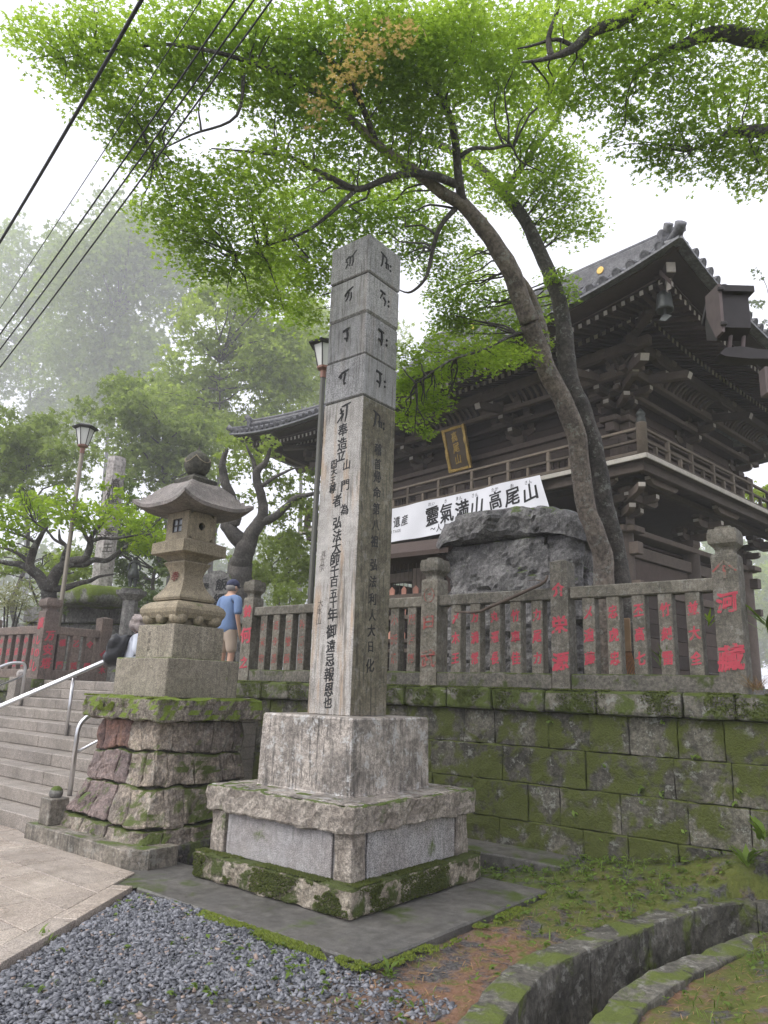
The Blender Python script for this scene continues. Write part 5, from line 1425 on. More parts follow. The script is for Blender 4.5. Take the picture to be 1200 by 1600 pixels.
# ------------------------------------------------------------------ overhead cables
M['cable'] = plain('black_cable', (0.03,0.03,0.032), .6, var=.1)
for k, (x0,y0,x1,y1,d0,d1,r_,lb) in enumerate(((-40,442,260,-58,13,7,.021,'thickest overhead cable, highest towards the picture corner'),(-40,540,345,-40,15,9,.007,'thinnest overhead cable, just below the thick one'),
        (-40,576,395,-32,14,8.5,.0125,'overhead cable, middle one of the five'),(-40,598,425,-30,14,8.4,.012,'overhead cable, second from below of the five'),(-40,625,455,-32,14,8.3,.012,'lowest of the five overhead cables crossing the maple'))):
    a, b = at(x0,y0,d0*.62), at(x1,y1,d1*.58); r_ *= .62; dirv = b-a; a2 = a - dirv*0.8; b2 = b + dirv*0.5
    mb = MB(); n = 24; mb.tube([a2+(b2-a2)*(i/n)+Vector((0,0,-.25*math.sin(math.pi*i/n)+.22)) for i in range(n+1)], r_, 6)
    tag(mb.build('overhead_cable', M['cable'], smooth=True), lb, 'cable', 'overhead cables')

# ------------------------------------------------------------------ floodlight housing on an arm at the picture edge
M['flood_pink'] = plain('faded_paint', (0.14,0.108,0.105), .6, var=.25)
M['flood_dark'] = plain('dark_paint', (0.035,0.029,0.029), .5, var=.3)
fp = at(1140, 500, 7.0); fr_ = Vector((CAMROT[0][0], CAMROT[1][0], 0)).normalized(); fb_ = Vector((-fr_.y, fr_.x, 0))
fl_ = empty('floodlight', fp, 'dark box floodlight with hinged side plate on a curved arm beside the gate roof', 'floodlight')
def FL(mb): 
    mb.v = [tuple(fp + fr_*v[0]*(.9 if v[0] < .3 else 1) + fb_*v[1]*.9 + Vector((0,0,v[2]*.9))) for v in mb.v]; return mb
mb = MB(); mb.prism([(-.10,.30),(.16,.30),(.30,.15),(.28,-.10),(.05,-.22),(-.10,-.14)], 0, -.13, .17); FL(mb).build('housing', M['flood_dark'], fl_)
mb = MB(); mb.prism([(-.16,.32),(.19,.32),(.33,.16),(.33,.10),(.19,.25),(-.16,.25)], 0, -.15, .21); FL(mb).build('hood', M['flood_dark'], fl_)
mb = MB(); mb.prism([(-.19,.31),(.12,.34),(.13,.10),(-.05,-.24),(-.19,-.24)], 0, -.185, -.152); FL(mb).build('side_plate', M['flood_pink'], fl_)
for z in (.24,-.16): mb = MB(); mb.cbox(-.20,-.14,-.23,-.19,z-.02,z+.02,.006); mb.v = [(v[0],v[1],v[2]) for v in mb.v]; FL(mb).build('latch', M['flood_dark'], fl_)
for y in (-.02,.12): mb = MB(); mb.tube([(y+.02,.0,-.16),(y,.02,-.34)], .022, 8); FL(mb).build('bracket_leg', M['flood_pink'], fl_)
mb = MB(); mb.prism([(-.16,-.42),(-.10,-.355),(.06,-.33),(.22,-.355),(.40,-.37),(.62,-.375),(.62,-.46),(.40,-.46),(.15,-.47),(-.10,-.45)], 1, -.06,.10); FL(mb).build('mounting_arm', M['flood_dark'], fl_)
mb = MB(); mb.tube([(.62,.02,-5.2),(.62,.02,.6)], .07, 12); FL(mb).build('pole', M['flood_dark'], fl_, smooth=True)
mb = MB(); mb.cbox(.28,.48,-.08,.06,-.86,-.56,.01); jb = FL(mb).build('junction_box', M['flood_pink'], fl_)
mb = MB(); mb.box(.30,.38,-.088,-.0815,-.80,-.70); FL(mb).build('paper_label', M['banner'], jb)

# ------------------------------------------------------------------ rack of votive tablets under the gate
er = at(640, 925, 11.2); er.z = 1.545
rk = empty('votive_rack', er, 'dark wooden rack with shelves under the banner, behind the fence', 'rack')
mbv = lambda mb: setattr(mb, 'v', [(er.x+v[0], er.y+v[1], er.z+v[2]) for v in mb.v]) or mb
for x in (-.75,.75): mb = MB(); mb.cbox(x-.05,x+.05,-.05,.05,0,2.0,.008); mbv(mb).build('post', M['gate'], rk)
mb = MB(); mb.prism([(-.45,1.95),(0,2.2),(.45,1.95),(.45,2.02),(0,2.28),(-.45,2.02)], 0, -1.0, 1.0); mbv(mb).build('rack_roof', M['gate'], rk)
for z in (.75,1.1,1.42): mb = MB(); mb.cbox(-.8,.8,-.12,.04,z-.03,z+.03,.006); mbv(mb).build('shelf', M['gate_lt'], rk)
for k in range(18):
    mb = MB(); mb.tube([(-.72+.08*k,.06,1.45),(-.72+.08*k,.06,1.95)], .008, 4); mbv(mb).build('lattice_bar', M['gate_lt'], rk)
M['tablet'] = plain('votive_wood', (0.45,0.22,0.16), .7, var=.25, rand=.25)
tb = MB(); tb.prism([(-.045,0),(.045,0),(.05,.08),(0,.13),(-.05,.08)], 1, -.008, .008); tbm = tb.mesh('votive_tablet')
for z in (.78,1.13,1.45):
    for k in range(7):
        o = link('votive_tablet', tbm, M['tablet'], None, False, (er.x-.66+.2*k+.03*math.sin(k*5+z*9), er.y-.07, er.z+z), (0,0,.1*math.sin(k*3+z)))
        tag(o, 'small pinkish wooden votive tablet standing on the dark rack under the banner', 'tablet', 'votive tablets on the rack')
# broom leaning behind the fence
bp_ = atY(979, 1000, 7.45)
bs = empty('broom', (bp_.x, bp_.y, 1.545), 'short straw broom leaning behind the red-lettered balusters near the maple trunk', 'broom')
mb = MB(); mb.cbox(bp_.x-.07, bp_.x+.05, 7.42, 7.45, 2.02, 2.36, .006); mb.build('head_board', plain('pale_board', (0.33,0.22,0.13), .8, var=.2), bs)
mb = MB()
for k in range(9): mb.tube([(bp_.x-.05+.011*k, 7.44, 2.03), (bp_.x-.02+.022*k, 7.46, 1.56)], .004, 4)
o = mb.build('bristles', plain('straw', (0.42,0.19,0.07), .8, var=.25), bs); o['kind'] = 'stuff'

# ------------------------------------------------------------------ behind the steps: garden wall, mossy rock, tall pillar, statue, stele
gw = empty('garden_wall', at(200, 990, 17), 'low grey block wall carrying the mossy rock behind the statue pedestal', 'wall')
A_, B_ = at(85, 985, 18.2), at(345, 985, 17.0); dv = Vector((B_.x-A_.x, B_.y-A_.y, 0)); Lw = dv.length; dv.normalize(); nv = Vector((-dv.y, dv.x, 0))
def along(mb):
    mb.v = [(A_.x+dv.x*v[0]+nv.x*v[1], A_.y+dv.y*v[0]+nv.y*v[1], v[2]) for v in mb.v]; return mb
zt2 = at(200,944,17.3).z
for c, (z0, z1, st_) in enumerate(((1.5,2.0,1.0),(2.0,zt2-.42,.8),(zt2-.42,zt2,1.25))):
    s_ = -1.5 + .3*c
    while s_ < Lw+.5:
        along(rough(s_+.01, s_+st_-.01, (-.12 if c == 2 else 0), .5, z0+.005, z1-.005, .25, .03, .02, s_+c)).build('wall_block', M['old_stone'], gw); s_ += st_
p = at(148, 944, 17.8)
mr = rough(p.x-1.05,p.x+1.0,p.y-.7,p.y+.7,zt2-.05,at(140,918,17.8).z,.12,.2,.10,7.7,None,2.0); tag(mr.build('mossy_rock', M['moss_rock'], smooth=True), 'low bright green mossy rock on the garden wall', 'rock')
p0, p1 = at(158,918,18.3), at(181,700,18.3)
tp = empty('stone_pillar', (p0.x,p0.y,p0.z-.1), 'tall pale octagonal stone pillar behind the plum tree', 'pillar')
mb = MB(); r_ = .235; mb.lathe(p0.x,p0.y,[(r_*1.12,p0.z-.3),(r_*1.1,p0.z+.3),(r_,p1.z-.12),(r_*.92,p1.z)],8); pmain = mb.build('shaft', M['pale_stone'], tp)
for k, ch in enumerate('高尾山薬王院'):
    zz = p1.z-.75-k*.42; d_ = Vector((-p0.x,-p0.y,0)).normalized(); d2 = Vector((math.cos(R_(-22.5)), math.sin(R_(-22.5)),0))
    ang = math.atan2(d2.y, d2.x); char(ch, pmain, (p0.x+d2.x*r_*.99, p0.y+d2.y*r_*.99, zz), .27, (R_(90),0,ang+R_(90)), M['faded_ink'], .02)
sp_ = at(197, 1000, 14.9)
sg = empty('pedestal', (sp_.x, sp_.y, 1.545), 'slender dark stone pedestal with flared top carrying the small statue', 'pedestal')
zt3 = at(202, 921, 14.9).z
mb = MB(); mb.lathe(sp_.x, sp_.y, [(.22,1.545),(.22,1.75),(.165,1.8),(.15,zt3-.2)],6); mb.build('column', M['old_stone'], sg)
mb = MB(); mb.lathe(sp_.x, sp_.y, [(.16,zt3-.2),(.30,zt3-.08),(.31,zt3)],6); mb.build('flared_top', M['old_stone'], sg)
stl = at(337, 930, 15.4)
se = empty('stele', (stl.x, stl.y, 1.545), 'rounded grey stone stele with dark carved characters beyond the man in the cap', 'stele')
zt4 = at(335, 890, 15.4).z
ang = math.atan2(CAMROT[1][0], CAMROT[0][0]); 
mb = MB(); pr = [(-.36,1.545),(.36,1.545),(.34,zt4-.25),(.25,zt4-.07),(.08,zt4),(-.12,zt4-.03),(-.28,zt4-.12),(-.35,zt4-.3)]; mb.prism(pr, 1, -.08, .08)
mb.v = [(stl.x+v[0]*math.cos(ang)-v[1]*math.sin(ang), stl.y+v[0]*math.sin(ang)+v[1]*math.cos(ang), v[2]) for v in mb.v]; sb = mb.build('slab', M['old_stone'], se)
for ch, u, dz in (('飯',.12,-.3),('縄',.1,-.62),('大',.1,-.95),('奉',-.2,-.35),('納',-.2,-.6)):
    char(ch, sb, (stl.x+u*math.cos(ang)+.085*math.sin(ang), stl.y+u*math.sin(ang)-.085*math.cos(ang), zt4+dz), .27 if u > 0 else .16, (R_(90),0,ang), M['black_ink'], .03)

# ------------------------------------------------------------------ people and statue (one skin each, clothes as children)
def skin(name, nodes, edges, mat, parent, sub=2, root=0, local=False):
    me = bpy.data.meshes.new(name); me.from_pydata([Vector(n[0]) for n in nodes], edges, [])
    o = bpy.data.objects.new(name, me); COL.objects.link(o)
    md = o.modifiers.new('skin', 'SKIN'); md.use_smooth_shade = True
    for i, n in enumerate(nodes):
        r = n[1] if hasattr(n[1], '__len__') else (n[1], n[1]); me.skin_vertices[0].data[i].radius = r; me.skin_vertices[0].data[i].use_root = (i == root)
    sd = o.modifiers.new('sub', 'SUBSURF'); sd.levels = sub; sd.render_levels = sub
    dg = bpy.context.evaluated_depsgraph_get(); m2 = bpy.data.meshes.new_from_object(o.evaluated_get(dg))
    bpy.data.objects.remove(o); m2.name = name; m2.materials.clear(); m2.shade_smooth()
    return link(name, m2, mat, parent, local)
M['skin'] = plain('skin', (0.46,0.28,0.20), .55, var=.08)
def frame(base, face, h):
    f = Vector((face[0], face[1], 0)).normalized(); r = Vector((f.y, -f.x, 0)); s_ = h/1.70
    return lambda x, y, z: Vector(base) + r*x*s_ + f*y*s_ + Vector((0,0,z*s_))      # x to the person's right, y forward
def person(base, face, h, label, shirt, trousers, lean=0.0, arms='down', stepup=0.0, legs_bare=False):
    T = frame(base, face, h); s_ = h/1.70
    e = empty('person', base, label, 'person')
    def y_(z): return lean*max(0, z-.9)
    def N(x, y, z, r): return (T(x, y+y_(z), z), r*s_ if not hasattr(r,'__len__') else (r[0]*s_, r[1]*s_))
    nd_ = [N(0,0,.95,(.145,.11)), N(0,-.01,1.12,(.135,.10)), N(0,-.015,1.30,(.155,.11)), N(0,-.005,1.42,(.10,.08)), N(0,.0,1.49,.055), N(0,.015,1.56,.085), N(0,.02,1.64,.088), N(0,.105,1.575,.016), N(0,.09,1.535,.035)]
    ed = [(0,1),(1,2),(2,3),(3,4),(4,5),(5,6),(5,7),(5,8)]
    for sx in (-1,1):
        b = len(nd_); st_ = stepup if sx > 0 else 0
        nd_ += [N(sx*.10,0,.86,.088), N(sx*.105,.03+st_*.5,.50+st_*.3,.058), N(sx*.105,-.03+st_,.10+st_*.7,.042), N(sx*.11,.02+st_,.045+st_*.7,.045), N(sx*.115,.17+st_,.03+st_*.7,.033)]
        ed += [(0,b),(b,b+1),(b+1,b+2),(b+2,b+3),(b+3,b+4)]
        b = len(nd_)
        if arms == 'down': ap = [(sx*.19,-.01,1.40),(sx*.235,-.03,1.13),(sx*.23,.05,.88),(sx*.23,.08,.81)]
        else: ap = [(sx*.18,0,1.40),(sx*.22,.02,1.15),(sx*.17,.22,1.10),(sx*.15,.29,1.12)]
        nd_ += [N(*ap[0],.055), N(*ap[1],.042), N(*ap[2],.028), N(*ap[3],(.035,.022))]
        ed += [(3,b),(b,b+1),(b+1,b+2),(b+2,b+3)]
        d = Vector(ap[3])-Vector(ap[2]); d.normalize()
        for k, (off, ln) in enumerate(((-.03,.07),(-.012,.082),(.008,.078),(.026,.062))):
            c = len(nd_); q = Vector(ap[3])+Vector((0,off,0) if arms == 'down' else (off,0,0))+d*.035; q2 = q+d*ln*.6; q3 = q2+d*ln*.35+Vector((-sx*.015,.008,0))
            nd_ += [N(*q,.0095), N(*q2,.0085), N(*q3,.007)]; ed += [(b+3,c),(c,c+1),(c+1,c+2)]
        c = len(nd_); q = Vector(ap[3])+Vector((-sx*.005,.035,.0)); nd_ += [N(*q,.011), N(*(q+d*.035+Vector((-sx*.01,.02,0))),.009)]; ed += [(b+3,c),(c,c+1)]
    skin('body', nd_, ed, M['skin'], e)
    # shirt
    sn = [N(0,0,.80,(.20,.165)), N(0,-.01,.98,(.19,.155)), N(0,-.015,1.15,(.175,.14)), N(0,-.015,1.30,(.19,.145)), N(0,-.01,1.41,(.13,.10)), N(0,0,1.465,(.075,.07))]; se_ = [(0,1),(1,2),(2,3),(3,4),(4,5)]
    for sx in (-1,1):
        b = len(sn)
        if arms == 'down': sn += [N(sx*.195,-.01,1.395,.078), N(sx*.235,-.025,1.20,.072), N(sx*.243,-.025,1.12,.074)]
        else: sn += [N(sx*.19,0,1.395,.078), N(sx*.222,.02,1.17,.065), N(sx*.18,.19,1.105,.052)]
        se_ += [(4,b),(b,b+1),(b+1,b+2)]
    skin('shirt', sn, se_, shirt, e)
    tn = [N(0,0,1.0,(.165,.135)), N(0,0,.86,(.15,.12))]; te = [(0,1)]
    for sx in (-1,1):
        b = len(tn); st_ = stepup if sx > 0 else 0
        tn += [N(sx*.095,0,.78,.105), N(sx*.108,.03+st_*.5,.50+st_*.3,.09)] + ([] if legs_bare else [N(sx*.108,-.02+st_,.12+st_*.7,.07)])
        te += [(1,b),(b,b+1)] + ([] if legs_bare else [(b+1,b+2)])
    skin('trousers', tn, te, trousers, e)
    for sx in (-1,1):
        st_ = stepup if sx > 0 else 0
        mb = MB(); q = N(sx*.112,.05+st_,0,.1)[0]; f = Vector((face[0],face[1],0)).normalized()
        mb2 = rough(-.05*s_,.05*s_,-.14*s_,.14*s_,0,.085*s_,.05,.03,.004,1.0); rr = Vector((f.y,-f.x,0))
        mb2.v = [tuple(q+rr*v[0]+f*v[1]+Vector((0,0,v[2]+st_*.7*s_))) for v in mb2.v]; mb2.build('shoe', M['lamp_black'], e, smooth=True)
    # ears
    for sx in (-1,1):
        c = N(sx*.088,.01,1.585,.1)[0]; ball(c.x,c.y,c.z,.028*s_,.6,.9,1.2,8).build('ear', M['skin'], e, smooth=True)
    return e, N, T
M['shirt_blue'] = plain('blue_cotton', (0.14,0.21,0.36), .85, var=.12, bump=.3, bump_sc=30)
M['beige'] = plain('beige_cotton', (0.42,0.34,0.27), .85, var=.1)
M['navy'] = plain('navy_cotton', (0.035,0.04,0.08), .85, var=.15)
M['white_shirt'] = plain('pale_cotton', (0.62,0.66,0.74), .85, var=.08, bump=.4, bump_sc=14)
M['black_nylon'] = plain('black_nylon', (0.016,0.017,0.02), .45, var=.3, bump=.8, bump_sc=16)
fc = (CAMROT[0][0], CAMROT[1][0])
mp = at(362, 906, 11.55)
em, N, T = person((mp.x, mp.y, 1.552), (fc[0]*.55-.45, fc[1]*.55+.5), mp.z-1.552-.02, 'man in navy cap, blue T-shirt and beige shorts at the top of the steps', M['shirt_blue'], M['beige'], lean=.03, legs_bare=True)
c0 = N(0,.02,1.645,.1)[0]
b_ = ball(0,0,0,.105,1,1.08,.85,14); b_.v = [(v[0],v[1],v[2]) for v in b_.v if True]
b_.v = [tuple(c0 + Vector((v[0]*.95,v[1]*.95,max(v[2],-.028)))) for v in b_.v]; cp = b_.build('cap', M['navy'], em, smooth=True)
mb = MB(); n = 12; vs = []
for r0, zz in ((.085,-.02),(.175,-.035)):
    for k in range(n+1):
        a = R_(90-60+120*k/n); vs.append(T(math.cos(a)*r0*(.95 if r0 < .1 else .62), .02+math.sin(a)*r0, 1.645+zz)+Vector((0,0,0)))
mb.add(vs, [(k,k+1,n+2+k,n+1+k) for k in range(n)]); mb.add([v+Vector((0,0,-.006)) for v in vs], [(k,n+1+k,n+2+k,k+1) for k in range(n)]); mb.build('cap_brim', M['navy'], cp)
hr = ball(0,0,0,.093,1,1,.8,12); hc = N(0,.0,1.59,.1)[0]; hr.v = [tuple(hc+Vector(v)) for v in hr.v]; hr.build('hair', plain('grey_hair', (0.22,0.21,0.20), .8, var=.2), em, smooth=True)
wp = at(212, 964, 10.55)
ew, N, T = person((wp.x, wp.y, .932), (fc[0]*.75, fc[1]*.75+.35), wp.z-.932-.02, 'person with fluffy grey hair, pale shirt and black backpack climbing the steps', M['white_shirt'], M['navy'], lean=.16, arms='bent', stepup=.0)
hc = N(0,.0,1.615,.1)[0]; hr = rough(-.145,.145,-.15,.14,-.12,.13,.025,.11,.055,3.0,None,30)
hr.v = [tuple(hc+Vector(v)) for v in hr.v]; hr.build('hair', plain('grey_brown_hair', (0.30,0.26,0.245), .9, var=.5, sc=60, bump=.8, bump_sc=90), ew, smooth=True)
def bagfn(p): return T(p.x, p.y+.16*max(0,p.z-.9), p.z)
bag = rough(-.19,.19,-.42,-.13,.94,1.42,.05,.13,.05,2.0,bagfn,9); bg_ = bag.build('backpack_body', M['black_nylon'], None, smooth=True)
be = empty('backpack', T(0,-.25,.98), 'soft black backpack worn by the grey-haired person on the steps', 'backpack'); child(bg_, be)
rough(-.12,.12,-.41,-.35,1.02,1.22,.05,.03,.008,5.0,bagfn,8).build('front_pocket', M['black_nylon'], be, smooth=True)
for sx in (-1,1):
    mb = MB(); mb.tube([T(sx*.11,-.13+.16*.5,1.40),T(sx*.12,-.03+.08,1.47),T(sx*.13,.12+.08,1.40),T(sx*.14,.15+.06,1.25),T(sx*.15,.02,1.08),T(sx*.14,-.14,1.02)], .014, 6); mb.build('shoulder_strap', M['black_nylon'], be, smooth=True)

# statue on the pedestal: standing child figure in a short robe
sb_ = Vector((sp_.x, sp_.y, zt3)); sh = at(203, 862, 14.9).z - zt3
T = frame((sb_.x, sb_.y, sb_.z+.05), (-sp_.x*.7, -sp_.y), (sh-.05)*1.0)
N = lambda x,y,z,r: (T(x,y,z), (r if hasattr(r,'__len__') else (r,r))[0:2] if False else tuple(c*(sh-.05)/1.7 for c in (r if hasattr(r,'__len__') else (r,r))))
stt = empty('statue', sb_, 'small dark bronze standing figure on the slender pedestal under the plum branches', 'statue')
sn = [N(0,0,.92,(.17,.15)), N(0,.02,1.10,(.16,.14)), N(0,0,1.28,(.18,.12)), N(0,0,1.38,(.10,.09)), N(0,0,1.42,.08), N(0,.01,1.52,.155), N(0,.01,1.64,.15)]
se_ = [(0,1),(1,2),(2,3),(3,4),(4,5),(5,6)]
for sx in (-1,1):
    b = len(sn); sn += [N(sx*.22,0,1.30,.075), N(sx*.30,-.02,1.08,.06), N(sx*.27,.08,.90,.05)]; se_ += [(3,b),(b,b+1),(b+1,b+2)]
    b = len(sn); sn += [N(sx*.10,0,.80,.14), N(sx*.12,0,.48,.12), N(sx*.12,0,.15,.085), N(sx*.12,.08,.05,.07)]; se_ += [(0,b),(b,b+1),(b+1,b+2),(b+2,b+3)]
skin('figure', sn, se_, M['bronze'], stt)
mb = MB(); kk = (sh-.05)/1.7; mb.lathe(sb_.x, sb_.y, [(.20*kk*1.1,sb_.z+.05+1.0*kk),(.27*kk,sb_.z+.05+.75*kk),(.30*kk,sb_.z+.05+.5*kk),(.27*kk,sb_.z+.05+.5*kk)],14); mb.build('robe_skirt', M['bronze'], stt, smooth=True)
mb = MB(); mb.lathe(sb_.x, sb_.y, [(.17,sb_.z),(.22,sb_.z+.03),(.19,sb_.z+.06)],12); mb.build('lotus_base', M['old_stone'], stt, smooth=True)

# ------------------------------------------------------------------ leaves and trees
def star_leaf(tips, valley=.17, curl=.12, ngon=False):
    """lobed leaf as a fan: tips = [(angle, length)], stem side open"""
    out_ = [(0.0,-.02)]
    for i, (a, l) in enumerate(tips):
        out_.append((math.cos(R_(a))*l, math.sin(R_(a))*l))
        if i < len(tips)-1:
            am = (a+tips[i+1][0])/2; out_.append((math.cos(R_(am))*valley, math.sin(R_(am))*valley))
    v = [(x, y, -curl*(x*x+y*y)*2) for x, y in out_]
    n = len(v)
    if ngon: return np.array(v), [tuple(range(n))]
    return np.array([(0,.06,0)] + v), [(0, i, i+1) for i in range(1, n)] + [(0, n, 1)]
MAPLE = star_leaf([(-15,.32),(35,.48),(90,.56),(145,.48),(195,.32)], .22, 0.0, True)
CLUST = star_leaf([(-40,.5),(10,.36),(60,.55),(105,.4),(150,.52),(200,.38),(240,.5)], .14, .25)
FARL = star_leaf([(-60,.5),(10,.42),(80,.55),(150,.42),(220,.5)], .26, .25)
OVAL = (np.array([(0,-.5,0),(.17,-.2,.03),(.2,.1,.04),(0,.5,-.08),(-.2,.1,.04),(-.17,-.2,.03),(0,0,0)]), [(0,1,6),(1,2,6),(2,3,6),(3,4,6),(4,5,6),(5,0,6)])
LONG = (np.array([(0,0,0),(.05,.25,.03),(.055,.55,.03),(0,1.0,-.10),(-.055,.55,.03),(-.05,.25,.03)]), [(0,1,5),(1,2,4,5),(2,3,4)])

def sprays(clumps, per, leaf, size, spray_r=.26, tilt=.35, flat=.55, rs=1, ltilt=.35, droop=.5, k=14):
    """leaves in flat layered sprays filling ellipsoid clumps [(centre, radius, density)]"""
    g = np.random.default_rng(rs); P = []; Nn = []
    for c, r, dn in clumps:
        nl = max(6, int(per*dn*(r**2))); ns = max(1, nl//k)
        u = g.normal(size=(ns,3)); u /= np.linalg.norm(u, axis=1, keepdims=True); rad = g.random(ns)**.45
        sc = u*rad[:,None]*np.array([r, r, r*flat]) + np.array(c)
        nrm = np.stack([g.normal(0,tilt,ns)+u[:,0]*rad*droop, g.normal(0,tilt,ns)+u[:,1]*rad*droop, np.ones(ns)], 1); nrm /= np.linalg.norm(nrm, axis=1, keepdims=True)
        x = np.cross(nrm, np.array([[.3,.9,.1]])); x /= np.linalg.norm(x, axis=1, keepdims=True); y = np.cross(nrm, x)
        a = g.random((ns,k))*6.28; rr = np.sqrt(g.random((ns,k)))*min(spray_r, r*.8)
        p = sc[:,None,:] + x[:,None,:]*(np.cos(a)*rr)[:,:,None] + y[:,None,:]*(np.sin(a)*rr)[:,:,None] + nrm[:,None,:]*g.normal(0,.025,(ns,k,1)) 
        p[:,:,2] -= (rr**2)*.5
        n2 = nrm[:,None,:] + g.normal(0,ltilt,(ns,k,3))
        P.append(p.reshape(-1,3)); Nn.append(n2.reshape(-1,3))
    P = np.concatenate(P); Nn = np.concatenate(Nn); N_ = len(P)
    return inst_mesh('crown', leaf[0], leaf[1], P, rot_to(Nn, g.random(N_)*6.28), g.uniform(size*.7, size*1.2, N_)), N_

def smooth_path(pts, rad, sub=5, wob=0.0, seed=0):
    P = [Vector(p) for p in pts]; n = len(P); O = []; Rr = []
    for i in range(n-1):
        p0, p1, p2, p3 = P[max(i-1,0)], P[i], P[i+1], P[min(i+2,n-1)]
        for k in range(sub):
            t = k/sub
            q = 0.5*((2*p1)+(p2-p0)*t+(2*p0-5*p1+4*p2-p3)*t*t+(3*p1-p0-3*p2+p3)*t**3)
            r = rad[i]+(rad[i+1]-rad[i])*t
            if wob: q = q + Vector((noise.noise(q*3+Vector((seed,0,0))), noise.noise(q*3+Vector((0,seed,7))), noise.noise(q*3+Vector((3,0,seed)))))*wob*r
            O.append(q); Rr.append(r)
    O.append(P[-1]); Rr.append(rad[-1]); return O, Rr
def limb(mb, pts, rad, n=8, wob=.5, seed=0, sub=5):
    o, r = smooth_path(pts, rad, sub, wob, seed)
    b = len(mb.v); mb.tube(o, r, n)
    for i in range(b, len(mb.v)):
        v = Vector(mb.v[i]); j = (i-b)//n
        if j < len(o):
            d = v-o[j]; mb.v[i] = tuple(o[j]+d*(1+.10*noise.noise(v*5)+.06*noise.noise(v*14)))
    return o
def twigs(mb, nodes, clumps, rng, r0=.014, r1=.003, n=1, n_seg=4):
    """thin branches from the nearest limb point out to the clumps"""
    A = np.array([list(p) for p in nodes])
    for c, r, dn in clumps:
        for q in range(n):
            tgt = Vector(c) + Vector((rng.uniform(-1,1),rng.uniform(-1,1),rng.uniform(-.5,.3)))*r*.7
            s_ = Vector(A[np.argmin(((A-np.array(tgt)+np.array([0,0,r*.7]))**2).sum(1))])
            L_ = (tgt-s_).length
            pts = [s_]
            for k in range(1, n_seg): pts.append(s_.lerp(tgt, k/n_seg) + Vector((rng.uniform(-1,1),rng.uniform(-1,1),rng.uniform(-.3,1)))*L_*.07)
            pts.append(tgt); rr = [r0*min(1.6,.6+L_*.35)]*1; rr = [rr[0]+(r1-rr[0])*k/n_seg for k in range(n_seg+1)]
            o, r_ = smooth_path(pts, rr, 2); mb.tube(o, r_, 5)
def bark(name, c1, c2, lich=.3, wet=0.0):
    m = stone(name, c1, c2, 3.5, streak=.25, lichen=lich, lichenc=(.33,.35,.31), moss=-.2, mossup=.1, rough_=.8, bump=.7, bump_sc=45, rand=0); return m
M['bark'] = bark('maple_bark', (0.20,0.165,0.135), (0.12,0.10,0.085), .45)
M['bark_dark'] = bark('dark_bark', (0.085,0.075,0.066), (0.045,0.041,0.037), .35)
M['bark_far'] = bark('grey_bark', (0.09,0.08,0.07), (0.05,0.045,0.04), .1)
M['maple_leaf'] = leafmat('maple_leaf', (0.15,0.235,0.035), (0.37,0.48,0.085), .72)
M['maple_orange'] = leafmat('turning_leaf', (0.36,0.27,0.09), (0.52,0.36,0.22), .5)
M['plum_leaf'] = leafmat('plum_leaf', (0.18,0.28,0.022), (0.34,0.45,0.04), .55)
M['far_leaf'] = leafmat('far_leaf', (0.135,0.185,0.045), (0.28,0.345,0.095), .55)
M['far_leaf_lt'] = leafmat('far_leaf_light', (0.20,0.26,0.05), (0.37,0.445,0.105), .6)
M['far_leaf_dk'] = leafmat('far_leaf_dark', (0.06,0.09,0.028), (0.13,0.18,0.05), .45)
M['weed_leaf'] = leafmat('weed_leaf', (0.06,0.10,0.018), (0.17,0.25,0.045), .4)
M['dry_leaf'] = leafmat('dry_leaf', (0.16,0.09,0.045), (0.36,0.23,0.12), .3)
rt = random.Random(5)
def CL(lst, d_off=0.0, dn=1.0, jit=.5):
    o = []
    for it in lst:
        px, py, d, rp = it[:4]; d = d + d_off
        c = at(px, py, d); o.append((c, rp*d/FPX, it[4] if len(it) > 4 else dn))
    return o

# ---- the leaning maple behind the fence
mpl = empty('maple_tree', (-3.15, 8.25, 1.545), 'twin-trunked green maple leaning over the stone fence and the monument', 'tree')
tb_ = MB(); nodes = []
b0 = Vector((-3.28, 8.10, 1.5)); b1 = Vector((-3.02, 8.42, 1.5))
tA = [b0, at(945,900,8.45), at(932,840,8.45), at(916,793,8.45), at(903,700,8.45), at(885,640,8.42), at(862,592,8.38), at(843,548,8.3), at(825,505,8.2)]
tA2 = [at(825,505,8.2), at(800,430,8.1), at(772,385,8.05), at(748,348,8.0), at(722,318,7.9), at(690,300,7.8), at(640,262,7.6), at(590,225,7.4), at(530,170,7.2), at(450,118,7.0), at(380,80,6.9)]
tB = [b1, at(970,900,8.6), at(957,840,8.6), at(945,793,8.6), at(928,700,8.6), at(908,640,8.62), at(890,592,8.66), at(884,540,8.72), at(870,460,8.8), at(850,405,8.9), at(812,332,9.0), at(785,300,9.1), at(740,255,9.2), at(690,228,9.3), at(640,205,9.4), at(560,170,9.6)]
nodes += limb(tb_, tA, [.16,.118,.114,.112,.112,.112,.11,.105,.10], 14, .2, 1)
tr1 = tb_.build('trunk', M['bark'], mpl, smooth=True); tb_ = MB()
nodes += limb(tb_, tB, [.16,.108,.106,.108,.11,.112,.112,.105,.09,.082,.072,.062,.055,.045,.035,.02], 14, .2, 2)
tb_.build('trunk', M['bark_dark'], mpl, smooth=True); tb_ = MB()
nodes += limb(tb_, tA2, [.108,.10,.092,.085,.075,.062,.05,.045,.036,.025,.012], 12, .3, 3)
tb_.build('limb', M['bark'], mpl, smooth=True)
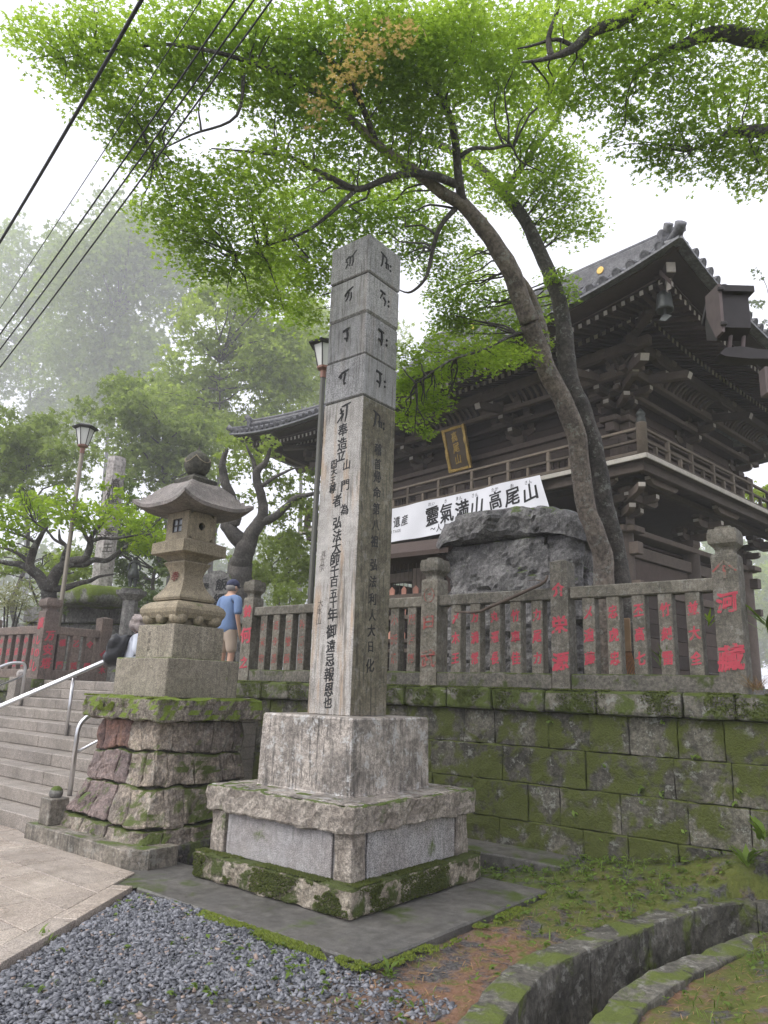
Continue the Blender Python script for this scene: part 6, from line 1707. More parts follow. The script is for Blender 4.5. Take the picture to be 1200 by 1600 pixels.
subs = [([at(852,565,8.35), at(845,500,8.4), at(835,468,8.45), at(808,430,8.35), at(785,398,8.2), at(770,384,8.1)], [.07,.06,.055,.05,.05,.04]),
  ([at(724,318,7.9), at(718,288,7.8), at(715,245,7.7), at(707,200,7.6), at(693,160,7.5), at(672,132,7.4), at(640,95,7.3)], [.055,.05,.045,.04,.03,.022,.01]),
  ([at(712,290,7.8), at(675,272,7.6), at(640,270,7.5), at(600,281,7.4), at(560,297,7.3), at(525,282,7.2), at(490,264,7.1), at(450,245,7.0), at(400,238,6.9), at(330,232,6.8)], [.045,.042,.04,.036,.034,.03,.025,.018,.012,.006]),
  ([at(555,297,7.3), at(520,330,7.2), at(480,360,7.2), at(430,380,7.2), at(370,400,7.2)], [.026,.02,.016,.011,.005]),
  ([at(712,326,7.9), at(688,355,7.8), at(676,390,7.8), at(666,432,7.8), at(642,456,7.8), at(622,452,7.7)], [.03,.026,.022,.018,.013,.006]),
  ([at(715,245,7.7), at(740,232,7.7), at(770,232,7.8), at(798,228,7.9), at(812,250,7.9), at(850,270,8.0)], [.026,.02,.017,.014,.01,.005]),
  ([at(590,225,7.4), at(540,120,7.0), at(480,70,6.8), at(430,60,6.8)], [.035,.028,.016,.006]),
  ([at(450,118,7.0), at(400,100,6.8), at(330,80,6.6), at(250,70,6.6), at(170,80,6.6), at(100,90,6.6)], [.026,.022,.018,.014,.01,.005]),
  ([at(380,100,6.8), at(370,180,6.7), at(300,210,6.7), at(240,240,6.7)], [.018,.014,.01,.004]),
  ([at(885,545,8.75), at(820,520,8.3), at(760,545,7.9), at(700,565,7.6), at(650,600,7.4)], [.022,.018,.014,.01,.005]),
  ([at(785,300,9.1), at(830,240,9.2), at(870,180,9.2), at(900,100,9.2)], [.05,.04,.028,.012])]
for k, (pp, rr) in enumerate(subs):
    m_ = MB(); nodes += limb(m_, pp, rr, 8, .6, 10+k); m_.build('limb', M['bark_dark'] if k else M['bark'], mpl, smooth=True)
clA = [(45,55,6.6,35),(105,80,6.6,60),(165,55,6.7,60),(150,130,6.7,55),(190,180,6.7,50),(225,75,6.6,65),(240,170,6.6,50),(215,235,6.8,42),(290,60,6.8,75),(300,120,6.9,45),(370,60,6.9,80),(380,125,7.0,45),
 (440,80,6.9,75),(430,160,7.0,50),(480,140,7.1,65),(520,60,6.8,85),(590,70,7.0,85),(560,140,7.3,65),(640,70,7.2,85),(630,150,7.4,65),(700,60,7.3,85),(690,140,7.5,50),(760,60,7.6,80),(770,140,8.0,60),(830,70,8.0,75),(830,150,8.5,55),
 (260,265,6.9,42),(250,330,7.0,45),(300,300,7.0,62),(290,385,7.1,48),(330,350,7.0,55),(370,280,6.9,60),(350,420,7.2,48),(400,330,7.0,65),(400,400,7.2,60),(440,260,7.0,60),(450,330,7.1,65),(455,420,7.2,60),(420,470,7.3,38),(470,490,7.4,42),(480,380,7.2,60),(505,300,7.2,60),(510,210,7.2,60),
 (500,440,7.5,45),(545,350,7.4,60),(570,250,7.4,55),(590,320,7.5,55),(610,200,7.5,55),(630,330,8.0,55),(650,250,7.8,45),(670,200,7.6,45),(655,390,8.4,45),(690,360,8.3,40),(700,420,8.6,36),(720,270,8.2,35),(750,210,8.4,40),
 (770,290,8.8,42),(810,220,9.0,50),(850,240,9.0,52),(840,300,9.0,50),(880,320,9.1,42),(890,270,9.0,40),(905,350,9.1,32),(860,360,9.0,32),(740,400,8.8,26),(725,470,9.0,30),(755,500,9.2,36),(700,500,9.0,32),(790,540,9.3,34),(800,470,9.3,24),
 (640,600,7.3,40),(655,640,7.3,34),(628,655,7.2,20),(690,585,7.5,42),(640,560,7.6,38),(735,560,7.8,38),(780,560,8.0,32),(825,555,8.2,26),(690,540,8.4,36),(845,530,8.4,22),(870,430,8.7,24),(895,455,8.6,18),(660,680,7.25,18),(700,450,9.0,34),(742,440,9.1,34),(775,468,9.2,32),(720,512,9.0,36),(800,512,9.2,30),(835,490,9.2,28),(862,468,9.2,22),(760,545,8.6,34),(625,600,8.2,28),(672,625,8.1,30),(700,640,8.1,18)]
clA = [(x, y, 8.7 if (430 < x < 690 and 290 < y < 560 and d < 8.6) else (8.1 if (y > 550 and d < 7.6) else d), r) for x, y, d, r in clA]
clumpsA = [(c, r, 1.15 if it[1] < 190 else 1.0) for (c, r, _), it in zip(CL(clA), clA)]
extra = [(c + Vector((rt.uniform(-.5,.5), rt.uniform(-.3,1.2), rt.uniform(-.2,.5))), r*.8, .5) for c, r, d in clumpsA[::5]]
me, nA = sprays(clumpsA, 7000, MAPLE, .070, .27, .2, .55, 3, .3, .3, 26)
link('crown', me, M['maple_leaf'], mpl)
me, nO = sprays(CL([(560,95,6.2,42),(605,65,6.2,40),(500,165,6.3,32),(535,125,6.2,36),(650,55,6.3,28)], dn=.38), 5500, MAPLE, .066, .2, .3, .5, 4)
o = link('turning_leaves', me, M['maple_orange'], mpl)
tw = MB(); twigs(tw, nodes, clumpsA + clumpsA, rt, .015, .003); o = tw.build('twigs', M['bark_dark'], mpl, smooth=True, fix=False); o['kind'] = 'stuff'

# ---- maple standing outside the picture on the right, its boughs reaching in
tr2 = at(1420, 300, 7.5); mp2 = empty('maple_tree', (tr2.x, tr2.y, 0), 'green maple boughs reaching in from the upper picture corner beside the gate roof', 'tree')
m_ = MB(); n2 = limb(m_, [Vector((tr2.x+.3,tr2.y+.2,-.1)), Vector((tr2.x+.1,tr2.y+.1,2.5)), tr2, at(1400,60,7.2), at(1380,-200,7)], [.26,.2,.17,.15,.1], 12, .3, 31); m_.build('trunk', M['bark_dark'], mp2, smooth=True)
for k, (pp, rr) in enumerate([([tr2, at(1290,90,6.9), at(1200,62,6.6), at(1150,55,6.5), at(1100,58,6.5), at(1062,70,6.5), at(1010,95,6.6)], [.12,.095,.08,.07,.06,.045,.01]),
   ([at(1400,60,7.2), at(1250,-60,6.6), at(1120,-50,6.3), at(1020,-5,6.2), at(975,28,6.2), at(925,48,6.2), at(895,78,6.2), at(860,92,6.2), at(815,97,6.3)], [.12,.1,.08,.055,.05,.045,.036,.022,.006]),
   ([at(862,90,6.2), at(858,60,6.2), at(870,20,6.2), at(875,-20,6.2)], [.03,.022,.018,.01]), ([at(900,74,6.2), at(870,62,6.2), at(830,72,6.2), at(808,76,6.2)], [.02,.016,.01,.004]),
   ([tr2, at(1300,230,7.0), at(1200,206,6.8), at(1150,204,6.8), at(1125,215,6.8), at(1080,235,6.8)], [.1,.07,.06,.05,.02,.006]),
   ([at(1062,70,6.5), at(1020,95,6.6), at(995,110,6.6)], [.025,.012,.004])]):
    m_ = MB(); n2 += limb(m_, pp, rr, 10, .5, 40+k); m_.build('limb', M['bark_dark'], mp2, smooth=True)
clB = [(900,40,6.3,60),(960,60,6.4,75),(1030,40,6.4,75),(1100,20,6.4,60),(1160,20,6.4,55),(1210,60,6.5,50),(930,130,6.6,55),(890,110,6.6,45),(1000,130,6.7,60),(1060,110,6.6,50),(985,190,6.8,32),(960,225,6.9,22),(1050,180,6.8,45),(1110,150,6.8,55),(1170,130,6.8,55),
  (1040,230,6.9,45),(1010,235,6.9,30),(1090,235,6.9,50),(1140,250,6.9,45),(1190,220,6.9,55),(1220,250,6.9,50),(1175,270,6.9,35),(1230,150,6.8,50),(1060,265,6.9,25),(870,160,6.8,40),(1290,120,7,60),(1290,230,7,60)]
clumpsB = CL(clB, dn=.85)
me, nB = sprays(clumpsB, 7600, MAPLE, .066, .27, .2, .55, 8, .3, .3, 26); link('crown', me, M['maple_leaf'], mp2)
tw = MB(); twigs(tw, n2, clumpsB, rt, .012, .003, 2); tw.build('twigs', M['bark_dark'], mp2, smooth=True, fix=False)['kind'] = 'stuff'

# ---- plum tree with lime-green shoots
pt = lambda x, y, d=15.6: at(x/6, 700+y/6, d)
pb = pt(465,1420); plum = empty('plum_tree', (pb.x, pb.y, 1.545), 'gnarled plum tree with lime-green shoots beyond the far stone fence', 'tree')
m_ = MB(); n3 = limb(m_, [Vector((pb.x,pb.y,1.5)), pt(465,1400), pt(430,1300), pt(360,1200), pt(300,1110), pt(328,1000), pt(350,890), pt(395,800), pt(450,740)], [.2,.17,.13,.11,.10,.085,.065,.045,.02], 8, .8, 51)
m_.build('trunk', M['bark_dark'], plum, smooth=True)
for k, (pp, rr) in enumerate([([pt(455,1320), pt(510,1170), pt(600,1095), pt(700,1075), pt(810,1030), pt(850,900), pt(880,800), pt(980,680)], [.14,.12,.11,.10,.09,.07,.05,.02]),
   ([pt(640,1095), pt(780,1090), pt(880,1045), pt(1000,1055), pt(1100,985), pt(1190,920), pt(1320,860)], [.08,.07,.06,.055,.05,.035,.015]),
   ([pt(305,1140), pt(170,1110), pt(40,1075), pt(-120,1050)], [.09,.07,.05,.03]), ([pt(290,1100), pt(200,1000), pt(100,960), pt(0,930)], [.06,.045,.035,.02]),
   ([pt(600,1095), pt(605,1000), pt(620,920), pt(570,850), pt(555,760)], [.06,.05,.04,.035,.015]), ([pt(520,1330), pt(640,1300), pt(760,1260), pt(850,1240), pt(950,1205), pt(1090,1180)], [.08,.07,.055,.045,.03,.012]),
   ([pt(620,920), pt(520,860), pt(440,780), pt(330,700)], [.035,.03,.022,.01]), ([pt(850,900), pt(780,780), pt(740,640)], [.05,.03,.012]), ([pt(860,880), pt(1000,850), pt(1170,840), pt(1350,800)], [.05,.035,.03,.01]), ([pt(350,890), pt(200,820), pt(80,790)], [.04,.03,.012])]):
    m_ = MB(); n3 += limb(m_, pp, rr, 7, .9, 60+k); m_.build('limb', M['bark_dark'], plum, smooth=True)
clP = [(x, y, 15.6+rt.uniform(-.9,.9), r) for x, y, r in ((10,800,24),(40,785,22),(70,800,25),(20,825,20),(100,790,24),(130,800,22),(95,765,10),(160,795,22),(185,775,14),(190,805,24),(215,820,26),(240,830,22),(225,850,20),(255,845,16),(60,820,18),(130,825,16),(165,760,10),(150,820,16),(205,840,16),(-20,800,26),(35,760,8),(240,805,14),(110,810,18),(265,800,8),(180,745,7),(12,850,14))]
cp = CL(clP); me, nP = sprays(cp, 2300, OVAL, .125, .3, .6, .8, 12, .7); link('crown', me, M['plum_leaf'], plum)
tw = MB(); twigs(tw, n3, cp, rt, .011, .005, 4); tw.build('twigs', M['bark_dark'], plum, smooth=True, fix=False)['kind'] = 'stuff'

# ---- curved dark tree beyond the steps, under the gate corner
ct = lambda x, y, d=17.5: at(340+x/4, 500+y/4, d)
cb = ct(150,1600); ctr = empty('maple_tree', (cb.x, cb.y, 1.545), 'dark forked tree with curved limbs beneath the far corner of the gate roof', 'tree')
m_ = MB(); n4 = limb(m_, [Vector((cb.x,cb.y,1.5)), ct(150,1600), ct(155,1500), ct(175,1430), ct(205,1350), ct(250,1275), ct(285,1210), ct(270,1090), ct(245,960), ct(300,890), ct(330,800)], [.36,.30,.26,.24,.19,.16,.13,.11,.10,.07,.03], 10, .5, 71); m_.build('trunk', M['bark_far'], ctr, smooth=True)
for k, (pp, rr) in enumerate([([ct(170,1430), ct(110,1350), ct(60,1270), ct(130,1240), ct(60,1060), ct(20,930), ct(60,800)], [.22,.18,.15,.13,.12,.1,.04]), ([ct(280,1260), ct(360,1225), ct(420,1180), ct(480,1110), ct(600,1085), ct(700,1060)], [.12,.1,.09,.07,.05,.02]), ([ct(245,960), ct(220,880), ct(180,780)], [.07,.05,.02]), ([ct(260,1050), ct(330,1000), ct(440,940), ct(520,920)], [.06,.05,.03,.01])]):
    m_ = MB(); n4 += limb(m_, pp, rr, 8, .6, 80+k); m_.build('limb', M['bark_far'], ctr, smooth=True)
cc = CL([(x, y, 17.8+rt.uniform(-1,2.5), r) for x, y, r in ((400,720,28),(430,745,30),(460,765,30),(445,800,30),(480,800,28),(470,840,30),(440,860,30),(480,880,30),(450,900,30),(410,905,22),(360,740,26),(340,780,26),(330,820,24),(420,700,22),(370,700,28),(385,775,16),(490,745,22),(300,800,26),(470,920,20))], dn=.75)
me, _ = sprays(cc, 800, FARL, .19, .5, .5, .7, 15, .8); link('crown', me, M['far_leaf'], ctr)

# ---- hazy trees behind, each its own tree
def bgtree(name, label, bx_, by_, d0, th_, cl, mat, size=.30, per=170, grp='hazy trees beyond the terrace', seed=0, tr=.4, spray=.8, leaf=None, nb=5):
    d = d0 if d0 < 25 else (d0 + (d0-25)*3.4 if d0 < 38 else d0 + (d0-25)*5.5); k_ = d/d0; size *= k_; per = per*(3.0 if d0 < 38 else 1.9)/k_/k_; spray *= k_; tr *= k_*.4
    b = at(bx_, by_, d); b.z = 1.5
    e = empty(name, b, label, 'tree', grp); rr = random.Random(seed); m_ = MB()
    top = at(bx_+rr.uniform(-15,15), th_+.3*(by_-th_), d)
    P = [b.lerp(top, k/6)+Vector((rr.uniform(-.3,.3),rr.uniform(-.3,.3),0))*(k > 0) for k in range(7)]
    nn = limb(m_, P, [tr,tr*.85,tr*.7,tr*.58,tr*.45,tr*.3,tr*.1], 8, .3, seed); m_.build('trunk', M['bark_far'], e, smooth=True)
    C_ = CL([(x, y, d+rr.uniform(-2,2)*d/30, r) for x, y, r in cl])
    tw = MB(); twigs(tw, nn[len(nn)//3:], C_[::2], rr, tr*.2, .02, 1); tw.build('limbs', M['bark_far'], e, smooth=True, fix=False)['kind'] = 'stuff'
    me, _ = sprays(C_, per, leaf or FARL, size*.92, spray, .5, .75, seed+100, .9); link('crown', me, mat, e)
def blob(cx, cy, rx, ry, n, r, seed):
    rr = random.Random(seed); o = []
    for _ in range(n):
        a = rr.random()*6.28; q = rr.random()**.5; o.append((cx+math.cos(a)*rx*q, cy+math.sin(a)*ry*q, r*rr.uniform(.7,1.25)))
    return o
bgtree('broadleaf_tree', 'tall pale tree fading into fog behind the overhead cables', 60, 900, 52, 330, blob(60,520,120,170,34,40,1)+blob(40,380,60,50,8,24,2), M['far_leaf'], .5, 60, seed=1, tr=.6, spray=1.3)
bgtree('broadleaf_tree', 'tall foggy tree with dark upright limbs above the street lamp', 165, 900, 46, 330, blob(190,430,95,140,34,38,3)+blob(235,370,80,60,12,32,23)+blob(150,560,80,90,18,40,4), M['far_leaf'], .45, 70, seed=2, tr=.6, spray=1.2)
bgtree('broadleaf_tree', 'broad light green tree in mist between the cables and the pillar monument', 350, 880, 33, 430, blob(370,560,110,120,44,34,5)+blob(420,450,60,50,10,26,6)+blob(300,640,80,60,16,30,7), M['far_leaf_lt'], .33, 110, seed=3, tr=.4, spray=.9)
bgtree('broadleaf_tree', 'soft grey-green tree in mist behind the stone lantern roof', 270, 900, 29, 560, blob(260,690,80,90,30,30,8)+blob(200,640,60,60,14,28,9), M['far_leaf'], .28, 130, seed=4, tr=.35, spray=.8)
bgtree('broadleaf_tree', 'dim dark green tree at the picture edge above the plum shoots', 40, 900, 27, 640, blob(50,720,90,75,34,26,10)+blob(10,660,50,40,8,24,11), M['far_leaf'], .26, 150, seed=5, tr=.35, spray=.8)
bgtree('broadleaf_tree', 'dark shady tree between the tall pale pillar and the stone lantern', 240, 950, 24, 760, blob(230,850,55,70,26,22,12)+blob(170,800,40,60,10,22,13), M['far_leaf_dk'], .24, 170, seed=6, tr=.3, spray=.7)
bgtree('broadleaf_tree', 'pale tree top showing beside the lamp head close to the pillar monument', 480, 860, 40, 430, blob(490,560,45,110,20,34,14)+blob(560,560,50,100,14,36,15), M['far_leaf_lt'], .4, 80, seed=7, tr=.45, spray=1.0)
bgtree('broadleaf_tree', 'leafy tree behind the gap below the gate corner and above the short fence bay', 440, 960, 22, 800, blob(440,880,55,60,22,20,16), M['far_leaf'], .22, 190, seed=8, tr=.25, spray=.6)
bgtree('broadleaf_tree', 'bright bush-like tree beyond the far end of the gate balcony', 1215, 900, 24, 740, blob(1200,775,40,30,14,18,17), M['far_leaf_lt'], .22, 190, 'trees beyond the gate', 9, .2, .6)
bgtree('broadleaf_tree', 'foggy slope tree seen past the tall end post of the fence', 1240, 1000, 46, 850, blob(1220,950,60,80,26,26,18), M['far_leaf_lt'], .4, 90, 'trees beyond the gate', 10, .3, .9)
bgtree('bare_tree', 'thin pale tree showing beside the floodlight at the picture edge', 1210, 700, 30, 430, blob(1200,480,25,60,7,14,19), M['far_leaf_dk'], .2, 60, 'trees beyond the gate', 11, .12, .5)
bgtree('shrub_tree', 'low leafy tree behind the plum trunk', 60, 960, 20.5, 850, blob(60,880,90,35,26,18,20), M['far_leaf'], .2, 190, seed=12, tr=.15, spray=.5)

# ---- far wooded slope that reads as one mass in the fog
gq = np.random.default_rng(5); P = []
hill = [( (at(x, 700, 95).x, at(x, 700, 95).y) ) for x in range(-100, 1301, 20)]
C_ = []
for x in range(-200, 1400, 26):
    for y in range(860, 1040, 30):
        d = 200+gq.uniform(-15,18); c = at(x+gq.uniform(-12,12), y+gq.uniform(-12,12), d); C_.append((c, 7.0*gq.uniform(.7,1.2), 1.0))
me, nH = sprays(C_, 2.0, FARL, 2.6, 3.5, .5, .8, 77, .9); tag(link('forest', me, M['far_leaf']), 'dense wooded hillside dissolving into fog', 'forest', kind='stuff')

# ---- shrubs
def shrub(label, cpx, cpy, d, rpx, leaf, size, mat, per, flat=.8, seed=0):
    c = at(cpx, cpy, d); r = rpx*d/FPX; e = empty('shrub', (c.x, c.y, c.z-r), label, 'shrub', 'garden shrubs')
    C_ = [(c + Vector((math.cos(k*2.4)*r*.5*(k > 0), math.sin(k*2.4)*r*.5*(k > 0), r*.25*math.sin(k*1.7)*(k > 0))), r*(.75 if k else .9), 1) for k in range(7)]
    me, _ = sprays(C_, per, leaf, size, r*.5, .8, flat, 200+seed, .8); link('foliage', me, mat, e)
    m_ = MB()
    for k in range(4): m_.tube([(c.x+.1*math.cos(k*1.6), c.y+.1*math.sin(k*1.6), c.z-r*1.6), (c.x+r*.4*math.cos(k*1.6), c.y+r*.4*math.sin(k*1.6), c.z)], [.03,.012], 5)
    m_.build('stems', M['bark_dark'], e)
shrub('round clipped shrub on the garden wall beside the small statue', 240, 938, 17.2, 30, CLUST, .1, M['far_leaf_dk'], 1100, .6, 1)
shrub('pale long-leaved shrub behind the end of the far stone fence', 22, 935, 17.2, 38, LONG, .22, leafmat('pale_shrub_leaf', (0.16,0.19,0.08), (0.34,0.33,0.19), .3), 420, .7, 2)
shrub('small dark shrub at the foot of the plum tree', 85, 945, 16.9, 22, CLUST, .1, M['far_leaf_dk'], 900, .7, 3)
shrub('low green shrub below the curved tree behind the short fence bay', 445, 930, 15.5, 32, CLUST, .12, M['far_leaf'], 800, .7, 4)

# ------------------------------------------------------------------ small plants: weeds on the wall, ground cover, tufts
def weed(loc, nrm, s_, label_pool=None, n=7, leaf=OVAL, mat=None, up=.6, g=np.random.default_rng(3)):
    P = np.repeat(np.array([loc]), n, 0) + g.normal(0, s_*.25, (n,3)); 
    a = g.random(n)*6.28; Nn = np.stack([np.cos(a)*.6, np.sin(a)*.6, np.full(n, up+.3)], 1) + np.array(nrm)*.5
    P = P + Nn*s_*.25
    return P, Nn
gw_ = np.random.default_rng(31); PW = []; NW = []; SW = []
for _ in range(2200):                                # ground cover: denser towards the wall
    x = gw_.uniform(-4.2,-1.0); y = gw_.uniform(3.2,6.95)
    dens = (sstep(4.6,6.6,y)*.9 + .12 + .5*sstep(-2.2,-1.7,x)*sstep(5.8,6.6,y))*(1 if x > -3.1 or y > 6.05 else 0)
    if pl_dist(x, y, DR_MID) < .40 or (edge_side(x,y) > -.05): continue
    if -5.4 < x < -2.98 and 3.7 < y < 6.04: continue
    if gw_.random() > dens: continue
    z = ground_z(x, y); k = gw_.integers(3,8)
    p, n_ = weed((x,y,z+.02), (0,0,1), gw_.uniform(.02,.055), n=k, g=gw_); PW.append(p); NW.append(n_); SW.append(gw_.uniform(.015,.045,k))
for _ in range(110):                                 # along the slab's edge and in the gravel
    t = gw_.random(); x, y = -5.3+2.35*t, 3.68-gw_.random()**2*.45
    if gw_.random() < .35: x, y = gw_.uniform(-4.6,-2.6), gw_.uniform(2.0,3.5)
    if edge_side(x,y) > -.03: continue
    k = gw_.integers(3,7); p, n_ = weed((x,y,ground_z(x,y)+.02), (0,0,1), gw_.uniform(.02,.05), n=k, g=gw_); PW.append(p); NW.append(n_); SW.append(gw_.uniform(.02,.045,k))
P = np.concatenate(PW); Nn = np.concatenate(NW); S_ = np.concatenate(SW)
me = inst_mesh('ground_weeds', OVAL[0], OVAL[1], P, rot_to(Nn, gw_.random(len(P))*6.28), S_*1.25)
tag(link('ground_weeds', me, M['weed_leaf']), 'small green weeds and seedlings spread over the earth and gravel', 'weeds', kind='stuff')
# needle litter
nl = 5200; X_ = gw_.uniform(-3.6,-1.1,nl); Y_ = gw_.uniform(2.2,6.8,nl)
keep = [(pl_dist(x,y,DR_MID) > .40 and edge_side(x,y) < -.1 and not (-5.4 < x < -2.98 and 3.7 < y < 6.05) and gw_.random() < math.exp(-((y-4.4)/1.3)**2)+.15*(x > -1.6)) for x, y in zip(X_, Y_)]
X_, Y_ = X_[keep], Y_[keep]; P = np.stack([X_, Y_, [ground_z(x,y)+.006 for x,y in zip(X_,Y_)]], 1)
me = inst_mesh('needle_litter', LONG[0]*np.array([.8,1,1]), LONG[1], P, rot_to(np.stack([gw_.normal(0,.3,len(P)),gw_.normal(0,.3,len(P)),np.ones(len(P))],1), gw_.random(len(P))*6.28), gw_.uniform(.03,.07,len(P)))
tag(link('needle_litter', me, M['dry_leaf']), 'red-brown fallen needles and leaf bits strewn beside the drain', 'litter', kind='stuff')
# raised moss cushions where the photograph shows thick moss
TUFT = (np.array([(-.5,-.3,0),(.5,-.3,0),(0,.55,0),(0,0,1.0)]), [(0,1,3),(1,2,3),(2,0,3)])
def moss_pad(name, label, fn, n, size, mat, seed):
    g3 = np.random.default_rng(seed); P = []; Nn = []
    while len(P) < n:
        x, y, z, nz = fn(g3)
        if noise.noise(Vector((x*3.1, y*3.1, z*3.1+seed))) + .35*noise.noise(Vector((x*11, y*11, z*11))) < -.02: continue
        P.append((x, y, z)); Nn.append(nz)
    Nn = np.array(Nn) + g3.normal(0,.35,(n,3)); P = np.array(P)
    me = inst_mesh(name, TUFT[0], TUFT[1], P, rot_to(Nn, g3.random(n)*6.28), g3.uniform(size*.6, size*1.3, n))
    tag(link(name, me, mat), label, 'moss', kind='stuff')
M['moss'] = leafmat('moss', (0.07,0.095,0.014), (0.19,0.24,0.03), .3)
M['moss_dk'] = leafmat('moss_dark', (0.035,0.048,0.010), (0.10,0.12,0.022), .25)
def f_cap(g3):
    t = g3.random()
    if t < .6: return (LX+g3.uniform(-.66,.66), LY-.645+g3.random()**2*.2, 1.412, (0,0,1))
    if t < .8: return (LX+.65-g3.random()**2*.2, LY+g3.uniform(-.65,.65), 1.412, (0,0,1))
    return (LX+g3.uniform(-.62,.0), LY-.665, 1.405-g3.random()**2*.13, (0,-1,.3))
moss_pad('moss_cushion', 'bright moss on the edge of the plinth capstone', f_cap, 2600, .015, M['moss'], 3)
def f_base(g3):
    t = g3.random()
    if t < .35: return (CX+g3.uniform(-.86,.86), CY-.87+g3.random()*.10, .206, (0,0,1))
    if t < .6: return (CX+.87-g3.random()*.10, CY+g3.uniform(-.86,.86), .206, (0,0,1))
    if t < .85: return (CX+g3.uniform(-.86,.86), CY-.878, .02+g3.random()*.17, (0,-1,.2))
    return (CX+.878, CY+g3.uniform(-.86,.86), .02+g3.random()*.17, (1,0,.2))
moss_pad('moss_cushion', 'dark moss clinging to the lowest step of the monument base', f_base, 9000, .013, M['moss_dk'], 5)
def f_cop(g3): return (g3.uniform(-8.2,-1.0), 6.925+g3.random()**2*.12, 1.622-(g3.random()*.0), (0,-.3,1)) if g3.random() < .6 else (g3.uniform(-8.2,-1.0), 6.918, 1.42+g3.random()*.19, (0,-1,.2))
moss_pad('moss_cushion', 'dark green moss along the coping of the retaining wall', f_cop, 9000, .014, M['moss_dk'], 7)
def f_slab(g3):
    x = g3.uniform(-5.1,-2.98); return (x, 3.715-g3.random()**2*.10, -.02+g3.random()*.015, (0,-.2,1)) if g3.random() < .75 else (-2.99+g3.random()**2*.12, g3.uniform(3.7,6.0), -.025, (.2,0,1))
moss_pad('moss_cushion', 'yellow-green moss lining the edge of the concrete slab', f_slab, 6000, .014, M['moss'], 9)
# ragged grass blades
ng = 2600; X_ = gw_.uniform(-3.6,-1.0,ng*3); Y_ = gw_.uniform(3.0,6.95,ng*3); keep = []
for x, y in zip(X_, Y_):
    ok = pl_dist(x,y,DR_MID) > .40 and not (-5.4 < x < -2.97 and 3.7 < y < 6.05) and gw_.random() < .08+.6*sstep(4.8,6.6,y)*(.5+.5*noise.noise(Vector((x*2.3,y*2.3,0)))) + .3*(x > -1.45)
    keep.append(ok)
X_, Y_ = X_[keep][:ng], Y_[keep][:ng]; n = len(X_); a = gw_.random(n)*6.28
d = np.stack([np.cos(a)*.7, np.sin(a)*.7, gw_.uniform(.3,1.2,n)], 1); d /= np.linalg.norm(d,axis=1,keepdims=True)
xv = np.cross(d, np.array([[0,0,1.0]])); xv /= np.linalg.norm(xv,axis=1,keepdims=True)
me = inst_mesh('grass', LONG[0]*np.array([.7,1,1]), LONG[1], np.stack([X_,Y_,[ground_z(x,y) for x,y in zip(X_,Y_)]],1), np.stack([xv,d,np.cross(xv,d)],axis=2), gw_.uniform(.03,.10,n))
tag(link('grass', me, M['weed_leaf']), 'short ragged grass on the earth by the wall and drain', 'grass', kind='stuff')
# weeds rooted in the wall joints: each a little plant of its own
for k, (px, py, s_) in enumerate(((860,1128,.05),(1035,1130,.05),(945,1198,.05),(1084,1183,.05),(1001,1234,.055),(1005,1255,.05),(1034,1242,.05),(1155,1236,.06),(1153,1255,.06),(900,1275,.06),(940,1310,.06),(1017,1291,.05),(1070,1300,.05),(955,1310,.05),(1127,1290,.05),(1068,1352,.06))):
    c = atY(px, py, 6.985); g3 = np.random.default_rng(k); n = 6
    p, n_ = weed((c.x,c.y,c.z), (0,-1,0), s_*.8, n=n, g=g3)
    me = inst_mesh('wall_weed', OVAL[0], OVAL[1], p, rot_to(n_, g3.random(n)*6.28), g3.uniform(s_*.8, s_*1.3, n))
    o = link('wall_weed', me, M['weed_leaf']); tag(o, 'little green weed growing out of the mossy retaining wall joints', 'weed', 'weeds in the wall joints')
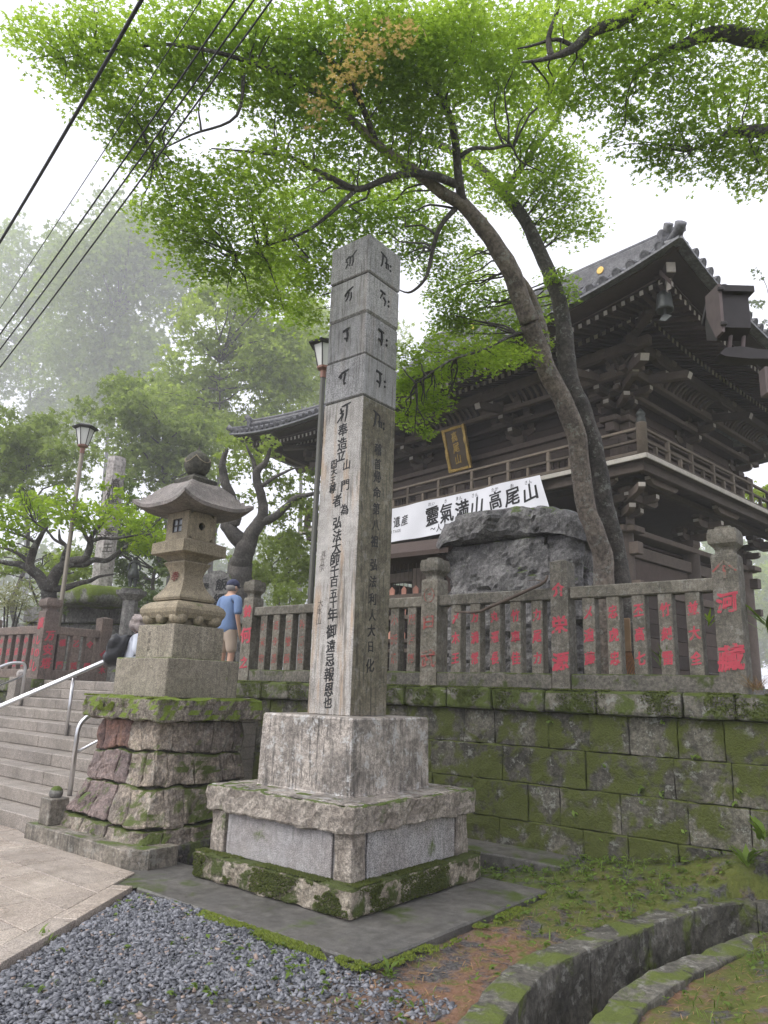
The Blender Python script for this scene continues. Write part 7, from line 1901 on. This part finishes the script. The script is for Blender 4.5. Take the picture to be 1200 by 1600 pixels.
# strap-leaved plants at the right edge
def blades(label, px, py, y, n, ln, mat, seed, spread=.6, wd=1.0):
    c = atY(px, py, y); g3 = np.random.default_rng(seed); a = g3.random(n)*6.28
    Nn = np.stack([g3.normal(0,.4,n), g3.normal(0,.4,n), np.full(n,.5)], 1)
    # blades point outwards and up
    d = np.stack([np.cos(a)*spread, np.sin(a)*spread, g3.uniform(.4,1.1,n)], 1); d /= np.linalg.norm(d,axis=1,keepdims=True)
    x = np.cross(d, np.array([[0,0,1.0]])); x /= np.linalg.norm(x,axis=1,keepdims=True); z = np.cross(x, d)
    rot = np.stack([x, d, z], axis=2)
    me = inst_mesh('grass_tuft', LONG[0]*np.array([wd,1,1]), LONG[1], np.repeat(np.array([list(c)]), n, 0)+g3.normal(0,.02,(n,3)), rot, g3.uniform(ln*.5, ln, n))
    tag(link('grass_tuft', me, mat), label, 'plant', 'plants by the fence end')
blades('yellow-green sprig poking out beside the tall end post', 1108, 975, 7.25, 9, .22, M['plum_leaf'], 1)
blades('thin grass tuft growing between the last balusters of the fence', 1040, 1046, 7.1, 16, .3, M['weed_leaf'], 2, .5, .5)
blades('withered brown grass hanging at the end of the wall', 1182, 1080, 6.95, 110, .30, M['dry_leaf'], 3, 1.2, .13)
blades('bamboo grass leaves reaching in at the picture edge by the end post', 1200, 985, 7.3, 14, .42, M['weed_leaf'], 4, .9, 1.1)
blades('broad-leaved green plant at the foot of the wall corner', 1170, 1350, 6.75, 16, .22, M['weed_leaf'], 5, .8, 2.2)
blades('pale green plant on the rocks above the wall corner', 1195, 1310, 6.6, 16, .25, M['weed_leaf'], 6, .9, 2.0)
blades('small green tuft growing from the gravel edge of the slab corner', 606, 1520, atZ(606,1520,-.04).y, 16, .10, M['weed_leaf'], 7, .9, 2.5)
blades('single weed sprouting at the edge of the paved path', 70, 1472, atZ(70,1472,-.04).y, 12, .09, M['weed_leaf'], 8, .8, 2.2)
# ------------------------------------------------------------------ fog
hz = MB(); hz.box(-340, 240, -80, 340, -1.2, 180)
hm = bpy.data.materials.new('fog'); hm.use_nodes = True; ht = hm.node_tree; ht.nodes.clear()
pv = ht.nodes.new('ShaderNodeVolumePrincipled'); pv.inputs['Color'].default_value = (.97,.97,1,1); pv.inputs['Density'].default_value = 0.0020; pv.inputs['Anisotropy'].default_value = 0.0
ho = ht.nodes.new('ShaderNodeOutputMaterial'); ht.links.new(pv.outputs[0], ho.inputs['Volume'])
o = hz.build('haze', hm); o['kind'] = 'stuff'
